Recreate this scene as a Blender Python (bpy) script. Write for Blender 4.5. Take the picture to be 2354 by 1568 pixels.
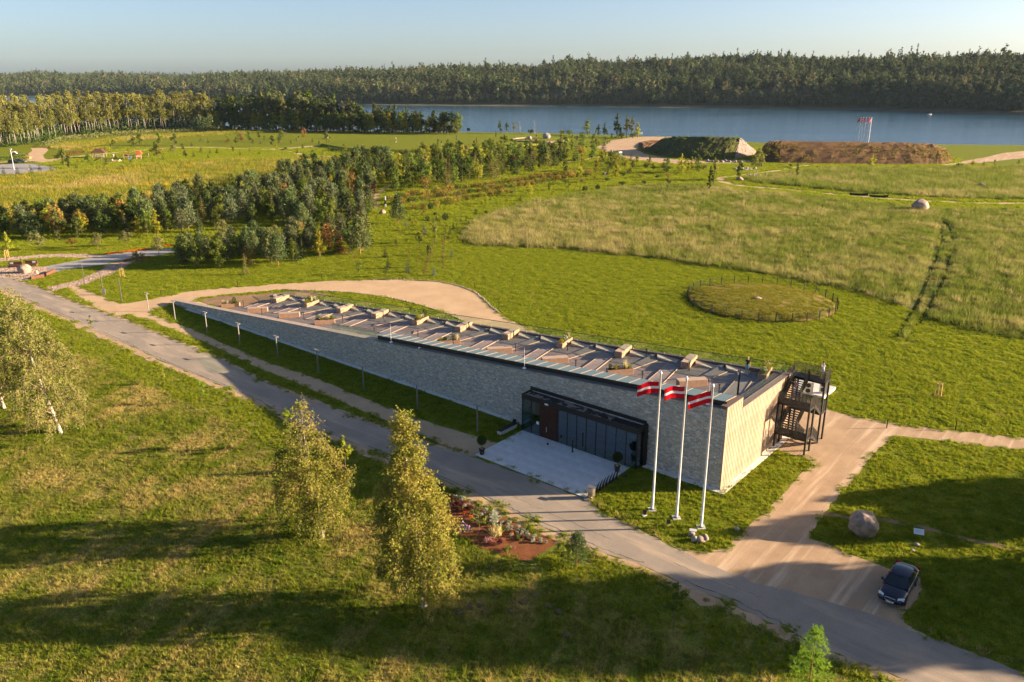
import bpy, bmesh, math, random
import numpy as np
from mathutils import Vector, Matrix, Euler

for o in list(bpy.data.objects):
    bpy.data.objects.remove(o)
scene = bpy.context.scene
COL = scene.collection
R = math.radians
rng = np.random.default_rng(7)
random.seed(7)

# ------------------------------------------------------------------ camera, sky, sun, exposure
CAM_H, PITCH, LENS = 35.0, 18.4, 28.0
cam_d = bpy.data.cameras.new('camera')
cam = bpy.data.objects.new('camera', cam_d)
COL.objects.link(cam)
cam_d.lens, cam_d.sensor_width, cam_d.sensor_fit = LENS, 36.0, 'HORIZONTAL'
cam_d.clip_start, cam_d.clip_end = 1.0, 20000.0
cam.location = (0, 0, CAM_H)
cam.rotation_euler = (R(90 - PITCH), 0, 0)
scene.camera = cam

SUN_EL, SUN_DIR = 14.0, Vector((1.0, 0.051, 0)).normalized()     # horizontal direction towards the sun
world = bpy.data.worlds.new('World')
scene.world = world
world.use_nodes = True
wn = world.node_tree.nodes
sky = wn.new('ShaderNodeTexSky')
sky.sky_type = 'NISHITA'
sky.sun_disc = False
sky.sun_elevation = R(SUN_EL)
sky.sun_rotation = math.atan2(SUN_DIR.x, SUN_DIR.y)
sky.altitude = 100.0
sky.air_density = 0.6
sky.dust_density = 1.6
sky.ozone_density = 1.2
world.node_tree.links.new(sky.outputs[0], wn['Background'].inputs[0])
wn['Background'].inputs[1].default_value = 0.05

sun_d = bpy.data.lights.new('sun', 'SUN')
sun_d.energy = 5.0
sun_d.angle = R(0.5)
sun_d.color = (1.0, 0.75, 0.49)
sun = bpy.data.objects.new('sun', sun_d)
COL.objects.link(sun)
sd = Vector((SUN_DIR.x * math.cos(R(SUN_EL)), SUN_DIR.y * math.cos(R(SUN_EL)), math.sin(R(SUN_EL))))
sun.rotation_euler = sd.to_track_quat('Z', 'Y').to_euler()

vs = scene.view_settings
vs.view_transform, vs.look, vs.gamma, vs.exposure = 'Standard', 'None', 1.0, 2.1
vs.use_curve_mapping = False
scene.cycles.max_bounces = 5
scene.cycles.diffuse_bounces = 2
scene.cycles.glossy_bounces = 3
scene.cycles.transmission_bounces = 4
scene.cycles.transparent_max_bounces = 10
scene.cycles.volume_bounces = 0
scene.cycles.use_denoising = True

# ------------------------------------------------------------------ where things stand: photograph pixel (2354 wide) -> ground point
_F = LENS / 36.0 * 2354.0
_C, _S = math.cos(R(PITCH)), math.sin(R(PITCH))
def W(px, py, z=0.0):
    u, v = (px - 1177) / _F, (py - 784) / _F
    d = (u, _C - v * _S, -_S - v * _C)
    t = (z - CAM_H) / d[2]
    return (d[0] * t, d[1] * t, z)
def WL(pts, z=0.0):
    return [W(p[0], p[1], z)[:2] for p in pts]

# building frame: s runs along the stone wall from the near corner, t across the roof
BX, BY = 18.53, 63.13
E1 = (-0.7686, 0.6398)
E2 = (0.6398, 0.7686)
BROT = math.atan2(-E1[1], -E1[0])
WALL_L = 95.5
def bw(s, t, z=0.0):
    return (BX + E1[0] * s + E2[0] * t, BY + E1[1] * s + E2[1] * t, z)
def zcop(s): return 7.8 - 0.0754 * s
def zdeck(s): return 6.65 - 0.0775 * s
def wback(s): return 15.3 - 0.016 * s

# ------------------------------------------------------------------ mesh and object helpers
class MB:
    def __init__(self):
        self.v, self.f, self.m = [], [], []
    def add(self, verts, faces, mi=0):
        b = len(self.v)
        self.v.extend(tuple(p) for p in verts)
        self.f.extend(tuple(i + b for i in q) for q in faces)
        self.m.extend([mi] * len(faces))
        return self
    def hexa(self, b4, t4, mi=0):
        return self.add(list(b4) + list(t4), [(3, 2, 1, 0), (4, 5, 6, 7), (0, 1, 5, 4), (1, 2, 6, 5), (2, 3, 7, 6), (3, 0, 4, 7)], mi)
    def box(self, x0, x1, y0, y1, z0, z1, mi=0):
        return self.hexa([(x0, y0, z0), (x1, y0, z0), (x1, y1, z0), (x0, y1, z0)], [(x0, y0, z1), (x1, y0, z1), (x1, y1, z1), (x0, y1, z1)], mi)
    def beam(self, p, q, w, h=None, mi=0, up=(0, 0, 1)):
        h = w if h is None else h
        p, q = Vector(p), Vector(q)
        d = (q - p).normalized()
        u = Vector(up)
        if abs(d.dot(u)) > 0.98: u = Vector((1, 0, 0))
        a = d.cross(u).normalized() * (w / 2)
        b = a.cross(d).normalized() * (h / 2)
        return self.hexa([p - a - b, p + a - b, p + a + b, p - a + b], [q - a - b, q + a - b, q + a + b, q - a + b], mi)
    def tube(self, pts, radii, n=6, mi=0, cap=True):
        pts = [Vector(p) for p in pts]
        if not hasattr(radii, '__len__'): radii = [radii] * len(pts)
        base = len(self.v)
        for i, p in enumerate(pts):
            d = (pts[min(i + 1, len(pts) - 1)] - pts[max(i - 1, 0)]).normalized()
            u = Vector((1, 0, 0)) if abs(d.z) > 0.8 else Vector((0, 0, 1))
            a = d.cross(u).normalized(); b = d.cross(a)
            for k in range(n):
                t = 2 * math.pi * k / n
                self.v.append(tuple(p + (a * math.cos(t) + b * math.sin(t)) * radii[i]))
        for i in range(len(pts) - 1):
            for k in range(n):
                self.f.append((base + i * n + k, base + i * n + (k + 1) % n, base + (i + 1) * n + (k + 1) % n, base + (i + 1) * n + k)); self.m.append(mi)
        if cap:
            self.f.append(tuple(base + k for k in range(n))); self.m.append(mi)
            e = base + (len(pts) - 1) * n
            self.f.append(tuple(e + k for k in reversed(range(n)))); self.m.append(mi)
        return self
    def lathe(self, prof, n=12, mi=0, c=(0, 0)):
        base = len(self.v)
        for r, z in prof:
            for k in range(n):
                t = 2 * math.pi * k / n
                self.v.append((c[0] + r * math.cos(t), c[1] + r * math.sin(t), z))
        for i in range(len(prof) - 1):
            for k in range(n):
                self.f.append((base + i * n + k, base + i * n + (k + 1) % n, base + (i + 1) * n + (k + 1) % n, base + (i + 1) * n + k)); self.m.append(mi)
        self.f.append(tuple(base + (len(prof) - 1) * n + k for k in range(n))); self.m.append(mi)
        self.f.append(tuple(base + k for k in reversed(range(n)))); self.m.append(mi)
        return self
    def cards(self, P, U, V, mi=0):
        """rhombic leaf cards: centres P, half axes U, V (numpy n x 3)"""
        b = len(self.v); n = len(P)
        q = np.stack([P - U, P - V, P + U, P + V], 1).reshape(-1, 3)
        self.v.extend(map(tuple, q.tolist()))
        self.f.extend([(b + 4 * i, b + 4 * i + 1, b + 4 * i + 2, b + 4 * i + 3) for i in range(n)])
        self.m.extend([mi] * n)
        return self
    def tris(self, A, B, C, mi=0):
        b = len(self.v); n = len(A)
        q = np.stack([A, B, C], 1).reshape(-1, 3)
        self.v.extend(map(tuple, q.tolist()))
        self.f.extend([(b + 3 * i, b + 3 * i + 1, b + 3 * i + 2) for i in range(n)])
        self.m.extend([mi] * n)
        return self
    def mesh(self, name, mats, smooth=False):
        me = bpy.data.meshes.new(name)
        me.from_pydata(self.v, [], self.f)
        for m in (mats if isinstance(mats, (list, tuple)) else [mats]): me.materials.append(m)
        me.polygons.foreach_set('material_index', self.m)
        if smooth: me.polygons.foreach_set('use_smooth', [True] * len(self.f))
        me.update()
        return me
    def build(self, name, mats, parent=None, smooth=False, kind=None):
        return obj(name, self.mesh(name, mats, smooth), parent, kind)

def obj(name, me, parent=None, kind=None):
    o = bpy.data.objects.new(name, me)
    COL.objects.link(o)
    if parent is not None: o.parent = parent
    if kind: o['kind'] = kind
    return o
def tag(o, label, cat=None, group=None, kind=None):
    o['label'] = label
    if cat: o['category'] = cat
    if group: o['group'] = group
    if kind: o['kind'] = kind
    return o
def thing(name, label, cat, loc=(0, 0, 0), rotz=0.0, group=None, scale=1.0):
    o = bpy.data.objects.new(name, None)
    COL.objects.link(o)
    o.empty_display_size = 0.2
    o.location = loc; o.rotation_euler = (0, 0, rotz); o.scale = (scale,) * 3
    return tag(o, label, cat, group)
ORD = ['first', 'second', 'third', 'fourth', 'fifth', 'sixth', 'seventh', 'eighth', 'ninth', 'tenth', 'eleventh', 'twelfth', 'thirteenth', 'fourteenth', 'fifteenth', 'sixteenth', 'seventeenth', 'eighteenth', 'nineteenth', 'twentieth',
       'twenty-first', 'twenty-second', 'twenty-third', 'twenty-fourth', 'twenty-fifth', 'twenty-sixth', 'twenty-seventh', 'twenty-eighth', 'twenty-ninth', 'thirtieth']

# ------------------------------------------------------------------ materials
class NT:
    def __init__(self, name):
        self.mat = bpy.data.materials.new(name); self.mat.use_nodes = True
        self.t = self.mat.node_tree; self.t.nodes.clear()
        self.out = self.t.nodes.new('ShaderNodeOutputMaterial')
    def n(self, kind, **kw):
        x = self.t.nodes.new('ShaderNode' + kind)
        for k, v in kw.items(): setattr(x, k, v)
        return x
    def link(self, a, b): self.t.links.new(a, b)
    def val(self, sock, v):
        if hasattr(v, 'is_output') or isinstance(v, bpy.types.NodeSocket): self.link(v, sock)
        elif isinstance(v, (tuple, list)) and len(v) == 3 and sock.type == 'RGBA': sock.default_value = (*v, 1)
        else: sock.default_value = v
    def pos(self): return self.n('NewGeometry').outputs['Position']
    def objc(self): return self.n('TexCoord').outputs['Object']
    def mapping(self, vec, scale=(1, 1, 1), rot=(0, 0, 0)):
        if any(rot):                       # turn first, then stretch
            m = self.n('Mapping'); self.link(vec, m.inputs[0]); m.inputs['Rotation'].default_value = rot; vec = m.outputs[0]
        m = self.n('Mapping'); self.link(vec, m.inputs[0]); m.inputs['Scale'].default_value = scale
        return m.outputs[0]
    def noise(self, vec, scale, detail=3, rough=0.55):
        x = self.n('TexNoise'); self.link(vec, x.inputs['Vector']); x.inputs['Scale'].default_value = scale
        x.inputs['Detail'].default_value = detail; x.inputs['Roughness'].default_value = rough
        return x.outputs[0]
    def ramp(self, v, lo, hi, a=0.0, b=1.0):
        x = self.n('MapRange', interpolation_type='SMOOTHSTEP'); self.val(x.inputs[0], v)
        for i, q in enumerate((lo, hi, a, b)): self.val(x.inputs[1 + i], q)
        return x.outputs[0]
    def mix(self, f, a, b):
        x = self.n('Mix', data_type='RGBA'); self.val(x.inputs[0], f); self.val(x.inputs[6], a); self.val(x.inputs[7], b)
        return x.outputs[2]
    def math(self, op, a, b=0.0):
        x = self.n('Math', operation=op); self.val(x.inputs[0], a); self.val(x.inputs[1], b)
        return x.outputs[0]
    def bump(self, h, strength=0.5, dist=0.02):
        x = self.n('Bump'); self.link(h, x.inputs['Height']); x.inputs['Strength'].default_value = strength; x.inputs['Distance'].default_value = dist
        return x.outputs[0]
    def principled(self, col, rough=0.8, normal=None, metallic=0.0, spec=0.3):
        p = self.n('BsdfPrincipled'); self.val(p.inputs['Base Color'], col); self.val(p.inputs['Roughness'], rough)
        p.inputs['Metallic'].default_value = metallic; p.inputs['Specular IOR Level'].default_value = spec
        if normal is not None: self.link(normal, p.inputs['Normal'])
        self.link(p.outputs[0], self.out.inputs[0])
        return self.mat
    def leafy(self, col, trans=0.4, normal=None):
        d = self.n('BsdfDiffuse'); self.val(d.inputs[0], col)
        t = self.n('BsdfTranslucent'); self.val(t.inputs[0], col)
        m = self.n('MixShader'); m.inputs[0].default_value = trans
        self.link(d.outputs[0], m.inputs[1]); self.link(t.outputs[0], m.inputs[2]); self.link(m.outputs[0], self.out.inputs[0])
        return self.mat

def plain(name, col, rough=0.7, col2=None, scale=4.0, metallic=0.0, bump=0.0, bscale=30.0, spec=0.3, world_space=False, objvar=0.0):
    t = NT(name); v = t.pos() if world_space else t.objc()
    c = col
    if col2: c = t.mix(t.ramp(t.noise(v, scale, 4), 0.35, 0.65), col, col2)
    if objvar:
        r = t.n('ObjectInfo').outputs['Random']
        h = t.n('HueSaturation'); t.val(h.inputs['Color'], c); t.link(t.ramp(r, 0, 1, 1 - objvar, 1 + objvar), h.inputs['Value']); c = h.outputs[0]
    nm = t.bump(t.noise(v, bscale, 3), bump, 0.02) if bump else None
    return t.principled(c, rough, nm, metallic, spec)

def leafmat(name, c1, c2, trans=0.4, scale=0.8, var=0.25, hue=0.02):
    t = NT(name); v = t.objc()
    c = t.mix(t.ramp(t.noise(v, scale, 2), 0.35, 0.65), c1, c2)
    r = t.n('ObjectInfo').outputs['Random']
    h = t.n('HueSaturation'); t.val(h.inputs['Color'], c)
    t.link(t.ramp(r, 0, 1, 1 - var, 1 + var), h.inputs['Value'])
    t.link(t.ramp(t.math('FRACT', t.math('MULTIPLY', r, 7.3)), 0, 1, 0.5 - hue, 0.5 + hue), h.inputs['Hue'])
    return t.leafy(h.outputs[0], trans)

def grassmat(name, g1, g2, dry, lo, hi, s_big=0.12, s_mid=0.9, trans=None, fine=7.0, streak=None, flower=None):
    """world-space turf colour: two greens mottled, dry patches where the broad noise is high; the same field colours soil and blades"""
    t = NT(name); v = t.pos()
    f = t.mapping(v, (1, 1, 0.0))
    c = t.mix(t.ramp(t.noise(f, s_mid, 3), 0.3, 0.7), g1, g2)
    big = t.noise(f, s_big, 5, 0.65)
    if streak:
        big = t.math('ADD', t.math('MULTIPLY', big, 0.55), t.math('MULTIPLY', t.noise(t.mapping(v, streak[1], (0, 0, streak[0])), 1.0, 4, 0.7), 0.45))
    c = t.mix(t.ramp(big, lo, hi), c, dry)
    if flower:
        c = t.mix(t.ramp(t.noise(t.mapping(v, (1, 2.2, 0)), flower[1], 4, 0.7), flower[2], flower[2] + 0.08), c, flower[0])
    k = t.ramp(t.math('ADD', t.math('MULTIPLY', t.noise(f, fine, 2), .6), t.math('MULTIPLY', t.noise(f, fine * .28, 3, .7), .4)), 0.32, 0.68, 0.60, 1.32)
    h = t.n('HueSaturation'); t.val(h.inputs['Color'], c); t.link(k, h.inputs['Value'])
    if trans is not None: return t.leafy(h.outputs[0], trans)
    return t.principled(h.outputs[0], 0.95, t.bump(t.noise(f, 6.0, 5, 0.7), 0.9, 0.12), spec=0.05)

M = {}
GL1, GL2, GDRY = (0.115, 0.150, 0.010), (0.170, 0.190, 0.017), (0.25, 0.20, 0.06)
M['lawn'] = grassmat('lawn_soil', GL1, GL2, GDRY, 0.62, 0.80)
M['lawn_blade'] = grassmat('lawn_blade', (0.189, 0.254, 0.017), (0.297, 0.326, 0.029), (0.435, 0.362, 0.102), 0.62, 0.80, trans=0.45)
ST = (R(-72), (0.09, 0.55, 0))
M['rough_soil'] = grassmat('rough_soil', (0.094, 0.131, 0.015), (0.163, 0.175, 0.031), (0.288, 0.231, 0.081), 0.45, 0.66, 0.10, 0.7, streak=ST)
M['rough_blade'] = grassmat('rough_blade', (0.147, 0.217, 0.017), (0.259, 0.280, 0.039), (0.490, 0.392, 0.140), 0.45, 0.63, 0.10, 0.7, trans=0.45, streak=ST)
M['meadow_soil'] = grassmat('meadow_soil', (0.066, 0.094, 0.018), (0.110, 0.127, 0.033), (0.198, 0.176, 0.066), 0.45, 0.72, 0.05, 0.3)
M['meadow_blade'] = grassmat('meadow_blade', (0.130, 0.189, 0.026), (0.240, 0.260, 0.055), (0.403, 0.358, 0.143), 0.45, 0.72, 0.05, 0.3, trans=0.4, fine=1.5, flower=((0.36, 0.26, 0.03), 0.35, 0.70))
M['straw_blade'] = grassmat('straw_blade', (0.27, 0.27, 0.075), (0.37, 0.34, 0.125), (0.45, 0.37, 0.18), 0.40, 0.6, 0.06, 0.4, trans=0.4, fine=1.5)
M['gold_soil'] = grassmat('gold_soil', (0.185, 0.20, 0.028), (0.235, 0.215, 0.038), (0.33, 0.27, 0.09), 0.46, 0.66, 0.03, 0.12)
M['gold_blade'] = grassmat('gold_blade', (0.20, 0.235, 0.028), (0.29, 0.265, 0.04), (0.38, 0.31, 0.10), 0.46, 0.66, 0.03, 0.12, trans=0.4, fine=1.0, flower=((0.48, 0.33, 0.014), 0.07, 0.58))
M['bark_white'] = plain('birch_bark', (0.46, 0.42, 0.37), 0.8, (0.15, 0.125, 0.11), 3.5)
M['bark'] = plain('bark', (0.13, 0.085, 0.055), 0.9, (0.20, 0.12, 0.075), 5)
M['bark_pine'] = plain('pine_bark', (0.30, 0.13, 0.06), 0.9, (0.20, 0.10, 0.06), 4)

def gravelmat(name, c1, c2, c3, scale=0.5, streak=None, grain=26):
    t = NT(name); v = t.pos()
    a = t.noise(v, scale, 5, 0.65)
    c = t.mix(t.ramp(a, 0.35, 0.68), c1, c2)
    if streak:
        s = t.noise(t.mapping(v, (streak[1], streak[2], 1), (0, 0, streak[0])), 1.0, 4, 0.6)
        c = t.mix(t.ramp(s, 0.46, 0.72), c, c3)
    else:
        c = t.mix(t.ramp(t.noise(v, scale * 3.1, 4), 0.55, 0.8), c, c3)
    g = t.noise(v, grain, 2)
    h = t.n('HueSaturation'); t.val(h.inputs['Color'], c); t.link(t.ramp(g, 0.2, 0.8, 0.72, 1.25), h.inputs['Value'])
    return t.principled(h.outputs[0], 0.95, t.bump(g, 0.5, 0.03), spec=0.1)
M['gravel'] = gravelmat('gravel', (0.42, 0.30, 0.19), (0.48, 0.35, 0.225), (0.39, 0.28, 0.18), 0.25)
M['gravel_dirt'] = gravelmat('gravel_dirt', (0.34, 0.24, 0.155), (0.41, 0.295, 0.195), (0.55, 0.42, 0.30), 0.35, (R(-50), 0.07, 1.0))
M['shoulder'] = gravelmat('sandy_shoulder', (0.36, 0.25, 0.16), (0.45, 0.33, 0.22), (0.27, 0.20, 0.11), 0.6)
M['asphalt'] = gravelmat('asphalt', (0.245, 0.215, 0.185), (0.30, 0.26, 0.22), (0.40, 0.325, 0.25), 0.22, (R(39.8), 0.10, 0.6), 40)
M['mulch'] = gravelmat('mulch', (0.15, 0.058, 0.026), (0.21, 0.085, 0.038), (0.09, 0.036, 0.02), 1.2, None, 18)
M['soil'] = gravelmat('bare_soil', (0.20, 0.135, 0.085), (0.27, 0.18, 0.11), (0.12, 0.12, 0.03), 0.3)
M['concrete'] = plain('concrete', (0.50, 0.50, 0.49), 0.8, (0.56, 0.55, 0.53), 0.8, bump=0.15, bscale=40)
M['paving'] = plain('paving_concrete', (0.52, 0.535, 0.545), 0.75, (0.60, 0.605, 0.60), 0.7, bump=0.1, bscale=50, objvar=0.035)
M['white_plinth'] = plain('white_plinth', (0.70, 0.69, 0.66), 0.7)
M['black_metal'] = plain('black_metal', (0.018, 0.017, 0.016), 0.45, spec=0.4)
M['brown_cap'] = plain('brown_cap', (0.12, 0.09, 0.075), 0.5)
M['grey_metal'] = plain('grey_metal', (0.22, 0.215, 0.21), 0.45, metallic=0.5)
M['steel'] = plain('brushed_steel', (0.55, 0.50, 0.44), 0.3, metallic=0.9)
M['white_paint'] = plain('white_paint', (0.80, 0.80, 0.80), 0.35)
t_ = NT('carmine_cloth'); M['red_cloth'] = t_.leafy((0.60, 0.012, 0.020), .4)
t_ = NT('white_cloth'); M['white_cloth'] = t_.leafy((0.80, 0.78, 0.78), .4)
M['timber'] = plain('larch_batten', (0.36, 0.255, 0.18), 0.8, (0.43, 0.315, 0.23), 1.5, objvar=0.10)
M['timber_back'] = plain('larch_gap', (0.15, 0.08, 0.04), 0.9)
DK = [(0.195, 0.168, 0.165), (0.235, 0.203, 0.20), (0.172, 0.152, 0.152), (0.255, 0.215, 0.205)]
M['decks'] = [plain('deck_board_wood', c, 0.75, tuple(x * 0.82 for x in c), 3.0) for c in DK]
M['ramp_wood'] = plain('ramp_wood', (0.50, 0.41, 0.33), 0.8, (0.42, 0.34, 0.27), 2.0)
M['edge_wood'] = plain('step_edge_wood', (0.34, 0.24, 0.175), 0.8)
M['slat_wood'] = plain('slat_wood', (0.44, 0.275, 0.185), 0.8, (0.52, 0.345, 0.245), 3)
M['lid_wood'] = plain('lid_wood', (0.42, 0.32, 0.25), 0.8, (0.36, 0.27, 0.21), 3)
M['coping_wood'] = plain('coping_wood', (0.46, 0.37, 0.30), 0.75, (0.38, 0.31, 0.26), 2)
M['stones'] = [plain('wall_stone', c, 0.85, tuple(x * 0.8 for x in c), 3.0, bump=0.4, bscale=14) for c in ((0.50, 0.485, 0.445), (0.58, 0.545, 0.475), (0.40, 0.395, 0.38), (0.53, 0.47, 0.385), (0.68, 0.645, 0.58))]
M['mortar'] = plain('mortar', (0.22, 0.21, 0.195), 0.95)
M['granite'] = plain('granite', (0.34, 0.25, 0.20), 0.8, (0.20, 0.165, 0.145), 2.2, bump=0.6, bscale=9)
M['granite_light'] = plain('granite_light', (0.34, 0.255, 0.205), 0.8, (0.25, 0.19, 0.16), 3, bump=0.4, bscale=9)
M['granite_grey'] = plain('granite_grey', (0.30, 0.285, 0.27), 0.8, (0.20, 0.195, 0.19), 3, bump=0.4, bscale=9)
M['rust'] = plain('rust_steel', (0.15, 0.062, 0.036), 0.8, (0.105, 0.045, 0.03), 4)
M['door_wood'] = plain('dark_door_wood', (0.060, 0.020, 0.011), 0.55, (0.040, 0.014, 0.009), 3)
M['interior'] = plain('dark_interior', (0.06, 0.06, 0.062), 0.9)
M['orange'] = plain('orange_flowers', (0.60, 0.12, 0.01), 0.8, (0.5, 0.07, 0.01), 4)

def glassmat(name, tint, clear=0.8, rough=0.02):
    t = NT(name)
    tr = t.n('BsdfTransparent'); t.val(tr.inputs[0], tint)
    gl = t.n('BsdfGlossy'); gl.inputs['Roughness'].default_value = rough; t.val(gl.inputs[0], (0.9, 0.95, 1.0))
    fr = t.n('LayerWeight'); fr.inputs[0].default_value = 0.5
    m = t.n('MixShader'); t.link(t.math('ADD', t.math('MULTIPLY', t.math('POWER', fr.outputs['Facing'], 4.0), 0.6), max(0.02, 0.9 - clear)), m.inputs[0])
    t.link(tr.outputs[0], m.inputs[1]); t.link(gl.outputs[0], m.inputs[2]); t.link(m.outputs[0], t.out.inputs[0])
    return t.mat
M['glass'] = glassmat('vestibule_glass', (0.50, 0.70, 0.74), 0.74)
M['clear_glass'] = glassmat('balustrade_glass', (0.86, 0.93, 0.90), 0.86)
M['skylight'] = plain('frosted_skylight_glass', (0.12, 0.175, 0.175), 0.3, spec=0.6)

t_ = NT('river_water'); v_ = t_.mapping(t_.pos(), (0.5, 1.5, 1), (0, 0, R(4)))
wbig = t_.noise(t_.mapping(t_.pos(), (0.006, 0.03, 1)), 1.0, 3)
p_ = t_.n('BsdfPrincipled')
t_.val(p_.inputs['Base Color'], (0.026, 0.078, 0.135)); p_.inputs['Roughness'].default_value = 0.12; p_.inputs['IOR'].default_value = 1.33
hsum = t_.math('ADD', t_.noise(v_, 0.35, 4, 0.6), t_.math('MULTIPLY', wbig, 0.0))
bm_ = t_.n('Bump'); t_.link(hsum, bm_.inputs['Height']); t_.link(t_.ramp(wbig, 0.3, 0.7, 0.25, 0.55), bm_.inputs['Strength']); bm_.inputs['Distance'].default_value = 0.6
t_.link(bm_.outputs[0], p_.inputs['Normal']); t_.link(p_.outputs[0], t_.out.inputs[0])
M['water'] = t_.mat

# ------------------------------------------------------------------ terrain
def smooth(t):
    t = np.clip(t, 0, 1); return t * t * (3 - 2 * t)
EDGE_PX = [(-900, 291), (0, 291), (480, 293), (640, 299), (1060, 303.5), (1250, 306), (1350, 309), (1480, 313), (1560, 317), (1760, 328), (2354, 334), (3000, 342)]
EDGE = np.array([W(*q)[:2] for q in EDGE_PX])
WATER_Z = -9.0
def yedge(x): return np.interp(x, EDGE[:, 0], EDGE[:, 1])
MEADOW_C = [(W(1900, 560)[:2], 45, 0.7), (W(1500, 500)[:2], 30, 0.5), (W(2200, 600)[:2], 22, 0.5), (W(2150, 420)[:2], 45, 0.6)]
def ground_h(x, y):
    x = np.asarray(x, float); y = np.asarray(y, float)
    h = -11.0 * smooth((y - yedge(x)) / 28.0)
    return h
ys = np.concatenate([np.linspace(-20, 120, 71), np.linspace(123, 420, 100), np.linspace(424, 720, 110), np.linspace(760, 1000, 7)])
xs = np.concatenate([np.linspace(-1500, -420, 30), np.linspace(-400, 400, 161), np.linspace(430, 1500, 30)])
gx, gy = np.meshgrid(xs, ys)
gz = ground_h(gx, gy)
nx_, ny_ = len(xs), len(ys)
me = bpy.data.meshes.new('ground')
idx = np.arange(nx_ * ny_).reshape(ny_, nx_)
fq = np.stack([idx[:-1, :-1], idx[:-1, 1:], idx[1:, 1:], idx[1:, :-1]], -1).reshape(-1, 4)
me.from_pydata(np.stack([gx, gy, gz], -1).reshape(-1, 3).tolist(), [], fq.tolist())
me.materials.append(M['lawn'])
ground = obj('ground', me, kind='structure'); ground['label'] = 'flat mown parkland running from the drone to the river bank'

mb = MB(); mb.add([(-9000, 380, WATER_Z), (9000, 380, WATER_Z), (9000, 9000, WATER_Z), (-9000, 9000, WATER_Z)], [(0, 1, 2, 3)])
water = mb.build('river', M['water'], kind='structure'); water['label'] = 'broad blue river with fine ripples below the wooded bank'

def jitter_poly(poly, jit, seed, step_rel=0.012, step_min=0.5):
    r = np.random.default_rng(seed); out = []
    n = len(poly)
    for i in range(n):
        a, b = np.array(poly[i]), np.array(poly[(i + 1) % n])
        L = np.linalg.norm(b - a); d = max(np.hypot(*(a + b) / 2), 30)
        k = max(1, int(L / max(step_min, d * step_rel)))
        nrm = np.array([-(b - a)[1], (b - a)[0]]) / (L + 1e-9)
        for j in range(k):
            p = a + (b - a) * j / k
            e = jit if j else jit * 0.2
            out.append(tuple(p + nrm * r.normal(0, e)))
    return out
def spline(pts, n=6):
    """Catmull-Rom through the points (open)"""
    P = [np.array(p, float) for p in pts]; P = [2 * P[0] - P[1]] + P + [2 * P[-1] - P[-2]]
    out = []
    for i in range(1, len(P) - 2):
        for k in range(n):
            t = k / n
            out.append(tuple(0.5 * (2 * P[i] + (P[i + 1] - P[i - 1]) * t + (2 * P[i - 1] - 5 * P[i] + 4 * P[i + 1] - P[i + 2]) * t * t + (3 * P[i] - P[i - 1] - 3 * P[i + 1] + P[i + 2]) * t ** 3)))
    out.append(tuple(P[-2])); return out
PAVED = []          # polygons where no grass grows
def flat_mesh(name, poly, z, mats):
    bm = bmesh.new()
    vs_ = [bm.verts.new((p[0], p[1], z)) for p in poly]
    f = bm.faces.new(vs_)
    if f.normal.z < 0 or f.calc_area() and f.normal.z < 0: bmesh.ops.reverse_faces(bm, faces=[f])
    bm.normal_update()
    if bm.faces[:][0].normal.z < 0: bmesh.ops.reverse_faces(bm, faces=bm.faces[:])
    bmesh.ops.triangulate(bm, faces=bm.faces[:], quad_method='BEAUTY', ngon_method='BEAUTY')
    m_ = bpy.data.meshes.new(name); bm.to_mesh(m_); bm.free()
    m_.materials.append(mats); return m_
def sheet(name, poly, z, m_, label, jit=0.12, seed=1, paved=True, kind='structure'):
    p = jitter_poly(poly, jit, seed) if jit else poly
    o = obj(name, flat_mesh(name, p, z, m_), kind=kind); o['label'] = label
    if paved: PAVED.append(np.array(p))
    return o

# --- the main road with its sandy edges
ROAD_LO = [(-260, 596), (-120, 632), (0, 662), (37, 681), (115, 714), (190, 748), (293, 793), (391, 838), (513, 887), (604, 926), (660, 953), (741, 991), (837, 1029), (893, 1052), (1011, 1100), (1111, 1143), (1200, 1186), (1285, 1226), (1384, 1268), (1480, 1302), (1567, 1342), (1655, 1376), (1728, 1410), (1830, 1457), (1907, 1497), (2042, 1545), (2300, 1660), (2600, 1800)]
ROAD_HI = [(-260, 575), (-120, 604), (0, 633), (37, 645), (98, 666), (129, 681), (190, 703), (244, 723), (293, 739), (342, 760), (415, 789), (502, 825), (584, 867), (652, 898), (755, 936), (857, 975), (905, 991), (994, 1025), (1092, 1052), (1225, 1100), (1345, 1147), (1399, 1186), (1464, 1213), (1540, 1256), (1622, 1296), (1750, 1345), (1859, 1371), (2006, 1413), (2115, 1457), (2225, 1497), (2354, 1545), (2600, 1650), (2800, 1740)]
lo, hi = WL(ROAD_LO), WL(ROAD_HI)
road_poly = lo + hi[::-1]
sheet('road', road_poly, 0.016, M['asphalt'], 'worn grey asphalt lane running diagonally past the building', 0.10, 3)
def off_poly(line, d):
    P = np.array(line); T = np.gradient(P, axis=0); T /= np.linalg.norm(T, axis=1)[:, None]
    return [tuple(q) for q in P + np.stack([-T[:, 1], T[:, 0]], 1) * d]
# lower strip about a metre wide, upper strip a little narrower
lo_out = off_poly(lo, -1.0); hi_out = off_poly(hi, 0.55)
sheet('road_shoulder', lo_out + lo[::-1], 0.006, M['shoulder'], 'sandy crumbling verge along the near side of the asphalt lane', 0.22, 4)
i0 = next(i for i, q in enumerate(ROAD_HI) if q[0] == 1092)
sheet('road_shoulder', hi[:i0 + 1] + hi_out[:i0 + 1][::-1], 0.006, M['shoulder'], 'thin sandy verge along the far side of the asphalt lane', 0.12, 5)

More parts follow.
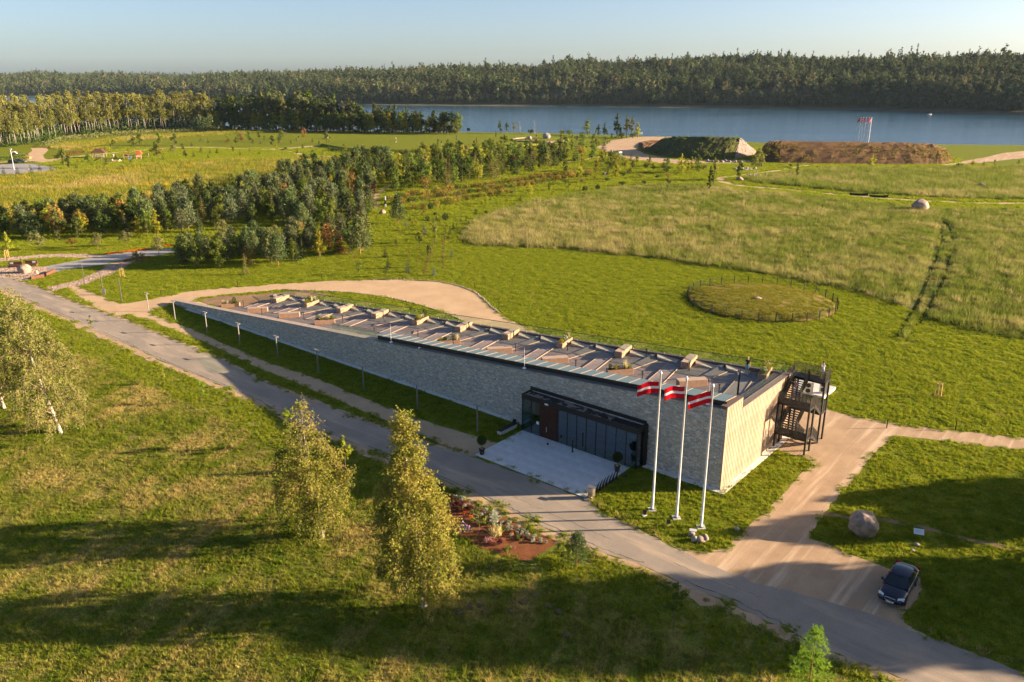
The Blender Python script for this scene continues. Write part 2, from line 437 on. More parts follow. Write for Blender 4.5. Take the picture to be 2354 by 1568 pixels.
M['crack'] = plain('road_crack', (.055, .048, .042), .95, spec=0.0)
def crack(line, w, l, seed):
    r = np.random.default_rng(seed); c = np.array(spline(line, 5)); n = len(c); d = np.concatenate([[0], np.cumsum(np.linalg.norm(np.diff(c, axis=0), axis=1))]); s_ = np.arange(0, d[-1], .35)
    P = np.stack([np.interp(s_, d, c[:, 0]), np.interp(s_, d, c[:, 1])], 1) + np.cumsum(r.normal(0, .03, (len(s_), 2)), 0) * .6 + r.normal(0, .05, (len(s_), 2)); T = np.gradient(P, axis=0); T /= np.linalg.norm(T, axis=1)[:, None]; N_ = np.stack([-T[:, 1], T[:, 0]], 1); ww = (w * r.uniform(.2, 1.3, len(s_)))[:, None] / 2
    sheet('road_crack', [tuple(q) for q in P + N_ * ww] + [tuple(q) for q in (P - N_ * ww)[::-1]], 0.020, M['crack'], l, 0, seed)
ins = off_poly(lo, .45)
for k_, (a_, b_) in enumerate(((3, 7), (6, 10), (12, 17), (16, 20), (20, 24))): crack(ins[a_:b_], .07, 'jagged dark crack along the near edge of the asphalt, %s from the left' % ORD[k_], 300 + k_)
mid_ = off_poly(lo, 1.9); crack(mid_[15:19], .035, 'thin crack wandering along the middle of the asphalt by the flower bed', 310); crack(mid_[19:23], .035, 'thin crack along the asphalt opposite the lay-by', 311)
# --- gravel: walk along the wall, loop behind the roof, yard by the stairs
g_walk = WL([(152, 662), (181, 659), (220, 676), (271, 697), (293, 698), (342, 689), (415, 673), (488, 664), (575, 658), (635, 653), (755, 646), (857, 643.5), (926, 643), (977, 645), (1028, 651), (1080, 666), (1107, 683), (1124, 700), (1149, 721), (1185, 742), (1260, 775), (1240, 790), (1130, 760), (1059, 735), (1011, 715), (943, 695), (875, 681), (789, 671.5), (663, 666), (560, 673), (470, 683), (447, 688.6), (475, 699), (505, 712), (520, 730), (430, 712), (396, 699), (337, 718), (437, 755), (516, 791), (618, 834), (721, 868), (857, 923), (994, 974), (1146, 1019), (1088, 1050), (960, 997), (823, 940), (687, 882), (584, 841), (475, 788), (345, 738), (300, 723), (272, 727), (220, 707)])
sheet('gravel_path', g_walk, 0.010, M['gravel'], 'raked tan gravel walk along the stone wall and around the low end of the roof', 0.07, 6)
g_yard = WL([(1540, 1253), (1590, 1266), (1622, 1267), (1672, 1257), (1710, 1221.6), (1764.7, 1167), (1866, 1064), (1850, 1051), (1775, 1036), (1700, 1000), (1650, 900), (1800, 870), (1898, 941), (1952, 954.5), (2072, 976), (2206, 992), (2354, 1006.6), (2600, 1020), (2600, 1062), (2354, 1036), (2219, 1021), (2125, 1008), (2067, 1002), (2045, 1008), (2013, 1040), (1981, 1077.6), (1946, 1123), (1895, 1179), (1866, 1222), (1859, 1238), (1896, 1249), (1951, 1273), (2006, 1293), (2042, 1307), (2115, 1329), (2122, 1355), (2093, 1395), (2075, 1413), (2079, 1432), (2137, 1464.6), (2225, 1505), (2354, 1563), (2600, 1660), (2600, 1690), (2225, 1515), (2006, 1430), (1750, 1360), (1622, 1310)])
sheet('gravel_yard', g_yard, 0.008, M['gravel_dirt'], 'pale rutted gravel yard and lay-by between the staircase and the road', 0.09, 7)
soil = WL([(450, 688.6), (505, 681), (610, 675), (700, 668), (760, 676), (690, 690), (600, 700), (510, 710)])
sheet('bare_soil', soil, 0.013, M['soil'], 'bare brown soil patch behind the low end of the deck', 0.12, 8)

# --- south-west garden: granite walk, cobble walks, stone circle
granite = WL([(101.5, 613), (201, 594), (250, 585), (287, 580), (340, 575), (398, 571), (440, 566), (440, 573), (361, 589), (287, 596), (262, 602), (239, 609), (224, 610), (126, 625.6)])
t_ = NT('granite_setts'); v_ = t_.pos()
br = t_.n('TexBrick'); t_.link(t_.mapping(v_, (1, 1, 1), (0, 0, R(20))), br.inputs['Vector'])
for k_, q_ in (('Color1', (0.27, 0.265, 0.265, 1)), ('Color2', (0.33, 0.32, 0.315, 1)), ('Mortar', (0.16, 0.15, 0.14, 1))): br.inputs[k_].default_value = q_
br.inputs['Scale'].default_value = 1.0; br.inputs['Brick Width'].default_value = 0.9; br.inputs['Row Height'].default_value = 0.45; br.inputs['Mortar Size'].default_value = 0.012
M['granite_setts'] = t_.principled(br.outputs[0], 0.8, t_.bump(br.outputs['Fac'], 0.3, 0.02))
sheet('granite_walk', granite, 0.014, M['granite_setts'], 'grey granite slab walk leading from the stone circle into the trees', 0, 9)
t_ = NT('cobble_bed'); v_ = t_.pos()
vo = t_.n('TexVoronoi'); t_.link(v_, vo.inputs['Vector']); vo.inputs['Scale'].default_value = 3.2
M['cobble_bed'] = t_.principled(t_.mix(t_.ramp(vo.outputs['Color'], 0.1, 0.9), (0.33, 0.22, 0.165), (0.50, 0.37, 0.29)), 0.9, t_.bump(vo.outputs['Distance'], 0.8, 0.08))
cob_a = WL([(-60, 603), (0, 594), (64, 587.5), (128, 583.7), (192, 583.7), (246, 587), (199, 593), (128, 592), (64, 595), (0, 601.4), (-60, 612)])
cob_b = WL([(239, 609), (287, 599), (330, 594), (300, 606), (287, 615), (267, 626), (226.5, 641), (181.6, 658), (149.6, 663), (121.8, 668.7), (104.7, 662), (128, 657), (181.6, 643), (224, 626), (240, 615)])
cob_c = WL([(-40, 616), (0, 614.5), (38, 613), (75, 612), (101, 613.5), (115, 619), (126, 625), (112, 632), (95, 637), (68, 644), (50, 645), (10, 640), (-30, 632)])
for i, (p, l) in enumerate(((cob_a, 'pinkish cobbled walk curving above the stone circle'), (cob_b, 'pinkish cobbled walk curving down to the road'), (cob_c, 'cobbled circle with benches around a boulder'))):
    sheet('cobble_walk', p, 0.011, M['cobble_bed'], l, 0.05, 10 + i)

# --- far paths, parking, sandy road by the berms
def strip(name, px, w, z, m_, label, seed, jit=0.1):
    c = spline(WL(px), 5)
    return sheet(name, off_poly(c, w / 2) + off_poly(c, -w / 2)[::-1], z, m_, label, jit, seed)
strip('path', [(2420, 469), (2225, 465.6), (2097, 460), (1969, 451), (1859, 440), (1750, 431), (1690, 425), (1660, 416.5), (1660, 409), (1713, 402), (1786, 392.5), (1819, 387), (1860, 379)], 3.0, 0.01, M['gravel'], 'narrow pale footpath bending through the tall meadow', 20)
strip('path', [(120, 368), (164, 361), (253, 352.5), (342, 344), (410, 339), (478, 339), (547, 342), (615, 343), (666, 340.5), (735, 335), (805, 332), (880, 331)], 4.5, 0.01, M['gravel'], 'pale footpath curving between the playground and the far saplings', 21, 0.2)
strip('path', [(620, 343.5), (655, 347), (684, 352.5), (711, 358), (769, 360.5), (805, 361), (900, 360)], 3.0, 0.012, M['gravel'], 'short pale footpath branching towards the yellow hedge', 22, 0.2)
strip('path', [(120, 372), (86, 367), (80, 357.6), (92, 346), (88, 340)], 7, 0.012, M['gravel'], 'sandy track running into the birch grove', 23, 0.3)
strip('path', [(-40, 376), (20, 372), (85, 369), (140, 366)], 4, 0.011, M['gravel'], 'sandy drive beside the parking area', 24, 0.3)
strip('path', [(1440, 356), (1412, 353), (1398, 357), (1370, 362), (1290, 376)], 3, 0.012, M['gravel'], 'little sandy path curling among the young trees', 25, 0.2)
strip('path', [(868, 482), (862, 466), (868, 448), (884, 434), (905, 424)], 2.6, 0.012, M['gravel_dirt'], 'shaded gravel path winding between the pines', 26, 0.1)
parking = WL([(-120, 380), (0, 378.7), (29, 377), (79.5, 376.5), (119, 383), (140, 388), (118, 391), (106, 396.5), (0, 404), (-120, 410)])
sheet('parking_area', parking, 0.012, M['granite_setts'], 'grey paved parking area beside the golden field', 0, 27)
sandy = WL([(1369, 339), (1407, 323), (1448, 316), (1499, 314), (1560, 314.5), (1560, 319), (1500, 323), (1475, 329), (1465, 338), (1470, 346), (1484, 353), (1519, 361), (1575, 368), (1625, 370), (1700, 371), (1700, 377), (1640, 375), (1605, 375), (1552, 377.5), (1519, 375), (1477, 370), (1441, 366), (1408, 355)])
sheet('sand_road', sandy, 0.012, M['gravel_dirt'], 'wide sandy road sweeping round the dug-out amphitheatre', 0.3, 28)
sandy2 = WL([(2440, 345), (2354, 347), (2305, 352), (2262, 363), (2192, 374), (2150, 380), (2192, 380), (2286, 371), (2354, 363), (2440, 355)])
sheet('sand_road', sandy2, 0.012, M['gravel_dirt'], 'sandy track at the far right beside the stream', 0.3, 29)

# --- bed of flowers by the road, dirt tracks
bed = WL([(1000, 1125), (1030, 1128), (1050, 1140), (1110, 1168), (1170, 1195), (1225, 1222), (1277, 1243), (1272, 1254), (1240, 1275), (1212, 1291), (1170, 1283), (1110, 1262), (1062, 1240), (1035, 1212), (1020, 1190), (985, 1160)])
sheet('flower_bed', bed, 0.03, M['mulch'], 'tapering flower bed of red-brown bark mulch along the road', 0.06, 30)
def bare(px, w, l, seed, m_='soil', jit=0.2):
    c = spline(WL(px), 4)
    ww = np.random.default_rng(seed).uniform(0.5, 1.2, len(c)) * w
    P = np.array(c); T = np.gradient(P, axis=0); T /= np.linalg.norm(T, axis=1)[:, None]; N_ = np.stack([-T[:, 1], T[:, 0]], 1)
    return sheet('bare_track', [tuple(q) for q in P + N_ * ww[:, None] / 2] + [tuple(q) for q in P - N_ * ww[:, None] / 2][::-1], 0.005, M[m_], l, jit, seed)
M['dry_track'] = plain('dry_track', (.20, .155, .06), .95, (.10, .105, .02), 1.5, world_space=True, spec=0.0)
for i_, q_ in enumerate(([(307, 961), (290, 1085), (274, 1185)], [(253, 1077), (232, 1168), (199, 1260), (162, 1359), (141, 1417)], [(299, 1044), (286, 1152), (266, 1235), (220, 1318), (199, 1397)], [(-20, 1218), (66, 1152), (141, 1102), (180, 1080)], [(330, 900), (318, 960), (305, 1010)], [(300, 880), (288, 950), (270, 1010)], [(0, 1450), (60, 1380), (120, 1290), (165, 1210)])):
    strip('tyre_track', q_, .26, 0.012, M['dry_track'], 'faint dry wheel mark in the near lawn, %s one' % ('straight middle', 'long left', 'long right', 'far left', 'upper right', 'upper left', 'lowest left')[i_], 70 + i_, .07)
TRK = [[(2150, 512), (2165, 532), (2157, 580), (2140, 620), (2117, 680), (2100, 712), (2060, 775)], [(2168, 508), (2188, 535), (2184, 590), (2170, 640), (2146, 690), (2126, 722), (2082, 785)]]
M['track'] = plain('crushed_grass_shade', (.020, .030, .007), 1.0, (.032, .042, .010), 1.0, world_space=True, spec=0.0)  # crushed green, darkened: the shade of the grass walls is in the colour
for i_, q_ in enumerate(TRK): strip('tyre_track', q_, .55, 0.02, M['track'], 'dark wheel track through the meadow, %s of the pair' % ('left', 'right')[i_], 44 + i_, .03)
bare([(1880, 1178), (1950, 1188), (2040, 1197), (2130, 1215), (2250, 1245), (2400, 1275)], 0.7, 'worn earth trail past the big boulder', 40)
bare([(2150, 1475), (2230, 1512), (2300, 1540), (2370, 1570)], 0.9, 'bare earth strip at the verge near the corner', 42)

# --- ring mound
rc = np.array(W(1748, 694)[:2])
RR = 11.6
mb = MB()
prof = [(RR * math.sin(R(90) * k / 9), 1.0 * (1 - (k / 9) ** 2) + 0.012) for k in range(1, 10)][::-1]
mb.lathe(prof, 48)
M['mound'] = grassmat('mound_turf', (0.12, 0.135, 0.02), (0.17, 0.155, 0.03), (0.24, 0.17, 0.06), 0.5, 0.66, 0.25, 1.2)
mound = mb.build('grass_mound', M['mound'], smooth=True, kind='structure'); mound.location = (rc[0], rc[1], 0); mound['label'] = 'low round mound of short olive turf inside the ring fence'
a = np.linspace(0, 2 * math.pi, 40, endpoint=False)
PAVED.append(np.stack([rc[0] + (RR - .1) * np.cos(a), rc[1] + (RR - .1) * np.sin(a)], 1))

# --- raised round lawn by the river
terr = spline(WL([(735, 336), (800, 347), (900, 350.5), (1000, 349), (1100, 344), (1200, 340), (1270, 333), (1310, 326), (1290, 320), (1210, 316), (1100, 313.5), (990, 315), (880, 321), (780, 328), (735, 336)]), 4)
cx_, cy_ = np.mean(np.array(terr), 0)
bm = bmesh.new(); rings = []
for k_, zz in ((1.0, 0.0), (0.985, 1.3), (0.8, 1.75), (0.45, 2.1)):
    rings.append([bm.verts.new((cx_ + (p[0] - cx_) * k_, cy_ + (p[1] - cy_) * k_, zz)) for p in terr[:-1]])
for a_, b_ in zip(rings, rings[1:]):
    for i in range(len(a_)): bm.faces.new((a_[i], a_[(i + 1) % len(a_)], b_[(i + 1) % len(a_)], b_[i]))
bm.faces.new(rings[-1]); bmesh.ops.recalc_face_normals(bm, faces=bm.faces[:])
tm = bpy.data.meshes.new('raised_lawn'); bm.to_mesh(tm); bm.free(); tm.materials.append(M['lawn'])
o = obj('raised_lawn', tm, kind='structure'); o['label'] = 'raised round lawn with a dark sloping rim near the river'

# --- earth berms of the amphitheatre
M['berm'] = gravelmat('berm_earth', (0.105, 0.058, 0.030), (0.15, 0.088, 0.042), (0.065, 0.062, 0.022), 0.10, None, 3)
M['berm_green'] = gravelmat('berm_weeds', (0.05, 0.055, 0.02), (0.085, 0.08, 0.028), (0.14, 0.09, 0.045), 0.13, None, 5)
def berm(name, foot, crest, back, zt, m_, label):
    """foot, crest, back: matching lists of ground points; zt: crest height per point"""
    n = len(foot); k = 14; bm = bmesh.new(); r = np.random.default_rng(5); rows = []
    sub = []
    for i in range(n - 1):
        for j in range(8): sub.append((i, j / 8))
    sub.append((n - 2, 1.0))
    for i, t in sub:
        L_ = lambda a: np.array(a[i]) * (1 - t) + np.array(a[i + 1]) * t
        F, C_, B_, z = L_(foot), L_(crest), L_(back), zt[i] * (1 - t) + zt[i + 1] * t
        row = []
        for q in np.linspace(0, 1, k):
            if q < 0.42: p = F + (C_ - F) * q / 0.42; zz = z * (q / 0.42) ** 0.85
            elif q < 0.6: p = C_ + (B_ - C_) * (q - 0.42) * 0.8; zz = z
            else: p0 = C_ + (B_ - C_) * 0.144; p = p0 + (B_ - p0) * (q - 0.6) / 0.4; zz = z * (1 - (q - 0.6) / 0.4)
            jz = r.normal(0, 0.16) if 0 < q < 1 else 0
            row.append(bm.verts.new((p[0] + r.normal(0, .2), p[1] + r.normal(0, .2), max(zz + jz, -0.3 if q in (0, 1) else 0))))
        rows.append(row)
    for a_, b_ in zip(rows, rows[1:]):
        for i in range(k - 1): bm.faces.new((a_[i], b_[i], b_[i + 1], a_[i + 1]))
    bm.faces.new(rows[0][::-1]); bm.faces.new(rows[-1])
    bmesh.ops.recalc_face_normals(bm, faces=bm.faces[:])
    m2 = bpy.data.meshes.new(name); bm.to_mesh(m2); bm.free(); m2.materials.append(m_)
    o = obj(name, m2, kind='structure'); o['label'] = label
    return o
def behind(p, d): return (p[0] * (1 + d / math.hypot(*p)), p[1] * (1 + d / math.hypot(*p)))
def topz(px, py, p):      # height of the ray through the pixel above ground point p
    v = (py - 784) / _F
    return CAM_H + p[1] * (-_S - v * _C) / (_C - v * _S)
fr = WL([(1728, 371), (1790, 376), (1950, 378), (2100, 379), (2168, 377), (2190, 372)])
cr_px = [(1768, 326), (1800, 325), (1950, 327), (2080, 328.5), (2150, 332), (2185, 345)]
cr = [behind(W(q[0], 376)[:2], 9 + 1.5 * (i == 0)) for i, q in enumerate(cr_px)]
cr = [(W(q[0], 376)[0] * 1.03, W(q[0], 376)[1] + 15) for q in cr_px]
berm('earth_berm', fr, cr, [behind(c, 26) for c in cr], [topz(q[0], q[1], c) for q, c in zip(cr_px, cr)], M['berm'], 'long red-brown earth berm with weeds, right of the gap')
fl = WL([(1480, 349), (1530, 361), (1600, 367), (1660, 369), (1688, 366)])
cl_px = [(1545, 318), (1570, 314.5), (1620, 315), (1670, 316), (1692, 317.5)]
cl = [(W(q[0], 366)[0] * 1.04, W(q[0], 366)[1] + d) for q, d in zip(cl_px, (40, 26, 14, 11, 11))]
berm('earth_berm', fl, cl, [behind(c, 24) for c in cl], [topz(q[0], q[1], c) for q, c in zip(cl_px, cl)], M['berm_green'], 'green weedy earth berm ending in a rubble face, left of the gap')
berm('earth_berm', WL([(1466, 342), (1475, 350), (1500, 344), (1540, 338)]), [W(1470, 332)[:2], W(1480, 338)[:2], W(1510, 334)[:2], W(1545, 330)[:2]], [W(1470, 326)[:2], W(1500, 322)[:2], W(1520, 322)[:2], W(1556, 320)[:2]], [0.4, 1.2, 1.8, 2.0], M['berm'], 'low raw earth bank at the back of the dug-out')
# rubble face at the gap
mbr = MB(); r_ = np.random.default_rng(11)
def rock_verts(c, s, r):
    t = np.array([(1, 0, 0), (-1, 0, 0), (0, 1, 0), (0, -1, 0), (0, 0, 1), (0, 0, -1), (.6, .6, .55), (-.6, .6, .5), (.6, -.6, .55), (-.6, -.6, .5)])
    t = t[:6] * r.uniform(.75, 1.15, (6, 1)) * np.array(s)
    return [tuple(c + q) for q in t]
OCT = [(0, 2, 4), (2, 1, 4), (1, 3, 4), (3, 0, 4), (2, 0, 5), (1, 2, 5), (3, 1, 5), (0, 3, 5)]
A0, A1, A2 = np.array([*W(1688, 366)[:2], 0]), np.array([*cl[-1], topz(1692, 317.5, cl[-1])]), np.array([*W(1742, 353)[:2], 0])
for _ in range(700):
    u, v = r_.random(2)
    if u + v > 1: u, v = 1 - u, 1 - v
    c = A0 + (A1 - A0) * u + (A2 - A0) * v
    sz = r_.uniform(.35, .85)
    mbr.add(rock_verts(c, (sz, sz, sz * .75), r_), OCT, int(r_.integers(3)))
mbr.add([A0, A1, A2, behind(A1[:2], 6) + (0,)], [(0, 1, 2), (2, 1, 3)], 1)
o = mbr.build('rubble_slope', [M['granite'], M['granite_grey'], M['granite']], kind='stuff'); tag(o, 'pale rubble stone face at the end of the left earth berm', 'rubble')
mbr = MB()
for _ in range(150):
    px = r_.choice([r_.uniform(1625, 1700), r_.uniform(1800, 1990), r_.uniform(1690, 1740)])
    py = 372 + r_.normal(0, 1.2) + (2 if px > 1780 else 0) + (18 if 1690 < px < 1740 and r_.random() < .5 else 0)
    sz = r_.uniform(.4, 1.0)
    mbr.add(rock_verts(np.array([*W(px, py)[:2], sz * .3]), (sz, sz, sz * .7), r_), OCT, int(r_.integers(3)))
o = mbr.build('rubble', [M['granite_light'], M['granite_grey'], M['granite']], kind='stuff'); tag(o, 'scattered boulders along the foot of the berms', 'rubble')

# --- far bank
SH = np.array([(-700, 219), (0, 221), (240, 222.5), (420, 229), (560, 235), (750, 239), (1000, 241.5), (1300, 243.5), (1700, 247.5), (2000, 252), (2354, 262), (3000, 282)])
TOP = np.array([(-700, 166), (0, 168), (150, 167), (330, 171), (430, 174), (500, 168), (700, 163), (850, 160), (950, 151), (1100, 151), (1230, 148), (1300, 136), (1400, 141), (1500, 134), (1600, 131), (1750, 126), (1900, 131), (2000, 129), (2150, 129), (2250, 123), (2354, 121), (3000, 118)])
DC = np.array([(-700, 800), (0, 800), (500, 700), (900, 560), (1300, 450), (2354, 400), (3000, 400)])
def far_pt(px, Y): return (px - 1177) / _F * _C * Y
def shoreY(px):
    v = (np.interp(px, SH[:, 0], SH[:, 1]) - 784) / _F
    return (CAM_H - WATER_Z) / ((_S + v * _C) / (_C - v * _S))
def hill_z(px, Y):
    ysn = shoreY(px); yc = ysn + np.interp(px, DC[:, 0], DC[:, 1])
    v = (np.interp(px, TOP[:, 0], TOP[:, 1]) - 784) / _F
    zc_ = CAM_H + yc * (-_S - v * _C) / (_C - v * _S) - 26.0
    t = (Y - ysn) / (yc - ysn)
    z = WATER_Z + 0.15 + (zc_ - WATER_Z) * (0.22 * smooth(t * 7) + 0.78 * smooth(0.12 + 0.88 * t))
    z = np.where(t < 0, WATER_Z - 0.6, z)
    z = np.where(t > 1, zc_ * 1.0 - 25 * smooth((t - 1) / 1.5), z)
    return z
pxs = np.linspace(-700, 3000, 150)
tt = np.concatenate([[-0.06, 0.0], np.linspace(0.02, 1.2, 26), [1.6, 2.2, 3, 5, 8]])
V_ = []
for px in pxs:
    a0, dc = shoreY(px), np.interp(px, DC[:, 0], DC[:, 1])
    for t in tt:
        Y = a0 + dc * t
        V_.append((far_pt(px, Y), Y, float(hill_z(px, Y))))
nt = len(tt)
F_ = [(i * nt + j, (i + 1) * nt + j, (i + 1) * nt + j + 1, i * nt + j + 1) for i in range(len(pxs) - 1) for j in range(nt - 1)]
hm = bpy.data.meshes.new('hills'); hm.from_pydata(V_, [], F_); hm.materials.append(plain('forest_floor', (0.10, 0.085, 0.04), 0.95, (0.05, 0.055, 0.025), 0.05, world_space=True))
o = obj('hills', hm, kind='structure'); o['label'] = 'wooded far bank rising from the river'

# ------------------------------------------------------------------ scattering (one object, instanced copies)
def scatter(name, pts, rotz, scl, variants, kind='stuff', label=None, cat=None, tilt=0.0, pick=None):
    n = len(pts)
    me = bpy.data.meshes.new(name); me.from_pydata([tuple(p) for p in pts], [], [])
    r = np.random.default_rng(n)
    ra = np.zeros((n, 3)); ra[:, 2] = rotz; ra[:, :2] = r.normal(0, tilt, (n, 2)) if tilt else 0
    at = me.attributes.new('rot', 'FLOAT_VECTOR', 'POINT'); at.data.foreach_set('vector', ra.ravel())
    sc = np.asarray(scl, float)
    if sc.ndim == 1: sc = np.stack([sc, sc, sc], 1)
    at = me.attributes.new('scl', 'FLOAT_VECTOR', 'POINT'); at.data.foreach_set('vector', sc.ravel())
    at = me.attributes.new('pick', 'INT', 'POINT'); at.data.foreach_set('value', (r.integers(0, len(variants), n) if pick is None else pick).astype(np.int32))
    c = bpy.data.collections.new(name + '_kinds')
    for i, v in enumerate(variants): c.objects.link(bpy.data.objects.new('%s_kind_%02d' % (name, i), v))
    g = bpy.data.node_groups.new(name + '_scatter', 'GeometryNodeTree')
    g.interface.new_socket('Geometry', in_out='INPUT', socket_type='NodeSocketGeometry')
    g.interface.new_socket('Geometry', in_out='OUTPUT', socket_type='NodeSocketGeometry')
    N_ = g.nodes.new; gi, go = N_('NodeGroupInput'), N_('NodeGroupOutput')
    ci = N_('GeometryNodeCollectionInfo'); ci.inputs['Collection'].default_value = c; ci.inputs['Separate Children'].default_value = True; ci.inputs['Reset Children'].default_value = True
    ip = N_('GeometryNodeInstanceOnPoints'); ip.inputs['Pick Instance'].default_value = True
    def na(nm, ty):
        x = N_('GeometryNodeInputNamedAttribute'); x.data_type = ty; x.inputs['Name'].default_value = nm
        return x.outputs['Attribute']
    L_ = g.links.new
    L_(gi.outputs[0], ip.inputs['Points']); L_(ci.outputs[0], ip.inputs['Instance'])
    L_(na('pick', 'INT'), ip.inputs['Instance Index']); L_(na('rot', 'FLOAT_VECTOR'), ip.inputs['Rotation']); L_(na('scl', 'FLOAT_VECTOR'), ip.inputs['Scale'])
    L_(ip.outputs[0], go.inputs[0])
    o = obj(name, me, kind=kind)
    md = o.modifiers.new('scatter', 'NODES'); md.node_group = g
    if label: tag(o, label, cat)
    return o

def inside(P, poly):
    poly = np.asarray(poly); x, y = P[:, 0], P[:, 1]; c = np.zeros(len(P), bool)
    lo_, hi_ = poly.min(0), poly.max(0)
    m = (x >= lo_[0]) & (x <= hi_[0]) & (y >= lo_[1]) & (y <= hi_[1])
    if not m.any(): return c
    xm, ym = x[m], y[m]; cm = np.zeros(len(xm), bool)
    a = poly; b = np.roll(poly, -1, 0)
    for (x1, y1), (x2, y2) in zip(a, b):
        if y1 == y2: continue
        k = (y1 > ym) != (y2 > ym)
        cm ^= k & (xm < (x2 - x1) * (ym - y1) / (y2 - y1) + x1)
    c[m] = cm; return c
def in_view(P, margin=1.06, zt=0.0):
    Z = P[:, 1] * _C + (CAM_H - zt) * _S; V = ((CAM_H - zt) * _C - P[:, 1] * _S) / Z; U = P[:, 0] / Z
    return (Z > 5) & (np.abs(U) < 1177 / _F * margin) & (np.abs(V) < 784 / _F * margin + .02)
def grid_pts(poly, step, seed, excl=(), jit=0.5):
    poly = np.asarray(poly); r = np.random.default_rng(seed)
    lo_, hi_ = poly.min(0), poly.max(0)
    X, Y = np.meshgrid(np.arange(lo_[0], hi_[0], step), np.arange(lo_[1], hi_[1], step))
    P = np.stack([X.ravel(), Y.ravel()], 1) + r.uniform(-jit, jit, (X.size, 2)) * step
    P = P[in_view(P)]
    P = P[inside(P, poly)]
    for e in excl: P = P[~inside(P, e)]
    return P

def grass_patch(name, n, rad, h0, h1, w, lean, mats, seed, clumps=0):
    r = np.random.default_rng(seed)
    a, d = r.uniform(0, 2 * math.pi, n), rad * np.sqrt(r.random(n))
    P = np.stack([d * np.cos(a), d * np.sin(a), np.full(n, -0.02)], 1)
    if clumps:
        cc = np.stack([*(rad * .8 * r.normal(0, .6, (2, clumps)))], 1); k = r.integers(0, clumps, n)
        m = r.random(n) < .6; P[m, :2] = cc[k[m]] + r.normal(0, rad * .1, (m.sum(), 2))
    H = r.uniform(h0, h1, n) * (1 + .65 * np.sin(P[:, 0] * 9 + seed) * np.cos(P[:, 1] * 8))
    t = r.uniform(0, 2 * math.pi, n); s = np.stack([np.cos(t), np.sin(t), 0 * t], 1) * (w * r.uniform(.6, 1.3, n))[:, None] / 2
    L_ = r.normal(0, lean, (n, 2)) * H[:, None]
    top = P + np.stack([L_[:, 0], L_[:, 1], H], 1)
    mb = MB(); ms = mats if isinstance(mats, list) else [mats]
    k = r.integers(0, len(ms), n)
    for i in range(len(ms)):
        q = k == i; mb.tris(P[q] - s[q], P[q] + s[q], top[q], i)
    return mb.mesh(name, ms)

lawn_v = [grass_patch('lawn_tuft', 620, 0.85, 0.04, 0.16, 0.05, 0.5, M['lawn_blade'], i, 8) for i in range(5)]
rough_v = [grass_patch('rough_tuft', 560, 0.85, 0.04, 0.19, 0.05, 0.55, M['rough_blade'], 10 + i, 8) for i in range(5)]
meadow_v = [grass_patch('meadow_tuft', 230, 1.3, 0.22, 0.75, 0.06, 0.45, M['meadow_blade'], 20 + i, 9) for i in range(6)]
straw_v = [grass_patch('straw_tuft', 240, 1.3, 0.30, 0.95, 0.06, 0.40, [M['straw_blade'], M['straw_blade'], M['meadow_blade']], 30 + i, 9) for i in range(5)]
gold_v = [grass_patch('gold_tuft', 220, 2.2, 0.25, 0.85, 0.12, 0.5, M['gold_blade'], 40 + i, 10) for i in range(5)]
def sow(name, P, variants, label, seed, smin=.8, smax=1.2, z=None):
    r = np.random.default_rng(seed); n = len(P)
    zz = ground_h(P[:, 0], P[:, 1]) if z is None else np.full(n, z)
    s = r.uniform(smin, smax, n)
    return scatter(name, np.stack([P[:, 0], P[:, 1], zz], 1), r.uniform(0, 6.28, n), np.stack([s, s, s * r.uniform(.6, 1.55, n)], 1), variants, 'stuff', label, 'grass')

bld_poly = [bw(-0.5, -0.6)[:2], bw(WALL_L, -0.6)[:2], bw(WALL_L, 0.7)[:2], bw(88.5, 3)[:2], bw(88.5, wback(88) + .3)[:2], bw(-0.5, 15.8)[:2]]
plaza_poly = [bw(8.0, -1.55)[:2], bw(21.0, -1.0)[:2], bw(21.55, -8.95)[:2], bw(8.45, -8.85)[:2]]
PAVED.append(np.array(bld_poly)); PAVED.append(np.array(plaza_poly))
MEADOW = WL([(1058, 543), (1075, 556), (1100, 564), (1200, 567), (1300, 571), (1420, 584), (1530, 597), (1640, 611), (1730, 625), (1800, 636), (1870, 650), (1930, 661), (1975, 670), (2025, 686), (2080, 705), (2140, 731), (2200, 752), (2270, 766), (2500, 795), (2500, 482), (2354, 482), (2225, 480), (2097, 482), (2060, 470), (1969, 464), (1859, 451), (1750, 442), (1690, 436), (1640, 426), (1560, 425), (1490, 428), (1430, 433), (1300, 450), (1200, 470), (1140, 490), (1085, 515)])
MEADOW2 = WL([(1700, 412), (1790, 402), (1900, 388), (2100, 387), (2354, 384), (2500, 383), (2500, 461), (2354, 460), (2225, 457), (2097, 451), (1969, 443), (1859, 431), (1750, 421)])
GOLD = WL([(-100, 412), (0, 405), (106, 398), (180, 393), (300, 381), (400, 374), (560, 367), (700, 361), (800, 364), (800, 372), (730, 385), (640, 410), (560, 425), (430, 450), (330, 478), (200, 500), (60, 508), (-100, 512)])
STRAW = WL([(1058, 543), (1075, 556), (1100, 564), (1200, 567), (1300, 571), (1400, 580), (1500, 545), (1480, 500), (1440, 470), (1400, 445), (1300, 450), (1200, 470), (1140, 490), (1085, 515)])
ROUGH = [q for q in lo_out if q[1] > 0] + [(80, 20), (-120, 20), (-160, 140)]
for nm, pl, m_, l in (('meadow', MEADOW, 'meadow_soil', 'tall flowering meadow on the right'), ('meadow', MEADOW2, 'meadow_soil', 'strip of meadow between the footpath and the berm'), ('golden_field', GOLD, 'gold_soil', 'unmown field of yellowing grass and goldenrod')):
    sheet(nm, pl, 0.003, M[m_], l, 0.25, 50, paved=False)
sheet('rough_lawn', ROUGH, 0.003, M['rough_soil'], 'patchy mown grass on the near side of the road', 0, 51, paved=False)
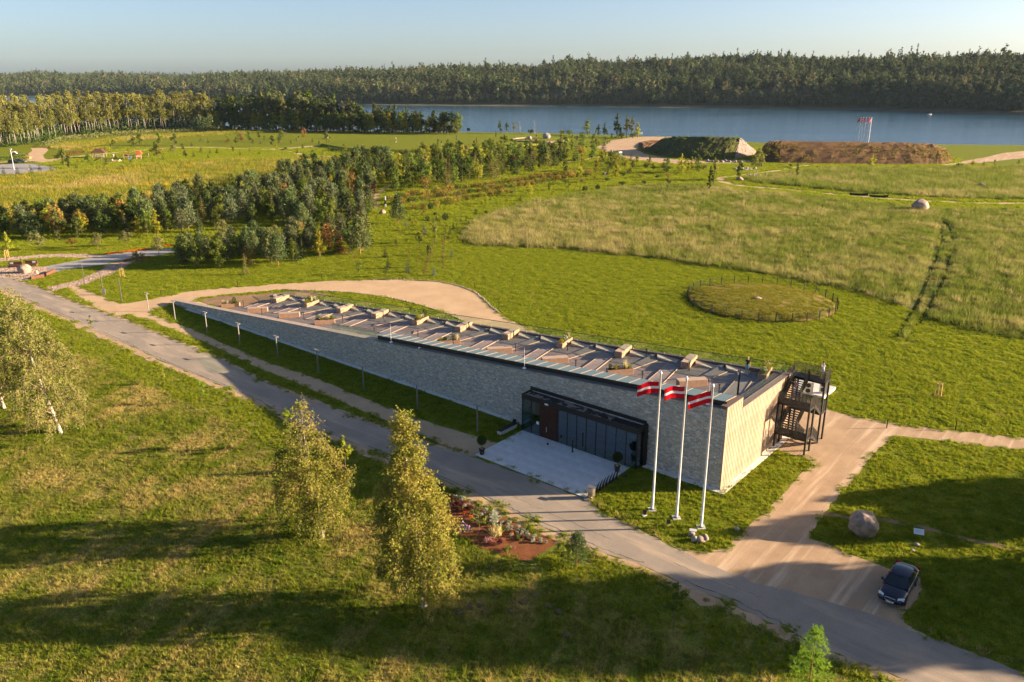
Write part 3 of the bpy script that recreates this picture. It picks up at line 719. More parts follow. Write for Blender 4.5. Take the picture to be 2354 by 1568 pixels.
NEAR = [(-170, 25), (170, 25), (170, 175), (-170, 175)]
hold = PAVED + [np.array(MEADOW)]
VERGE = [q for q in lo_out if -20 < q[1]] ; VERGE = VERGE + off_poly(VERGE, -4.5)[::-1]
P = grid_pts(VERGE, 1.0, 91, PAVED); sow('lawn_grass', P, lawn_v, 'fresh green grass on the bank along the near side of the road', 92)
ec = np.array(lo_out + hi_out); r_ = np.random.default_rng(93); k_ = r_.integers(0, len(ec) - 1, 520); t_e = r_.random((520, 1)); P = ec[k_] * (1 - t_e) + ec[k_ + 1] * t_e + r_.normal(0, .28, (520, 2)); ok = np.linalg.norm(ec[k_ + 1] - ec[k_], axis=1) < 30; P = P[ok]; P = P[in_view(P)]; P = P[~inside(P, np.array(g_yard))]
sow('edge_grass', P, [grass_patch('edge_tuft', 60, .28, .05, .2, .05, .6, M['rough_blade'], 95 + i) for i in range(3)], 'stray grass tufts creeping over the edges of the road', 94, z=.02)
P = grid_pts(ROUGH, 0.95, 1, PAVED + [np.array(VERGE)])
sow('rough_grass', P, rough_v, 'patchy sun-bleached grass between the birches', 2)
P = grid_pts(NEAR, 1.0, 3, hold + [np.array(ROUGH)])
sow('lawn_grass', P, lawn_v, 'short mown grass around the building', 4)
tracks = [spline(WL(q_), 14) for q_ in TRK]
P = grid_pts(MEADOW, 1.35, 5, PAVED)
for tr in tracks:
    for q in tr: P = P[np.hypot(P[:, 0] - q[0], P[:, 1] - q[1]) > 1.15]
st_m = inside(P, np.array(STRAW)); rr = np.random.default_rng(3).random(len(P))
dst = np.hypot(P[:, 0] - W(1120, 545)[0], P[:, 1] - W(1120, 545)[1]) + 9 * np.sin(P[:, 0] * .21 + 2 * np.sin(P[:, 1] * .13)); st = rr < np.clip(1.25 - dst / 52, .07, .9)
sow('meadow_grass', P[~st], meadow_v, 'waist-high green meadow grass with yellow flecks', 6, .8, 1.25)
mid = spline(WL([((a[0] + b[0]) / 2, (a[1] + b[1]) / 2) for a, b in zip(*TRK)]), 12); mid = np.array(mid) + rng.normal(0, .12, (len(mid), 2))
sow('track_grass', mid, [grass_patch('between_tuft', 150, .55, .15, .5, .05, .45, M['meadow_blade'], 97 + i, 4) for i in range(3)], 'narrow crest of grass between the two wheel tracks', 98)
sow('straw_grass', P[st], straw_v, 'bleached straw-coloured grass in the corner of the meadow', 7)
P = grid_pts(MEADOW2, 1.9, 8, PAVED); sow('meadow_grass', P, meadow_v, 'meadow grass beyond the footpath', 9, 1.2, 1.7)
P = grid_pts(GOLD, 2.4, 10, PAVED); sow('goldenrod', P, gold_v, 'goldenrod and dry grass in the open field', 11, .8, 1.3)
FARL = WL([(200, 372), (700, 357), (800, 363), (900, 362), (1400, 345), (1420, 360), (1640, 380), (1640, 420), (1430, 430), (1200, 465), (1085, 512), (1055, 545), (900, 600), (380, 625), (380, 560), (0, 556), (-60, 600), (-60, 520), (60, 510), (430, 455), (640, 412), (730, 387)])
P = grid_pts([(-200, 150), (200, 150), (200, 420), (-200, 420)], 2.0, 12, PAVED + [np.array(MEADOW), np.array(MEADOW2), np.array(GOLD)])
P = P[P[:, 1] > 174]
sow('lawn_grass', P, lawn_v, 'mown grass of the arboretum beyond the building', 13, 1.8, 2.4)
goldedge = WL([(430, 309), (560, 302), (700, 299), (700, 303), (560, 306), (430, 315), (300, 322), (150, 345), (110, 338), (300, 316)])
P = grid_pts(goldedge, 2.4, 14); sow('goldenrod', P, gold_v, 'band of goldenrod along the foot of the birch grove', 15, .9, 1.4)
a_, d_ = rng.uniform(0, 6.283, 520), (RR - .5) * np.sqrt(rng.random(520))
M['mound_blade'] = grassmat('mound_blade', (0.21, 0.215, 0.025), (0.29, 0.26, 0.04), (0.36, 0.27, 0.09), 0.60, 0.80, 0.25, 1.2, trans=.45)
scatter('mound_grass', np.stack([rc[0] + d_ * np.cos(a_), rc[1] + d_ * np.sin(a_), 1.0 * (1 - (np.arcsin(d_ / RR) / (math.pi / 2)) ** 2)], 1), a_ * 7, rng.uniform(.8, 1.1, 520), [grass_patch('mound_tuft', 520, .8, .03, .12, .05, .5, M['mound_blade'], 120 + i, 5) for i in range(3)], 'stuff', 'short olive grass on the round mound', 'grass')
# cobbles
pbv = []
for i in range(3):
    mb_ = MB(); r_ = np.random.default_rng(60 + i)
    for _ in range(14):
        p = r_.uniform(-.4, .4, 2); s_ = r_.uniform(.09, .16)
        mb_.add(rock_verts(np.array([p[0], p[1], 0.01]), (s_, s_, s_ * .6), r_), OCT, int(r_.integers(2)))
    pbv.append(mb_.mesh('cobble', [M['granite_light'], M['granite']]))
P = np.concatenate([grid_pts(c, .8, 61 + i) for i, c in enumerate((cob_a, cob_b, cob_c))])
o = scatter('cobbles', np.stack([P[:, 0], P[:, 1], np.full(len(P), .012)], 1), rng.uniform(0, 6.28, len(P)), np.ones(len(P)), pbv, 'stuff', 'rounded pinkish cobbles bedded in the garden walks', 'cobbles')

# ------------------------------------------------------------------ foliage building blocks
def unit(r, n):
    v = r.normal(size=(n, 3)); return v / np.linalg.norm(v, axis=1)[:, None]
def cards(mb, P, size, r, mi=0, flat=0.0, aspect=0.6):
    n = len(P); a = unit(r, n); b = unit(r, n)
    if flat: a[:, 2] *= 1 - flat; b[:, 2] *= 1 - flat; a /= np.linalg.norm(a, axis=1)[:, None]
    b = b - a * (a * b).sum(1)[:, None]; b /= np.linalg.norm(b, axis=1)[:, None] + 1e-9
    s = size * r.uniform(.6, 1.3, n)[:, None]
    mb.cards(P, a * s * .5, b * s * .5 * aspect, mi)
def shell(mb, P, N, size, r, aspect=.7, jit=.55, mi=0):
    """leaf cards that face outwards from their clump"""
    n = len(P); N = N / (np.linalg.norm(N, axis=1)[:, None] + 1e-9) + unit(r, n) * jit; N /= np.linalg.norm(N, axis=1)[:, None]
    a = np.cross(N, unit(r, n)); a /= np.linalg.norm(a, axis=1)[:, None] + 1e-9; b = np.cross(N, a); s = size * r.uniform(.6, 1.3, n)[:, None]
    mb.cards(P, a * s * .5, b * s * .5 * aspect, mi)
def blob_points(r, centres, radii, n, squash=0.8):
    w = np.array(radii) ** 2; k = r.choice(len(centres), n, p=w / w.sum())
    d = unit(r, n) * (r.random(n) ** .35)[:, None]
    blob_points.out = d
    return np.array(centres)[k] + d * np.array(radii)[k][:, None] * np.array([1, 1, squash])
def deciduous(seed, h, rad, base, n, leaf, mat_, bark='bark', shape='round', nb=18, trunk_r=None, dens=1.0):
    r = np.random.default_rng(seed); C_, Rr = [], []
    for _ in range(nb):
        t = r.random()
        z = base + (h - base) * (0.08 + 0.86 * t)
        prof_ = {'round': math.sin(math.pi * (0.16 + 0.78 * t)) ** .7, 'cone': (1 - t) ** .8 + .14, 'oval': math.sin(math.pi * (0.1 + 0.85 * t)) ** .9, 'spread': (0.55 + .45 * math.sin(math.pi * t))}[shape]
        a = r.uniform(0, 6.283); d = rad * prof_ * math.sqrt(r.random()) * .85
        C_.append((d * math.cos(a), d * math.sin(a), z)); Rr.append(rad * r.uniform(.22, .42) * (0.5 + .6 * prof_))
    mb = MB(); P = blob_points(r, C_, Rr, n); P[:, 2] = np.maximum(P[:, 2], .12)
    m_ax = n // 5; t_ = r.random(m_ax); ax_r = rad * (.30 * (1 - .85 * t_)); ax = np.stack([r.normal(0, 1, m_ax) * ax_r * .6, r.normal(0, 1, m_ax) * ax_r * .6, base * 1.1 + (h - base * 1.1) * t_], 1)
    P[:m_ax] = ax; blob_points.out[:m_ax] = unit(r, m_ax)
    shell(mb, P, blob_points.out + .35 * (P - [0, 0, (base + h) * .5]) / rad, leaf, r)
    tr = MB(); tr_ = trunk_r or h * .017
    tr.tube([(0, 0, -.1), (r.normal(0, .02 * h), 0, base + .1 * h), (0, r.normal(0, .02 * h), h * .8)], [tr_, tr_ * .75, tr_ * .2], 6)
    for c in C_[::2]:
        z0 = max(base * .7, c[2] - h * .18); tr.tube([(0, 0, min(z0, h * .75)), tuple(c)], [tr_ * .35, tr_ * .12], 4, cap=False)
    return [('trunk', tr.mesh('trunk', M[bark])), ('crown', mb.mesh('crown', mat_))]
def pine(seed, h, rad, n, mat_, base=.18):
    r = np.random.default_rng(seed); mb = MB(); tr = MB(); tw = h * .018
    tr.tube([(0, 0, -.1), (0, 0, h * .5), (0, 0, h * .97)], [tw, tw * .7, tw * .15], 6)
    tips = []
    for z in np.linspace(h * base, h * .97, 13):
        t = (z / h - base) / (1 - base); rr = rad * (1 - t) ** .65 * r.uniform(.75, 1.1) + .15
        k = 6 if t < .8 else 4
        for a in np.arange(k) * 6.283 / k + r.uniform(0, 6):
            tip = np.array([rr * math.cos(a), rr * math.sin(a), z + rr * .28]); p0 = np.array([0, 0, z - .05])
            tr.tube([p0, tip * [.9, .9, 1]], [tw * .22, tw * .08], 3, cap=False)
            for q in (.45, .75, 1.0): tips.append(p0 + (tip - p0) * q + r.normal(0, .08 * rad, 3))
    tips = np.array(tips); k = r.integers(0, len(tips), n)
    P = tips[k] + r.normal(0, .085 * rad + .06, (n, 3))
    d = unit(r, n) * .8 + np.array([0, 0, .7]); d /= np.linalg.norm(d, axis=1)[:, None]
    L_ = (0.11 * rad + .14) * r.uniform(.7, 1.3, n)[:, None]; s = np.cross(d, unit(r, n)) * (.035 * rad + .03)
    mb.cards(P + d * L_ * .5, d * L_, s)
    return [('trunk', tr.mesh('trunk', M['bark_pine'])), ('crown', mb.mesh('crown', mat_))]
def spruce(seed, h, rad, mat_, nw=14, sparse=1.0, droop=.25, bark='bark'):
    r = np.random.default_rng(seed); mb = MB(); tr = MB(); tw = h * .016
    tr.tube([(0, 0, -.1), (0, 0, h * .98)], [tw, tw * .15], 6)
    Ps, Us, Vs = [], [], []
    for z in np.linspace(h * .05, h * .96, nw):
        t = z / h; rr = rad * (1 - t) ** .85 * r.uniform(.85, 1.12) + .06
        for a in np.arange(8) * 6.283 / 8 + r.uniform(0, 6):
            if r.random() > sparse: continue
            dirv = np.array([math.cos(a), math.sin(a), -droop + .35 * t])
            sidev = np.array([-math.sin(a), math.cos(a), 0])
            for q in np.linspace(.18, 1, 6):
                p = np.array([0, 0, z]) + dirv * rr * q * r.uniform(.92, 1.08)
                wd = rr * .30 * (1.15 - q * .75) + .04
                for sg in (1, -1):
                    v = sidev * sg * .8 + dirv * .55 + np.array([0, 0, r.normal(0, .25)])
                    Ps.append(p + v * wd * .5); Us.append(v * wd * .75); Vs.append(np.cross(v, unit(r, 1)[0]) * wd * .28)
    mb.cards(np.array(Ps), np.array(Us), np.array(Vs))
    return [('trunk', tr.mesh('trunk', M[bark])), ('crown', mb.mesh('crown', mat_))]
def bush(seed, h, rad, n, leaf, mat_, squash=.75):
    r = np.random.default_rng(seed); k = 7
    C_ = [(r.normal(0, rad * .4), r.normal(0, rad * .4), h * r.uniform(.35, .68)) for _ in range(k)]
    mb = MB(); P = blob_points(r, C_, [rad * r.uniform(.4, .62) for _ in range(k)], n, squash); P[:, 2] = np.clip(P[:, 2], .03, None)
    cards(mb, P, leaf, r)
    tr = MB()
    for c in C_: tr.tube([(0, 0, -.05), c], [.03 * h, .012 * h], 4, cap=False)
    return [('stem', tr.mesh('stem', M['bark'])), ('foliage', mb.mesh('foliage', mat_))]
def plant(name, proto, label, cat, xy, scale=1.0, rot=None, group=None, z=0.0, sq=1.0, tilt=0.0):
    o = bpy.data.objects.new(name, None); COL.objects.link(o)
    o.location = (xy[0], xy[1], z); o.rotation_euler = (tilt, 0, random.uniform(0, 6.28) if rot is None else rot); o.scale = (scale * sq, scale * sq, scale)
    tag(o, label, cat, group)
    for nm, me_ in proto:
        c = bpy.data.objects.new(nm, me_); COL.objects.link(c); c.parent = o
    return o
L = {
    'pine': leafmat('pine_needles', (0.080, 0.115, 0.040), (0.136, 0.166, 0.065), .25, .7, .25),
    'pine_grey': leafmat('grey_pine_needles', (0.092, 0.117, 0.057), (0.141, 0.159, 0.081), .25, .7, .25),
    'spruce': leafmat('spruce_needles', (0.038, 0.064, 0.023), (0.067, 0.096, 0.032), .25, .8, .25),
    'blue': leafmat('blue_spruce_needles', (0.090, 0.122, 0.109), (0.128, 0.160, 0.141), .25, .8, .2),
    'larch': leafmat('golden_larch', (0.384, 0.237, 0.058), (0.461, 0.307, 0.090), .4, .8, .1),
    'larch_green': leafmat('green_larch', (0.166, 0.173, 0.045), (0.230, 0.211, 0.064), .4, .8, .15),
    'leaf': leafmat('green_leaves', (0.090, 0.134, 0.023), (0.147, 0.186, 0.033), .45, .6, .3, .015),
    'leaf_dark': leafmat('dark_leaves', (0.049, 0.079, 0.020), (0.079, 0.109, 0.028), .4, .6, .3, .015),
    'yellow': leafmat('yellow_green_leaves', (0.256, 0.269, 0.026), (0.346, 0.320, 0.038), .5, .6, .2, .02),
    'rusty': leafmat('rusty_leaves', (0.218, 0.147, 0.038), (0.307, 0.192, 0.058), .45, .6, .25, .02),
    'olive': leafmat('olive_leaves', (0.154, 0.166, 0.058), (0.218, 0.218, 0.083), .45, .6, .25, .015),
    'purple': leafmat('purple_leaves', (0.070, 0.020, 0.026), (0.109, 0.032, 0.036), .3, .6, .2),
    'birch': leafmat('birch_leaves', (0.179, 0.198, 0.038), (0.269, 0.262, 0.074), .45, .5, .2, .012),
    'birch_gold': leafmat('birch_leaves_gold', (0.198, 0.224, 0.036), (0.320, 0.288, 0.061), .45, .35, .08, .008),
    'shrub': leafmat('ochre_shrub', (0.256, 0.186, 0.038), (0.173, 0.173, 0.036), .4, .8, .25, .02),
    'thuja': leafmat('thuja', (0.038, 0.067, 0.020), (0.064, 0.096, 0.026), .25, 2, .2),
    'silver': leafmat('silver_leaves', (0.307, 0.346, 0.256), (0.384, 0.422, 0.333), .3, 2, .15),
    'fresh': leafmat('fresh_pine', (0.166, 0.256, 0.026), (0.243, 0.333, 0.038), .5, 1.2, .15),
    'plume': leafmat('plume_grass', (0.538, 0.435, 0.218), (0.600, 0.512, 0.256), .4, 2, .1),
}
for i_, (a_, b_, c_) in enumerate((((0.064, 0.087, 0.036), (0.109, 0.128, 0.054), 'mixed'), ((0.141, 0.147, 0.070), (0.198, 0.186, 0.096), 'pale'), ((0.041, 0.064, 0.028), (0.064, 0.087, 0.038), 'dark'))):
    L['forest_' + c_] = leafmat('forest_' + c_, a_, b_, .3, .15, .3, .02)

# ------------------------------------------------------------------ far wood on the other bank: one mass
def wood_tree(seed, h, rad, n, leaf, mat_, shape):
    r = np.random.default_rng(seed); mb = MB()
    pr = deciduous(seed, h, rad, h * .18 if shape != 'cone' else h * .08, int(n * 1.9), leaf * .8, mat_, shape=shape, nb=13)
    return pr[1][1]
wood_v = [wood_tree(1, 21, 5.0, 150, 2.0, L['forest_mixed'], 'oval'), wood_tree(2, 23, 4.2, 150, 1.8, L['forest_dark'], 'cone'), wood_tree(3, 20, 5.6, 160, 2.1, L['forest_mixed'], 'round'),
          wood_tree(4, 19, 5.2, 150, 1.9, L['forest_pale'], 'oval'), wood_tree(5, 24, 4.0, 140, 1.8, L['forest_dark'], 'cone'), wood_tree(6, 17, 5.6, 150, 1.9, L['forest_mixed'], 'round'),
          wood_tree(7, 22, 4.4, 150, 1.9, L['forest_mixed'], 'cone')]
r_ = np.random.default_rng(77)
n_w = 15000
px = r_.uniform(-160, 2520, n_w); dc = np.interp(px, DC[:, 0], DC[:, 1]); tq = r_.random(n_w) ** .85 * 1.12
keep = r_.random(n_w) < np.clip(shoreY(px) / 1900, .5, 1)
px, dc, tq = px[keep], dc[keep], tq[keep]
px2 = r_.uniform(-160, 2520, 1500); px = np.concatenate([px, px2]); dc = np.concatenate([dc, np.full(1500, 30.0)]); tq = np.concatenate([tq, r_.uniform(-.16, .4, 1500)])
low = np.concatenate([np.zeros(len(px) - 1500, bool), np.ones(1500, bool)])
Y = shoreY(px) + 9 + dc * tq
zz = hill_z(px, Y); X_ = far_pt(px, Y)
patch = np.sin(X_ * .021 + 1.3 * np.sin(Y * .013)) + np.sin(Y * .024 + X_ * .009) + r_.normal(0, .75, len(px))
pick = np.where(patch > 1.1, r_.choice([3, 3, 0], len(px)), np.where(patch < -.7, r_.choice([2, 5, 1, 6, 0], len(px)), r_.choice([0, 2, 5, 0, 2, 5, 6], len(px))))
pick[low] = r_.choice([5, 3, 2, 0], low.sum())
s = r_.uniform(.95, 1.4, len(px)) * (1 + .12 * np.sin(X_ * .03 + Y * .02)) * (1 + .25 * (r_.random(len(px)) < .06)); s[low] *= .5
scatter('far_wood', np.stack([X_, Y, zz - .8], 1), r_.uniform(0, 6.28, len(px)), np.stack([s * r_.uniform(.85, 1.25, len(s)), s * r_.uniform(.85, 1.25, len(s)), s * r_.uniform(.9, 1.15, len(s))], 1), wood_v, 'stuff', 'dense mixed wood covering the far river bank to the skyline', 'wood', pick=pick)
px = r_.uniform(-100, 2450, 2600); k_ = r_.choice([3200, 4600, 6500], 2600); Y = k_ + r_.uniform(-150, 150, 2600)
ty = np.interp(px, [-100, 250, 480, 620, 900, 1300, 2000, 2450], [171, 170, 172, 166, 163, 160, 150, 140]) + np.sin(px * .012 + k_) * 2.5
zt = CAM_H + Y * (-_S - (ty - 784) / _F * _C) / (_C - (ty - 784) / _F * _S)
s = r_.uniform(1.7, 2.6, len(px))
scatter('distant_wood', np.stack([far_pt(px, Y), Y, zt - 20 * s], 1), r_.uniform(0, 6.28, len(px)), np.stack([s * 1.6, s * 1.6, s], 1), wood_v, 'stuff', 'distant blue wooded ridges along the horizon', 'wood')

# ------------------------------------------------------------------ the building: local x = -s, y = t
bld = thing('visitor_centre', 'long stone-faced wedge building with a sloping timber deck roof', 'building', bw(0, 0), BROT)
def bp(name, mb, mats, parent=None, smooth=False, kind=None): return mb.build(name, mats, parent or bld, smooth, kind)
def LX(s, t, z): return (-s, t, z)
def slab(mb, s0, s1, t0, t1, zb, zt, mi=0):
    """block between s0 < s1, t0 < t1 whose bottom / top heights are functions of s (or numbers)"""
    fb = zb if callable(zb) else (lambda s: zb); ft = zt if callable(zt) else (lambda s: zt)
    q = [(s1, t0), (s0, t0), (s0, t1), (s1, t1)]
    return mb.hexa([LX(s, t, fb(s)) for s, t in q], [LX(s, t, ft(s)) for s, t in q], mi)
EN0, EN1, END, ENH = 7.75, 21.5, 1.54, 4.1                      # entrance box
OP0, OP1 = EN0 + .15, EN1 - .15
mb = MB()
slab(mb, 0.05, OP0, .06, .5, 0, lambda s: zcop(s) - .03)
slab(mb, OP1, WALL_L, .06, .5, 0, lambda s: zcop(s) - .03)
slab(mb, OP0, OP1, .06, .5, ENH - .3, lambda s: zcop(s) - .03)
bp('front_wall', mb, M['mortar'])
mb = MB(); slab(mb, 0.06, 88.3, 14.0, 14.4, -.1, lambda s: zdeck(s) - .02); bp('rear_wall', mb, M['concrete'])
mb = MB(); slab(mb, 0.06, .36, .5, 14.0, 0, 6.6); bp('end_wall', mb, M['timber_back'])
mb = MB(); slab(mb, OP0, OP1, .5, 6, .0, .05); slab(mb, OP0, OP1, 6, 6.2, .05, ENH); slab(mb, OP0 - .2, OP0, .5, 6, .05, ENH); slab(mb, OP1, OP1 + .2, .5, 6, .05, ENH); slab(mb, OP0, OP1, .5, 6.2, ENH, ENH + .2)
slab(mb, 10.3, 13.6, 2.2, 3.4, .05, 1.0); bp('lobby', mb, M['interior'])
# stone courses
unit_stone = []
for i, m_ in enumerate(M['stones']):
    b_ = bmesh.new(); bmesh.ops.create_cube(b_, size=1.0)
    for v in b_.verts:
        if v.co.y < 0: v.co.x *= .94; v.co.z *= .88
    me_ = bpy.data.meshes.new('stone'); b_.to_mesh(me_); b_.free(); me_.materials.append(m_); unit_stone.append(me_)
r_ = np.random.default_rng(21); rest = MB(); n_st = 0
z = .10
while z < 7.7:
    hgt = float(r_.uniform(.105, .165)); s = 0.02
    while s < WALL_L:
        ln = float(r_.uniform(.22, .55)); s1 = min(s + ln, WALL_L)
        top = min(z + hgt, zcop(s1) - .05)
        if top - z < .05: break
        if not (z < ENH - .25 and s1 > EN0 - .05 and s < EN1 + .05):
            pr = float(r_.uniform(.0, .045)); mi = int(r_.choice(5, p=[.3, .22, .22, .16, .10]))
            if s1 < 2.35 and n_st < 300:
                o = obj('stone', unit_stone[mi], bld); o.location = ((-(s + s1) / 2), .05 - pr / 2, (z + top) / 2); o.scale = (s1 - s - .014, .10 + pr, top - z - .012); n_st += 1
            else:
                x0, x1, y0 = -s1 + .007, -s - .007, -pr
                a, b2 = .008, .006
                rest.add([(x0, .07, z + .005), (x1, .07, z + .005), (x1, .07, top - .007), (x0, .07, top - .007), (x0 + a, y0, z + .005 + b2), (x1 - a, y0, z + .005 + b2), (x1 - a, y0, top - .007 - b2), (x0 + a, y0, top - .007 - b2)],
                         [(4, 5, 6, 7), (0, 1, 5, 4), (1, 2, 6, 5), (2, 3, 7, 6), (3, 0, 4, 7)], mi)
        s = s1
    z += hgt
bp('stone_courses', rest, M['stones'], kind='stuff')
mb = MB(); slab(mb, -.62, EN0 - .1, -.62, -.002, -.1, .085); slab(mb, -.62, -.08, .0, 15.9, -.1, .085); slab(mb, EN1 + .1, 91, -.5, -.002, -.1, .09); bp('plinth', mb, M['white_plinth'])
# coping: grey by the skylight, broad pale planks beyond
mb = MB(); slab(mb, 0.0, 46.2, -.08, .62, lambda s: zcop(s) - .03, lambda s: zcop(s) + .03); bp('coping', mb, M['grey_metal'])
mb = MB(); s = 46.25
while s < WALL_L - .1:
    s1 = min(s + 2.4, WALL_L + .1); slab(mb, s, s1 - .012, -.08, .86, lambda q: zcop(q) - .03, lambda q: zcop(q) + .035); s = s1
bp('coping', mb, M['coping_wood'])
mb = MB(); slab(mb, 46.2, WALL_L, .5, .84, -.1, lambda s: zcop(s) - .04); bp('parapet_back', mb, M['coping_wood'])
# deck: slab, separate boards
mb = MB(); slab(mb, .3, 88.3, .86, 14.0, lambda s: zdeck(s) - .5, lambda s: zdeck(s) - .035); bp('roof_slab', mb, M['timber_back'])
mb = MB(); t = .9; r_ = np.random.default_rng(5)
while t < 14.0:
    s = .3 + float(r_.uniform(-3, 0))
    while s < 88.3:
        s1 = s + float(r_.uniform(3.4, 4.6)); a, b2 = max(s, .3), min(s1, 88.3)
        if b2 - a > .2: slab(mb, a, b2 - .01, t, t + .125, lambda q: zdeck(q) - .03, lambda q, d=float(r_.uniform(0, .008)): zdeck(q) + d, int(r_.integers(4)))
        s = s1
    t += .142
bp('deck_boards', mb, M['decks'], kind='stuff')
# rear parapet with glass balustrade
mb = MB(); slab(mb, 0, 86.5, 14.0, 14.45, lambda s: zdeck(s) - .3, lambda s: zdeck(s) + .36); bp('rear_parapet', mb, M['brown_cap'])
pane = None
s = .4
while s < 85.5:
    mb = MB(); slab(mb, s + .02, s + 1.93, 14.2, 14.22, lambda q: zdeck(q) + .40, lambda q: zdeck(q) + 1.22)
    bp('glass_panel', mb, M['clear_glass']); s += 1.95
mb = MB(); mb.beam(LX(0, 14.21, zdeck(0) + 1.25), LX(86, 14.21, zdeck(86) + 1.25), .055); bp('handrail', mb, M['black_metal'])
mb = MB(); s = .4
while s < 86: slab(mb, s - .02, s + .02, 14.12, 14.19, lambda q: zdeck(q) + .36, lambda q: zdeck(q) + .55); s += 1.95
bp('rail_clamps', mb, M['grey_metal'])
# timber end face: one batten per board
mb_long, mb_tall = MB(), MB()
mb_long.box(-.025, .045, -.115, .115, .09, 6.95); mb_tall.box(-.025, .045, -.115, .115, .09, 8.0)
ml, mt = mb_long.mesh('batten', M['timber']), mb_tall.mesh('batten', M['timber'])
mb = MB(); mb.box(-.30, .0, 0.0, 2.9, .09, 7.98); mb.box(-.3, .0, 2.9, 15.3, .09, 6.93); bp('cladding_backing', mb, M['timber_back'])
t = .20
while t < 15.2:
    if not 12.6 < t < 13.7:
        o = obj('batten', mt if t < 2.9 else ml, bld); o.location = (.03, t, 0)
    t += .335
mb = MB(); mb.box(-.05, .07, -.10, .06, .09, 8.0); bp('corner_post', mb, M['timber'])
mb = MB(); mb.box(-.55, .10, -.13, 2.98, 8.0, 8.07); mb.box(-.55, .10, 2.98, 15.4, 6.955, 7.02); mb.box(-.03, .06, 2.92, 3.0, 7.02, 8.0); mb.box(-.55, -.3, 0, 2.9, 7, 8.0); bp('end_cap', mb, M['brown_cap'])
mb = MB(); mb.box(.0, .06, 9.6, 10.7, .1, 2.2); bp('service_door', mb, M['timber'])
mb = MB(); mb.box(.06, .12, 9.05, 9.5, 1.9, 2.6); bp('meter_box', mb, M['grey_metal'])
# glass guard above the low parapet, slotted grating inside it
for k in range(6):
    mb = MB(); mb.box(-.62, -.60, 3.2 + k * 1.9, 5.08 + k * 1.9, 6.75, 7.75); bp('glass_panel', mb, M['clear_glass'])
mb = MB()
for k in range(84): mb.box(-1.6, -.62, 3.1 + k * .13, 3.16 + k * .13, 6.66, 6.70)
bp('roof_grating', mb, M['grey_metal'], kind='stuff')
# skylight along the near edge
mb = MB(); slab(mb, .3, 46.0, .50, .60, lambda s: zcop(s) + .02, lambda s: zcop(s) + .46); slab(mb, 45.9, 46.05, .6, 2.6, lambda s: zdeck(s), lambda s: zcop(s) + .40); slab(mb, .3, 46.0, 2.58, 2.7, lambda s: zdeck(s), lambda s: zcop(s) + .30)
bp('skylight_upstand', mb, M['black_metal'])
s = .45; bars = MB(); pts_ = MB()
def zsk(s, t): return zcop(s) + .47 - .08 * (t - .5)
while s < 45.2:
    mb = MB(); q = [(s + 1.36, .5), (s + .03, .5), (s + .03, 2.62), (s + 1.36, 2.62)]
    mb.hexa([LX(a, b, zsk(a, b)) for a, b in q], [LX(a, b, zsk(a, b) + .03) for a, b in q]); bp('skylight_pane', mb, M['skylight'])
    bars.beam(LX(s, .5, zsk(s, .5) + .03), LX(s, 2.62, zsk(s, 2.62) + .03), .05, .05)
    s += 1.395
bp('skylight_bars', bars, M['edge_wood'])
# stair well in the deck with a glass guard
mb = MB(); slab(mb, 46.6, 55.6, .95, 2.4, lambda s: zdeck(s) - .02, lambda s: zdeck(s) + .035); bp('stair_well', mb, M['black_metal'])
for k in range(5):
    mb = MB(); slab(mb, 46.6 + k * 1.8, 48.36 + k * 1.8, 2.42, 2.44, lambda s: zdeck(s) + .05, lambda s: zdeck(s) + 1.1); bp('glass_panel', mb, M['clear_glass'])
    mb = MB(); slab(mb, 46.6 + k * 1.8, 48.36 + k * 1.8, .93, .95, lambda s: zcop(s) + .05, lambda s: zcop(s) + .95); bp('glass_panel', mb, M['clear_glass'])
mb = MB(); slab(mb, 46.55, 46.57, .95, 2.42, lambda s: zdeck(s) + .05, lambda s: zdeck(s) + 1.1); bp('glass_panel', mb, M['clear_glass'])
mb = MB(); mb.beam(LX(55.2, 1.2, zdeck(55) + .9), LX(50.5, 1.2, zdeck(50) + .2), .05); mb.beam(LX(52, 2.2, zdeck(52) + .9), LX(48, 2.2, zdeck(48) + .2), .05); bp('stair_rail', mb, M['black_metal'])
# lightning rods on the coping, camera
for s in (43.2, 22.6, 1.9):
    mb = MB(); z0 = zcop(s) + .03; mb.lathe([(.22, z0), (.20, z0 + .08), (.03, z0 + .2), (.018, z0 + .25), (.008, z0 + 2.3)], 8, 0, (-s, .2)); bp('lightning_rod', mb, M['white_paint'])
mb = MB(); mb.lathe([(.05, 5.0), (.1, 5.05), (.1, 5.15), (.04, 5.2)], 8, 0, (-38.0, -.16)); mb.box(-38.04, -37.96, -.16, .05, 5.08, 5.14); bp('wall_camera', mb, M['white_paint'])
mb = MB(); mb.lathe([(.05, 3.0), (.1, 3.05), (.1, 3.15), (.04, 3.2)], 8, 0, (-.7, -.16)); mb.box(-.74, -.66, -.16, .05, 3.08, 3.14); bp('wall_camera', mb, M['white_paint'])

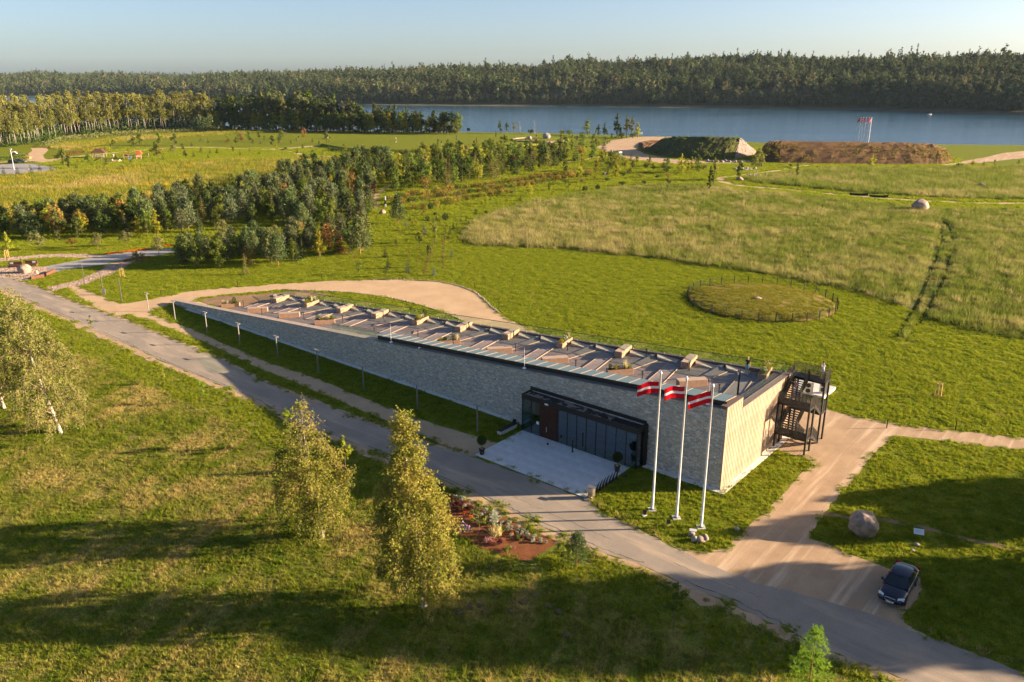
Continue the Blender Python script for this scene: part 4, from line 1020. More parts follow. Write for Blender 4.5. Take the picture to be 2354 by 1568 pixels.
# deck relief: wedges, edge boards, tilted back ramps with little steps, repeated every 8.1 m
MODS = [83.1, 75.1, 66.95, 59.1, 50.8, 42.8, 34.8, 26.5, 18.4, 10.3, 2.2]
def wedge(name, pts, zs, mat_):
    """pts: plan corners (s,t) in order, zs: height of the top over the deck at each"""
    if min(p[0] for p in pts) < .4 or max(p[0] for p in pts) > 88.2: return
    mb = MB(); mb.hexa([LX(s, t, zdeck(s) + .002) for s, t in pts], [LX(s, t, zdeck(s) + .004 + z) for (s, t), z in zip(pts, zs)])
    bp(name, mb, mat_)
def edge(p, q, h0, h1, w=.07):
    if min(p[0], q[0]) < .4 or max(p[0], q[0]) > 88: return
    a, b = np.array(p), np.array(q); d = (b - a) / np.linalg.norm(b - a); nrm = np.array([-d[1], d[0]]) * w / 2
    c = [a - nrm, a + nrm, b + nrm, b - nrm]; hh = [h0, h0, h1, h1]
    mb = MB(); mb.hexa([LX(*p_, zdeck(p_[0]) + .003) for p_ in c], [LX(*p_, zdeck(p_[0]) + h) for p_, h in zip(c, hh)])
    bp('step_edge', mb, M['edge_wood'])
for m in MODS:
    l1, l1e, l2, l2e = (m + 1.0, 5.7), (m + 2.0, 12.1), (m - .65, 6.1), (m + .42, 11.4)
    l3, l3e, l4, l4e = (m + 5.2, 8.4), (m + 5.0, 13.8), (m + 4.5, 7.6), (m + 3.6, 12.5)
    wedge('deck_wedge', [l1, l2, l2e, l1e], [.06, .02, .03, .16], M['decks'][1])
    edge(l1, l1e, .09, .19); edge(l2, l2e, .07, .10)
    wedge('deck_wedge', [l3, l4, l4e, l3e], [.08, .03, .05, .16], M['decks'][0])
    edge(l3, l3e, .09, .14); edge(l4, l4e, .07, .09)
    for a0 in (1.5, 5.0):
        wedge('deck_ramp', [(m + a0 + 2.4, 13.0), (m + a0, 12.75), (m + a0 + .2, 13.95), (m + a0 + 3.0, 13.95)], [.27, .02, .03, .31], M['ramp_wood'])
        for j in range(3):
            wedge('deck_step', [(m + a0 + 3.45 + .3 * j, 13.35), (m + a0 + 3.15 + .3 * j, 13.35), (m + a0 + 3.15 + .3 * j, 13.95), (m + a0 + 3.45 + .3 * j, 13.95)], [.22 - .07 * j] * 4, M['ramp_wood'])

# ------------------------------------------------------------------ glazed entrance box (part of the building)
ent = MB()
for (s, t) in ((EN0 + .04, -END + .04), (EN1 - .04, -END + .04)): ent.box(-s - .05, -s + .05, t - .05, t + .05, .02, ENH - .42)
ent.box(-EN1, -EN0, -END, -END + .1, .0, .09); ent.box(-EN0 - .1, -EN0, -END, 0, 0, .09); ent.box(-EN1, -EN1 + .1, -END, 0, 0, .09)
ent.box(-EN1 - .03, -EN0 + .03, -END - .03, -END + .12, ENH - .45, ENH + .05); ent.box(-EN0 - .12, -EN0 + .03, -END + .12, 0, ENH - .45, ENH + .05); ent.box(-EN1 - .03, -EN1 + .12, -END + .12, 0, ENH - .45, ENH + .05)
ent.box(-EN1 + .12, -EN0 - .12, -END + .12, 0, ENH - .3, ENH - .12); ent.box(-EN1 - .03, -EN0 + .03, -.10, -.02, ENH + .05, ENH + .42); ent.box(-EN0 - .10, -EN0 + .22, -.34, -.02, .0, ENH + .2)
eo = bp('entrance_frame', ent, M['black_metal'])
t_ = NT('roof_tray'); v_ = t_.objc()
t_.principled(t_.mix(t_.ramp(t_.noise(v_, 1.1, 6, .7), .50, .54), (0.022, 0.022, 0.022), (0.30, 0.24, 0.20)), .6)
mb = MB(); mb.box(-EN1 + .14, -EN0 - 3.2, -END + .14, -.12, ENH - .12, ENH - .06); bp('roof_tray', mb, t_.mat, eo)
mb = MB(); mb.box(-EN0 - 3.19, -EN0 - .14, -END + .14, -.12, ENH - .12, ENH - .075); bp('roof_tray', mb, plain('wet_roofing', (.03, .03, .032), .12), eo)
bounds = [7.85, 8.98, 10.11, 11.24, 12.37, 13.5, 14.63, 15.76, 16.9]
for a, b2 in zip(bounds, bounds[1:]):
    mb = MB(); mb.box(-b2 + .03, -a - .03, -END + .05, -END + .07, .09, ENH - .45); bp('glass_pane', mb, M['glass'], eo)
    mb = MB(); mb.box(-b2 - .03, -b2 + .03, -END + .01, -END + .11, .09, ENH - .45); bp('mullion', mb, M['black_metal'], eo)
for a, b2 in ((19.22, 20.3), (20.36, 21.42)):
    mb = MB(); mb.box(-b2 + .03, -a - .03, -END + .05, -END + .07, .09, ENH - .45); bp('glass_pane', mb, M['glass'], eo)
    mb = MB(); mb.box(-b2 - .03, -b2 + .03, -END + .01, -END + .11, .09, ENH - .45); bp('mullion', mb, M['black_metal'], eo)
for s in (EN0 + .06, EN1 - .06):
    mb = MB(); mb.box(-s - .01, -s + .01, -END + .12, -.12, .09, ENH - .45); bp('glass_pane', mb, M['glass'], eo)
mb = MB()
for a, b2 in ((7.8, 16.9), (19.2, 21.45)): mb.box(-b2, -a, -END + .08, -END + .13, 1.45, 1.50); mb.box(-b2, -a, -END + .08, -END + .13, 1.25, 1.29)
bp('inner_rail', mb, M['grey_metal'], eo)
for i, (a, b2) in enumerate(((16.96, 18.05), (18.07, 19.16))):
    mb = MB(); mb.box(-b2, -a, -END - .0, -END + .09, .09, ENH - .45)
    for k in range(9): mb.box(-b2 + .02 + k * .12, -b2 + .11 + k * .12, -END - .012, -END, .1, ENH - .47)
    bp('door', mb, M['door_wood'], eo)
mb = MB(); mb.box(-18.28, -18.25, -END - .07, -END - .04, .8, 1.35); bp('door_handle', mb, M['white_paint'], eo)
mb = MB(); mb.box(-18.5, -18.1, -END - .10, -END - .03, ENH - .36, ENH - .20); bp('door_light', mb, M['white_paint'], eo)
mb = MB(); mb.box(-19.6, -19.3, -END - .0, -END + .045, 1.3, 1.6); bp('notice', mb, M['white_paint'], eo)

# ------------------------------------------------------------------ paved forecourt
pl = thing('plaza', '', None, bw(0, 0), BROT); del pl['label']; pl['kind'] = 'structure'; pl['label'] = 'pale concrete forecourt of large slabs in front of the entrance'
mb = MB(); mb.box(-21.4, -8.4, -8.85, -1.3, -.1, .03); mb.build('slab_bed', M['mortar'], pl)
sl = MB(); sl.box(-.645, .645, -.63, .63, -.04, .0); slm = sl.mesh('paving_slab', M['paving'])
for i in range(10):
    for j in range(6):
        o = obj('paving_slab', slm, pl); o.location = (-9.05 - 1.3 * i, -1.93 - 1.265 * j, .075 + random.uniform(-.002, .002))
        o.scale = (.998, .998, 1)

# ------------------------------------------------------------------ outdoor staircase
st = thing('outdoor_staircase', 'black steel outdoor staircase with three landings against the timber end', 'staircase', bw(0, 0), BROT)
BM = M['black_metal']
def sp(name, mb, mat_=BM): return mb.build(name, mat_, st)
SL, SR = .13, 3.18                         # x of inner and outer posts (x = -s)
for x, t, h in ((SL, 11.58, 4.85), (SR, 11.58, 4.85), (SL, 12.86, 4.85), (SR, 12.86, 4.85), (SL, 15.12, 6.5), (SR, 15.12, 6.5), (SL, 16.42, 6.5), (SR, 16.42, 6.5)):
    mb = MB(); mb.box(x - .08, x + .08, t - .08, t + .08, -.05, h); sp('post', mb)
def landing(z, t0, t1, x0=SL, x1=SR):
    mb = MB(); mb.box(x0 - .05, x1 + .05, t0, t0 + .07, z - .22, z + .02); mb.box(x0 - .05, x1 + .05, t1 - .07, t1, z - .22, z + .02); mb.box(x0 - .05, x0 + .02, t0 + .07, t1 - .07, z - .22, z + .02); mb.box(x1 - .02, x1 + .05, t0 + .07, t1 - .07, z - .22, z + .02)
    n = int((t1 - t0) / .06)
    for k in range(n): mb.box(x0, x1, t0 + .08 + k * .06, t0 + .115 + k * .06, z - .03, z - .001)
    sp('landing', mb)
landing(1.65, 11.5, 12.95); landing(3.25, 15.05, 16.5); landing(4.85, 11.5, 12.95); landing(6.5, 15.05, 16.5)
def flight(x0, x1, ta, za, tb, zb_, n):
    for k in range(n):
        f = (k + .5) / n; t = ta + (tb - ta) * f; z = za + (zb_ - za) * (k + 1) / (n + 1)
        mb = MB(); mb.box(x0 + .06, x1 - .06, t - .12, t + .12, z - .035, z); sp('tread', mb)
    for x in (x0, x1):
        mb = MB(); mb.beam((x, ta, za - .08), (x, tb, zb_ - .08), .05, .24); sp('stringer', mb)
        rail((x, ta, za), (x, tb, zb_))
def rail(p, q, h=1.02):
    """railing panel with fine mesh bars between two floor points"""
    p, q = Vector(p), Vector(q); mb = MB(); up = Vector((0, 0, 1))
    mb.beam(p + up * h, q + up * h, .045); mb.beam(p + up * .1, q + up * .1, .03)
    L_ = (q - p).length; k = max(1, round(L_ / 1.1))
    for i in range(k + 1): mb.beam(p + (q - p) * i / k, p + (q - p) * i / k + up * h, .04)
    sp('railing', mb)
    mb = MB(); m_ = int(L_ / .075)
    for i in range(1, m_): a = p + (q - p) * i / m_; mb.beam(a + up * .1, a + up * (h - .06), .024, .012)
    for i in range(1, 12): mb.beam(p + up * (.1 + .075 * i), q + up * (.1 + .075 * i), .012, .020)
    sp('mesh_panel', mb)
XM = 1.62
flight(XM + .06, SR - .02, 15.3, 0.0, 12.95, 1.65, 8)
flight(SL + .02, XM - .06, 12.95, 1.65, 15.05, 3.25, 9)
flight(XM + .06, SR - .02, 15.05, 3.25, 12.95, 4.85, 9)
flight(SL + .02, XM - .06, 12.95, 4.85, 15.05, 6.5, 10)
for z in (1.65, 4.85):
    rail((SL, 11.53, z), (SR, 11.53, z)); rail((SL, 11.53, z), (SL, 12.93, z)); rail((SR, 11.53, z), (SR, 12.93, z))
rail((SL, 16.47, 3.25), (SR, 16.47, 3.25)); rail((SR, 15.07, 3.25), (SR, 16.47, 3.25))
rail((-.5, 16.47, 6.5), (SR, 16.47, 6.5)); rail((SR, 15.07, 6.5), (SR, 16.47, 6.5)); rail((XM, 15.07, 6.5), (SR, 15.07, 6.5)); rail((SL - .6, 15.0, 6.55), (SL, 15.0, 6.55))
mb = MB(); mb.box(-.9, SL - .05, 15.05, 16.5, 6.44, 6.49); sp('bridge', mb)

# concrete pad with two outdoor air units behind the stairs
pad = MB(); pad.box(-3.0, 1.6, -2.0, 2.0, -.1, .35)
pc = W(1868, 905, .35)
padt = pad.build('concrete_pad', M['concrete']); padt.location = (pc[0] + 1.0, pc[1] + 1.6, 0); padt.rotation_euler = (0, 0, BROT); padt['label'] = 'raised concrete pad for air units behind the staircase'; padt['kind'] = 'structure'
def air_unit(px, py, label):
    p = W(px, py, .35)
    o = thing('air_unit', label, 'air conditioner', (p[0], p[1], .35), BROT + .45, 'outdoor air units', .82)
    mb = MB(); mb.box(-.55, .55, -.2, .2, .12, 1.75); mb.box(-.5, -.42, -.2, .2, 0, .12); mb.box(.42, .5, -.2, .2, 0, .12); mb.build('casing', plain('unit_casing', (.62, .58, .52), .5), o)
    for z in (.52, 1.3):
        mb = MB()
        for k in range(20):
            a, b2 = k * .314, (k + 1) * .314
            mb.add([(-.12 + .32 * math.cos(a), -.206, z + .32 * math.sin(a)), (-.12 + .32 * math.cos(b2), -.206, z + .32 * math.sin(b2)), (-.12, -.21, z)], [(0, 1, 2)])
        for k in range(6): mb.beam((-.12, -.215, z), (-.12 + .31 * math.cos(k * 1.047), -.215, z + .31 * math.sin(k * 1.047)), .05, .01, 1)
        mb.build('fan', [M['black_metal'], M['grey_metal']], o)
air_unit(1858, 905, 'beige outdoor air unit with two stacked fans, nearer the stairs')
air_unit(1892, 903, 'second beige air unit behind the outer stair posts')

# ------------------------------------------------------------------ furniture on the roof deck
def roof_box(name, label, cat, s, t, ang, ln, wd, ht, group):
    o = thing(name, label, cat, bw(s, t, zdeck(s) + .012), BROT + ang, group)
    mb = MB(); mb.box(-ln / 2 + .03, ln / 2 - .03, -wd / 2 + .03, wd / 2 - .03, 0, ht - .05); mb.build('core', M['timber_back'], o)
    mb = MB(); n = int(ln / .125)
    for k in range(n):
        x = -ln / 2 + (k + .5) * ln / n
        for y in (-wd / 2, wd / 2): mb.box(x - .048, x + .048, y - .02, y + .02, 0, ht - .04)
    n = int(wd / .125)
    for k in range(n):
        y = -wd / 2 + (k + .5) * wd / n
        for x in (-ln / 2, ln / 2): mb.box(x - .02, x + .02, y - .048, y + .048, 0, ht - .04)
    c = mb.build('slat_cladding', M['slat_wood'], o, kind='stuff')
    return o
def roof_bench(s, t, ang, label, big=1.0):
    o = roof_box('roof_bench', label, 'bench', s, t, ang, 2.9 * big, .85, .72, 'slatted box benches on the roof deck')
    for k in range(6):
        mb = MB(); mb.box(-1.47 * big, 1.47 * big, -.435 + k * .146, -.435 + k * .146 + .135, .69, .73); mb.build('seat_slat', M['lid_wood'], o)
def tuft(n, h, sp, mat_, seed):
    r = np.random.default_rng(seed); P = np.stack([r.normal(0, .05, n), r.normal(0, .05, n), np.zeros(n)], 1)
    d = np.stack([r.normal(0, sp, n), r.normal(0, sp, n), np.ones(n)], 1) * (h * r.uniform(.6, 1.1, n))[:, None]
    s_ = np.cross(d, unit(r, n)); s_ /= np.linalg.norm(s_, axis=1)[:, None]
    mb = MB(); mb.tris(P - s_ * .02, P + s_ * .02, P + d); return mb.mesh('plume_grass', mat_)
PLUME = [tuft(70, .85, .30, L['plume'], i) for i in range(3)]
def leafball(n, rx, rz, leaf, mat_, seed, z0=0):
    r = np.random.default_rng(seed); d = unit(r, n) * (r.random(n) ** .3)[:, None] * np.array([rx, rx, rz]); d[:, 2] += z0 + rz
    mb = MB(); cards(mb, d, leaf, r); return mb.mesh('shrub', mat_)
SHR = [leafball(240, .30, .30, .12, L['yellow'], 1), leafball(240, .24, .42, .11, L['thuja'], 2), leafball(240, .28, .24, .11, L['leaf'], 3), leafball(200, .28, .25, .11, plain('white_bloom', (.62, .60, .50), .8, (.12, .16, .03), 9), 4)]
def roof_planter(s, t, ang, label, seed):
    o = roof_box('planter_box', label, 'planter', s, t, ang, 2.75, .80, .68, 'slatted planters on the roof deck')
    mb = MB(); mb.box(-1.3, 1.3, -.34, .34, .5, .62); mb.build('soil', M['mulch'], o)
    r = random.Random(seed); xs_ = [-1.0, -.45, .1, .55, 1.0]; r.shuffle(xs_)
    for k, x in enumerate(xs_):
        if k == 0: q = obj('plume_grass', PLUME[seed % 3], o)
        else: q = obj('shrub', SHR[(k + seed) % 4], o)
        q.location = (x, r.uniform(-.1, .1), .58); q.rotation_euler = (0, 0, r.uniform(0, 6)); q.scale = (r.uniform(.85, 1.35),) * 3
back = [('b', 83.0, 11.9), ('p', 75.2, 12.1), ('b', 66.95, 12.15), ('b', 59.15, 12.3), ('p', 50.8, 12.35), ('b', 42.8, 12.5), ('b', 34.8, 12.6), ('p', 26.6, 12.75), ('b', 18.5, 12.85), ('b', 10.35, 12.9)]
for i, (k, s, t) in enumerate(back):
    l = 'timber %s by the glass railing, %s from the low end' % ('bench' if k == 'b' else 'planter with pale plumes', ORD[i])
    (roof_bench if k == 'b' else roof_planter)(s, t, 1.75, l, *([] if k == 'b' else [i]))
roof_planter(2.1, 13.1, 1.77, 'timber planter with yellow foliage at the high end of the roof', 9)
front = [('p', 87.0, 5.2), ('b', 79.2, 5.1), ('b', 71.4, 5.4), ('p', 63.1, 5.5), ('p', 39.3, 6.1), ('b', 31.2, 6.25), ('b', 23.2, 6.3), ('p', 14.9, 6.45), ('b', 6.9, 6.9)]
for i, (k, s, t) in enumerate(front):
    l = 'timber %s in the front row of the deck, %s from the low end' % ('bench' if k == 'b' else 'planter with shrubs', ORD[i])
    (roof_bench if k == 'b' else roof_planter)(s, t, .87, l, *([] if k == 'b' else [i + 3]))
mb = MB(); mb.lathe([(.055, 0), (.055, .92), (.13, .93), (.13, .98), (.02, 1.0)], 8); bol = mb.mesh('post', M['black_metal'])
for i, (s, t) in enumerate([(85.28, 6.4), (82.2, 9.5), (76.93, 4.3), (73.97, 8.9), (68.58, 5.9), (64.84, 12.0), (61.4, 7.3), (57.67, 11.6), (53.22, 6.1), (50.67, 10.5), (45.18, 6.5), (42.14, 12.8), (37.87, 5.4), (33.92, 12.1), (30.06, 7.8), (24.87, 11.0), (20.09, 5.9), (15.66, 13.1), (11.94, 6.0), (9.38, 11.1), (3.65, 6.1)]):
    o = obj('bollard_light', bol); o.location = bw(s, t, zdeck(s)); tag(o, 'short black bollard light on the roof deck, %s from the low end' % ORD[i], 'bollard light', 'bollard lights on the roof deck')
o = thing('camera_post', 'tall black post with a small red and white device at the corner of the roof', 'post', bw(1.75, 6.0, zdeck(1.8)))
mb = MB(); mb.box(-.07, .07, -.07, .07, 0, 2.75); mb.build('post', M['black_metal'], o)
mb = MB(); mb.box(-.16, -.07, -.08, .08, 2.3, 2.75); mb.build('device', M['white_paint'], o)
mb = MB(); mb.box(-.165, -.1, -.085, .085, 2.6, 2.78); mb.build('device_cap', M['red_cloth'], o)

# ------------------------------------------------------------------ lamps
def z2(x, y): return ((600 + x / 1.68143) * .57471, (1100 + y / 1.68143) * .57471)
def z4(x, y): return ((x / 2.354) * .57471, (1000 + y / 2.354) * .57471)
WALLDIR = math.atan2(E1[1], E1[0])
def t_lamp(p, label):
    o = thing('path_lamp', label, 'lamp post', (p[0], p[1], 0), WALLDIR, 'T-headed path lamps along the wall')
    mb = MB(); mb.box(-.055, .055, -.055, .055, -.1, 2.92); mb.box(-.12, .12, -.12, .12, 0, .02); mb.build('pole', plain('lamp_paint', (.20, .185, .175), .5), o)
    mb = MB(); mb.box(-.50, .50, -.09, .09, 2.92, 3.0); mb.build('lamp_head', plain('lamp_head_paint', (.30, .28, .26), .4), o)
lb = [z2(2203, 1053), z2(1800, 905), z2(1438, 770), z2(1133, 655), z2(860, 557), z2(605, 463), z2(385, 382), z4(1652, 660), z4(1402, 577)]
for i, q in enumerate(lb): t_lamp(W(*q), 'slim T-headed lamp by the gravel walk, %s from the entrance forecourt' % ORD[i])
for i, (q, ln) in enumerate(((z4(1150, 490), 1), (z4(970, 395), 0), (z4(800, 330), 1))):
    p = W(*q)
    o = thing('path_lamp', ('grey lamp with a bent-over head at the corner of the gravel loop', 'grey lamp beside the litter bin at the gravel walk', 'grey lamp with a bent-over head by the cobbled walk')[i], 'lamp post', (p[0], p[1], 0), 3.2, 'L-headed lamps by the garden')
    mb = MB(); mb.box(-.05, .05, -.05, .05, -.1, 3.6); mb.build('pole', M['grey_metal'], o)
    mb = MB(); mb.box(-.05, .65, -.08, .08, 3.6, 3.68); mb.build('lamp_head', M['grey_metal'], o)
def litter_bin(p, rz, label, mat_):
    o = thing('litter_bin', label, 'litter bin', (p[0], p[1], p[2]), rz)
    mb = MB(); mb.box(-.24, -.04, -.2, .2, .14, .86); mb.box(.04, .24, -.2, .2, .14, .86); mb.box(-.04, .04, -.17, .17, .16, .84); mb.build('body', mat_, o)
    mb = MB(); mb.beam((-.3, 0, 1.02), (.3, 0, .95), .5, .03); mb.build('lid', mat_, o)
    mb = MB(); mb.box(-.05, .05, -.05, .05, .02, .98); mb.box(-.26, .26, -.22, .22, .0, .025); mb.build('stand', mat_, o)
litter_bin(W(*z4(982, 422)), .3, 'grey litter bin beside a lamp on the gravel walk', M['grey_metal'])
def z6(x, y): return ((2300 + x / 3.92) * .57471, (1700 + y / 3.92) * .57471)
litter_bin(W(*z6(258, 1128), .08), BROT, 'bronze steel litter bin at the corner of the forecourt', M['steel'])
# curved bicycle racks
rk = bmesh.new(); prof = []
for k in range(9):
    t = k / 8; prof.append((.30 * t ** 2.2 + .0, t * .95, .16 * (1 - t) ** .8 + .015))
vv = []
for x, z, w_ in prof: vv.append([rk.verts.new((x - w_, y_, z)) for y_ in (-.035, .035)] + [rk.verts.new((x + w_ * .4, y_, z)) for y_ in (.035, -.035)])
for a_, b_ in zip(vv, vv[1:]):
    for i in range(4): rk.faces.new((a_[i], a_[(i + 1) % 4], b_[(i + 1) % 4], b_[i]))
rk.faces.new(vv[-1]); rk.faces.new(vv[0][::-1]); bmesh.ops.recalc_face_normals(rk, faces=rk.faces[:])
rkm = bpy.data.meshes.new('fin'); rk.to_mesh(rkm); rk.free(); rkm.materials.append(M['black_metal'])
mb = MB(); mb.box(-.2, .12, -.09, .09, 0, .015); rkb = mb.mesh('base_plate', M['black_metal'])
for i, q in enumerate([(340, 1057), (390, 1022), (440, 985), (490, 950), (545, 915), (597, 880), (650, 845)]):
    p = W(*z6(*q), .08)
    o = thing('bike_rack', 'black curved fin-shaped bike rack, %s from the litter bin' % ORD[i], 'bike rack', p, BROT + 1.3, 'row of curved bike racks')
    obj('fin', rkm, o); obj('base_plate', rkb, o)
# potted ball trees
ballm = [leafball(1500, .42, .40, .10, L['leaf_dark'], 31), leafball(1500, .42, .40, .10, L['leaf_dark'], 32)]
for i, (q, l) in enumerate((((1108, 1044), 'ball-clipped potted tree at the left corner of the forecourt'), (z6(660, 724), 'ball-clipped potted tree in front of the glazed entrance'))):
    o = thing('potted_tree', l, 'potted tree', W(*q, .08), 0, 'ball trees in tubs')
    mb = MB(); mb.lathe([(.21, 0), (.29, .55), (.31, .56), (.31, .60), (.26, .60), (.25, .5)], 14); mb.build('pot', plain('tub_plastic', (.035, .04, .045), .5), o)
    mb = MB(); mb.tube([(0, 0, .45), (.02, 0, 1.2)], [.03, .025], 6); mb.build('trunk', M['bark'], o)
    c = obj('crown', ballm[i], o); c.location = (0, 0, 1.0); c.scale = (1.15, 1.15, 1.2)
    c = obj('underplanting', PLUME[i], o); c.location = (0, 0, .5); c.scale = (.8, .8, .5)
def zE(x, y): return ((2050 + x / 3.92) * .57471, (1520 + y / 3.92) * .57471)
o = thing('info_post', 'thin black info post on the forecourt in front of the glass', 'post', W(*zE(940, 1128), .08), BROT)
mb = MB(); mb.box(-.05, .05, -.04, .04, 0, 1.45); mb.build('post', M['black_metal'], o); mb = MB(); mb.box(-.13, .13, -.1, .1, 0, .015); mb.build('base_plate', M['black_metal'], o)
mb = MB(); mb.box(-.03, .03, -.045, -.04, 1.32, 1.38); mb.build('lens', M['white_paint'], o)
mb = MB(); mb.lathe([(.10, 0), (.10, .16), (.06, .2)], 6); o = mb.build('door_stop', M['door_wood']); o.location = W(*zE(553, 1015), .08); tag(o, 'small dark block on the forecourt before the entrance door', 'door stop')
o = thing('bench_planter', 'low concrete trough bench with a dark top beside the glass entrance', 'bench', bw(22.6, -2.6, .0), BROT + math.pi / 2)
mb = MB(); mb.box(-1.3, 1.3, -.25, .25, 0, .42); mb.build('trough', M['concrete'], o); mb = MB(); mb.box(-1.3, 1.3, -.27, .27, .425, .52); mb.build('seat', M['black_metal'], o)
mb = MB(); mb.box(1.05, 1.3, -.15, .15, .53, .9); mb.build('end_stub', M['black_metal'], o)
for i, q in enumerate(((838, 845), (585, 1003))):
    p = W((2000 + q[0] / 1.68143) * .57471, (1400 + q[1] / 1.68143) * .57471, .08); mb = MB(); mb.lathe([(.28, 0), (.28, .008)], 16); o = mb.build('drain_cover', M['black_metal'] if i == 0 else M['grey_metal']); o.location = p
    tag(o, ('round black cover in the forecourt near the potted tree', 'round grey cover in the forecourt by the litter bin')[i], 'drain cover')

# ------------------------------------------------------------------ flagpoles with flags
def flag_mesh(w_, h_, seed, curl, cols=('red_cloth', 'white_cloth', 'red_cloth'), hs=(.4, .2, .4)):
    r = np.random.default_rng(seed); nx, ny = 22, 10; mb = MB(); V = []
    ph = r.uniform(0, 6, 3)
    ylist = [0, .13, .27, hs[0], hs[0] + hs[1] / 2, hs[0] + hs[1], .73, .87, 1.0]
    for y in ylist:
        for i in range(nx + 1):
            x = i / nx
            V.append((-x * w_ * .93, (.09 * math.sin(5.5 * x + ph[0] + 1.2 * y) + .035 * math.sin(11 * x + ph[1] - 2 * y)) * x ** .7, -y * h_ - curl * h_ * x ** 1.4 + .06 * h_ * math.sin(6 * x + ph[2])))
    F = {0: [], 1: [], 2: []}
    for j in range(len(ylist) - 1):
        mid = (ylist[j] + ylist[j + 1]) / 2; mi = 0 if mid < hs[0] else (1 if mid < hs[0] + hs[1] else 2)
        for i in range(nx): F[mi].append((j * (nx + 1) + i, j * (nx + 1) + i + 1, (j + 1) * (nx + 1) + i + 1, (j + 1) * (nx + 1) + i))
    mb.v = V
    for mi in F: mb.f += F[mi]; mb.m += [mi] * len(F[mi])
    return mb.mesh('flag', [M[c] for c in cols], smooth=True)
for i, (b, top, fz) in enumerate((((1499.5, 1172), 12.55, 11.75), ((1555, 1191), 12.6, 11.85), ((1611.6, 1212.7), 12.55, 11.95))):
    p = W(*b); w3 = ('left', 'middle', 'right')[i]
    o = thing('flagpole', 'tall white flagpole on the lawn, %s of the three' % w3, 'flagpole', (p[0], p[1], 0), 0, 'three white flagpoles by the building')
    mb = MB(); mb.tube([(0, 0, .05), (0, 0, 2), (0, 0, top - .2)], [.105, .10, .065], 10); mb.build('pole', M['white_paint'], o, smooth=True)
    mb = MB(); mb.lathe([(.05, top - .22), (.11, top - .18), (.11, top - .12), (.03, top + .05)], 10); mb.build('finial', M['white_paint'], o)
    mb = MB(); mb.box(-.33, .33, -.33, .33, -.02, .06); mb.build('footing', M['concrete'], o)
    mb = MB(); mb.lathe([(.2, .06), (.2, .10), (.13, .14)], 10); mb.build('base_flange', M['grey_metal'], o)
    f = obj('flag', flag_mesh((1.9, 1.85, 1.9)[i], 1.0, (3, 14, 27)[i], (.24, .05, .42)[i])); f.location = (p[0] - .10, p[1], fz); f.rotation_euler = (0, 0, (.12, .2, .05)[i])
    tag(f, 'red flag with a white stripe flying from the %s flagpole by the building' % w3, 'flag', 'red-white-red flags by the building')
for i, q in enumerate([(1972, 326), (1978, 326), (1984.5, 326), (1992, 326), (1996.5, 326)]):
    p = W(*q, 5.6)
    d = 1.028; p = (p[0] * d, p[1] * d)
    o = thing('flagpole', 'thin white far flagpole behind the earth berm, %s from the left' % ORD[i], 'flagpole', (p[0], p[1], 0), 0, 'five far flagpoles by the river')
    mb = MB(); mb.tube([(0, 0, 0), (0, 0, 16.2)], [.16, .11], 6); mb.build('pole', M['white_paint'], o)
    f = obj('flag', flag_mesh(1.3, 1.5, 40 + i, .75, ('orange', 'orange', 'orange') if i == 0 else ('red_cloth', 'white_cloth', 'red_cloth'))); f.location = (p[0] - .12, p[1], 16); f.rotation_euler = (0, 0, .3 * i - .4)
    tag(f, '%s drooping flag on the far flagpole, %s from the left' % ('orange' if i == 0 else 'red and white', ORD[i]), 'flag', 'flags on the far flagpoles')
# floodlights on the lawn, stones, plaque
def zF(x, y): return ((2400 + x / 2.2417) * .57471, (2000 + y / 2.2417) * .57471)
for i, q in enumerate(((398, 140), (612, 225))):
    p = W(*zF(*q)); o = thing('floodlight', 'small black floodlight on the grass below the %s flagpole' % ('left', 'middle')[i], 'floodlight', (p[0], p[1], 0), .6, 'lawn floodlights')
    mb = MB(); mb.box(-.2, .2, -.15, .15, 0, .05); mb.build('footing', M['concrete'], o)
    mb = MB(); mb.beam((-.1, -.1, .2), (.1, .1, .42), .32, .16); mb.beam((0, 0, .05), (0, 0, .25), .05); mb.build('lamp_housing', M['black_metal'], o)
def boulder(name, seed, p, size, mat_, label, group=None, rot=0.0, sub=4):
    b = bmesh.new(); bmesh.ops.create_icosphere(b, subdivisions=sub, radius=1.0); r = np.random.default_rng(seed)
    pl_ = [(Vector(unit(r, 1)[0]), r.uniform(.72, .95)) for _ in range(9)]
    from mathutils import noise as mn
    off = Vector(r.uniform(0, 50, 3).tolist())
    for v in b.verts:
        c = v.co.copy()
        for n_, d_ in pl_:
            e = c.dot(n_) - d_
            if e > 0: c -= n_ * e * .85
        c *= 1 + .11 * mn.noise(c * 1.5 + off) + .04 * mn.noise(c * 4 + off) + .018 * mn.noise(c * 11 + off)
        v.co = Vector((c.x * size[0], c.y * size[1], c.z * size[2]))
    m_ = bpy.data.meshes.new(name); b.to_mesh(m_); b.free(); m_.materials.append(mat_)
    for f_ in m_.polygons: f_.use_smooth = sub > 2
    o = obj(name, m_); o.location = (p[0], p[1], size[2] * .72); o.rotation_euler = (0, 0, rot)
    return tag(o, label, 'boulder', group)
boulder('boulder', 5, W(1980, 1228), (1.22, 1.15, 1.2), M['granite'], 'huge grey-brown boulder on the shaded lawn near the car', sub=5)
boulder('boulder', 9, W(2114, 484), (2.6, 2.0, 1.75), M['granite_light'], 'big pale boulder beside the footpath through the meadow', rot=.4)
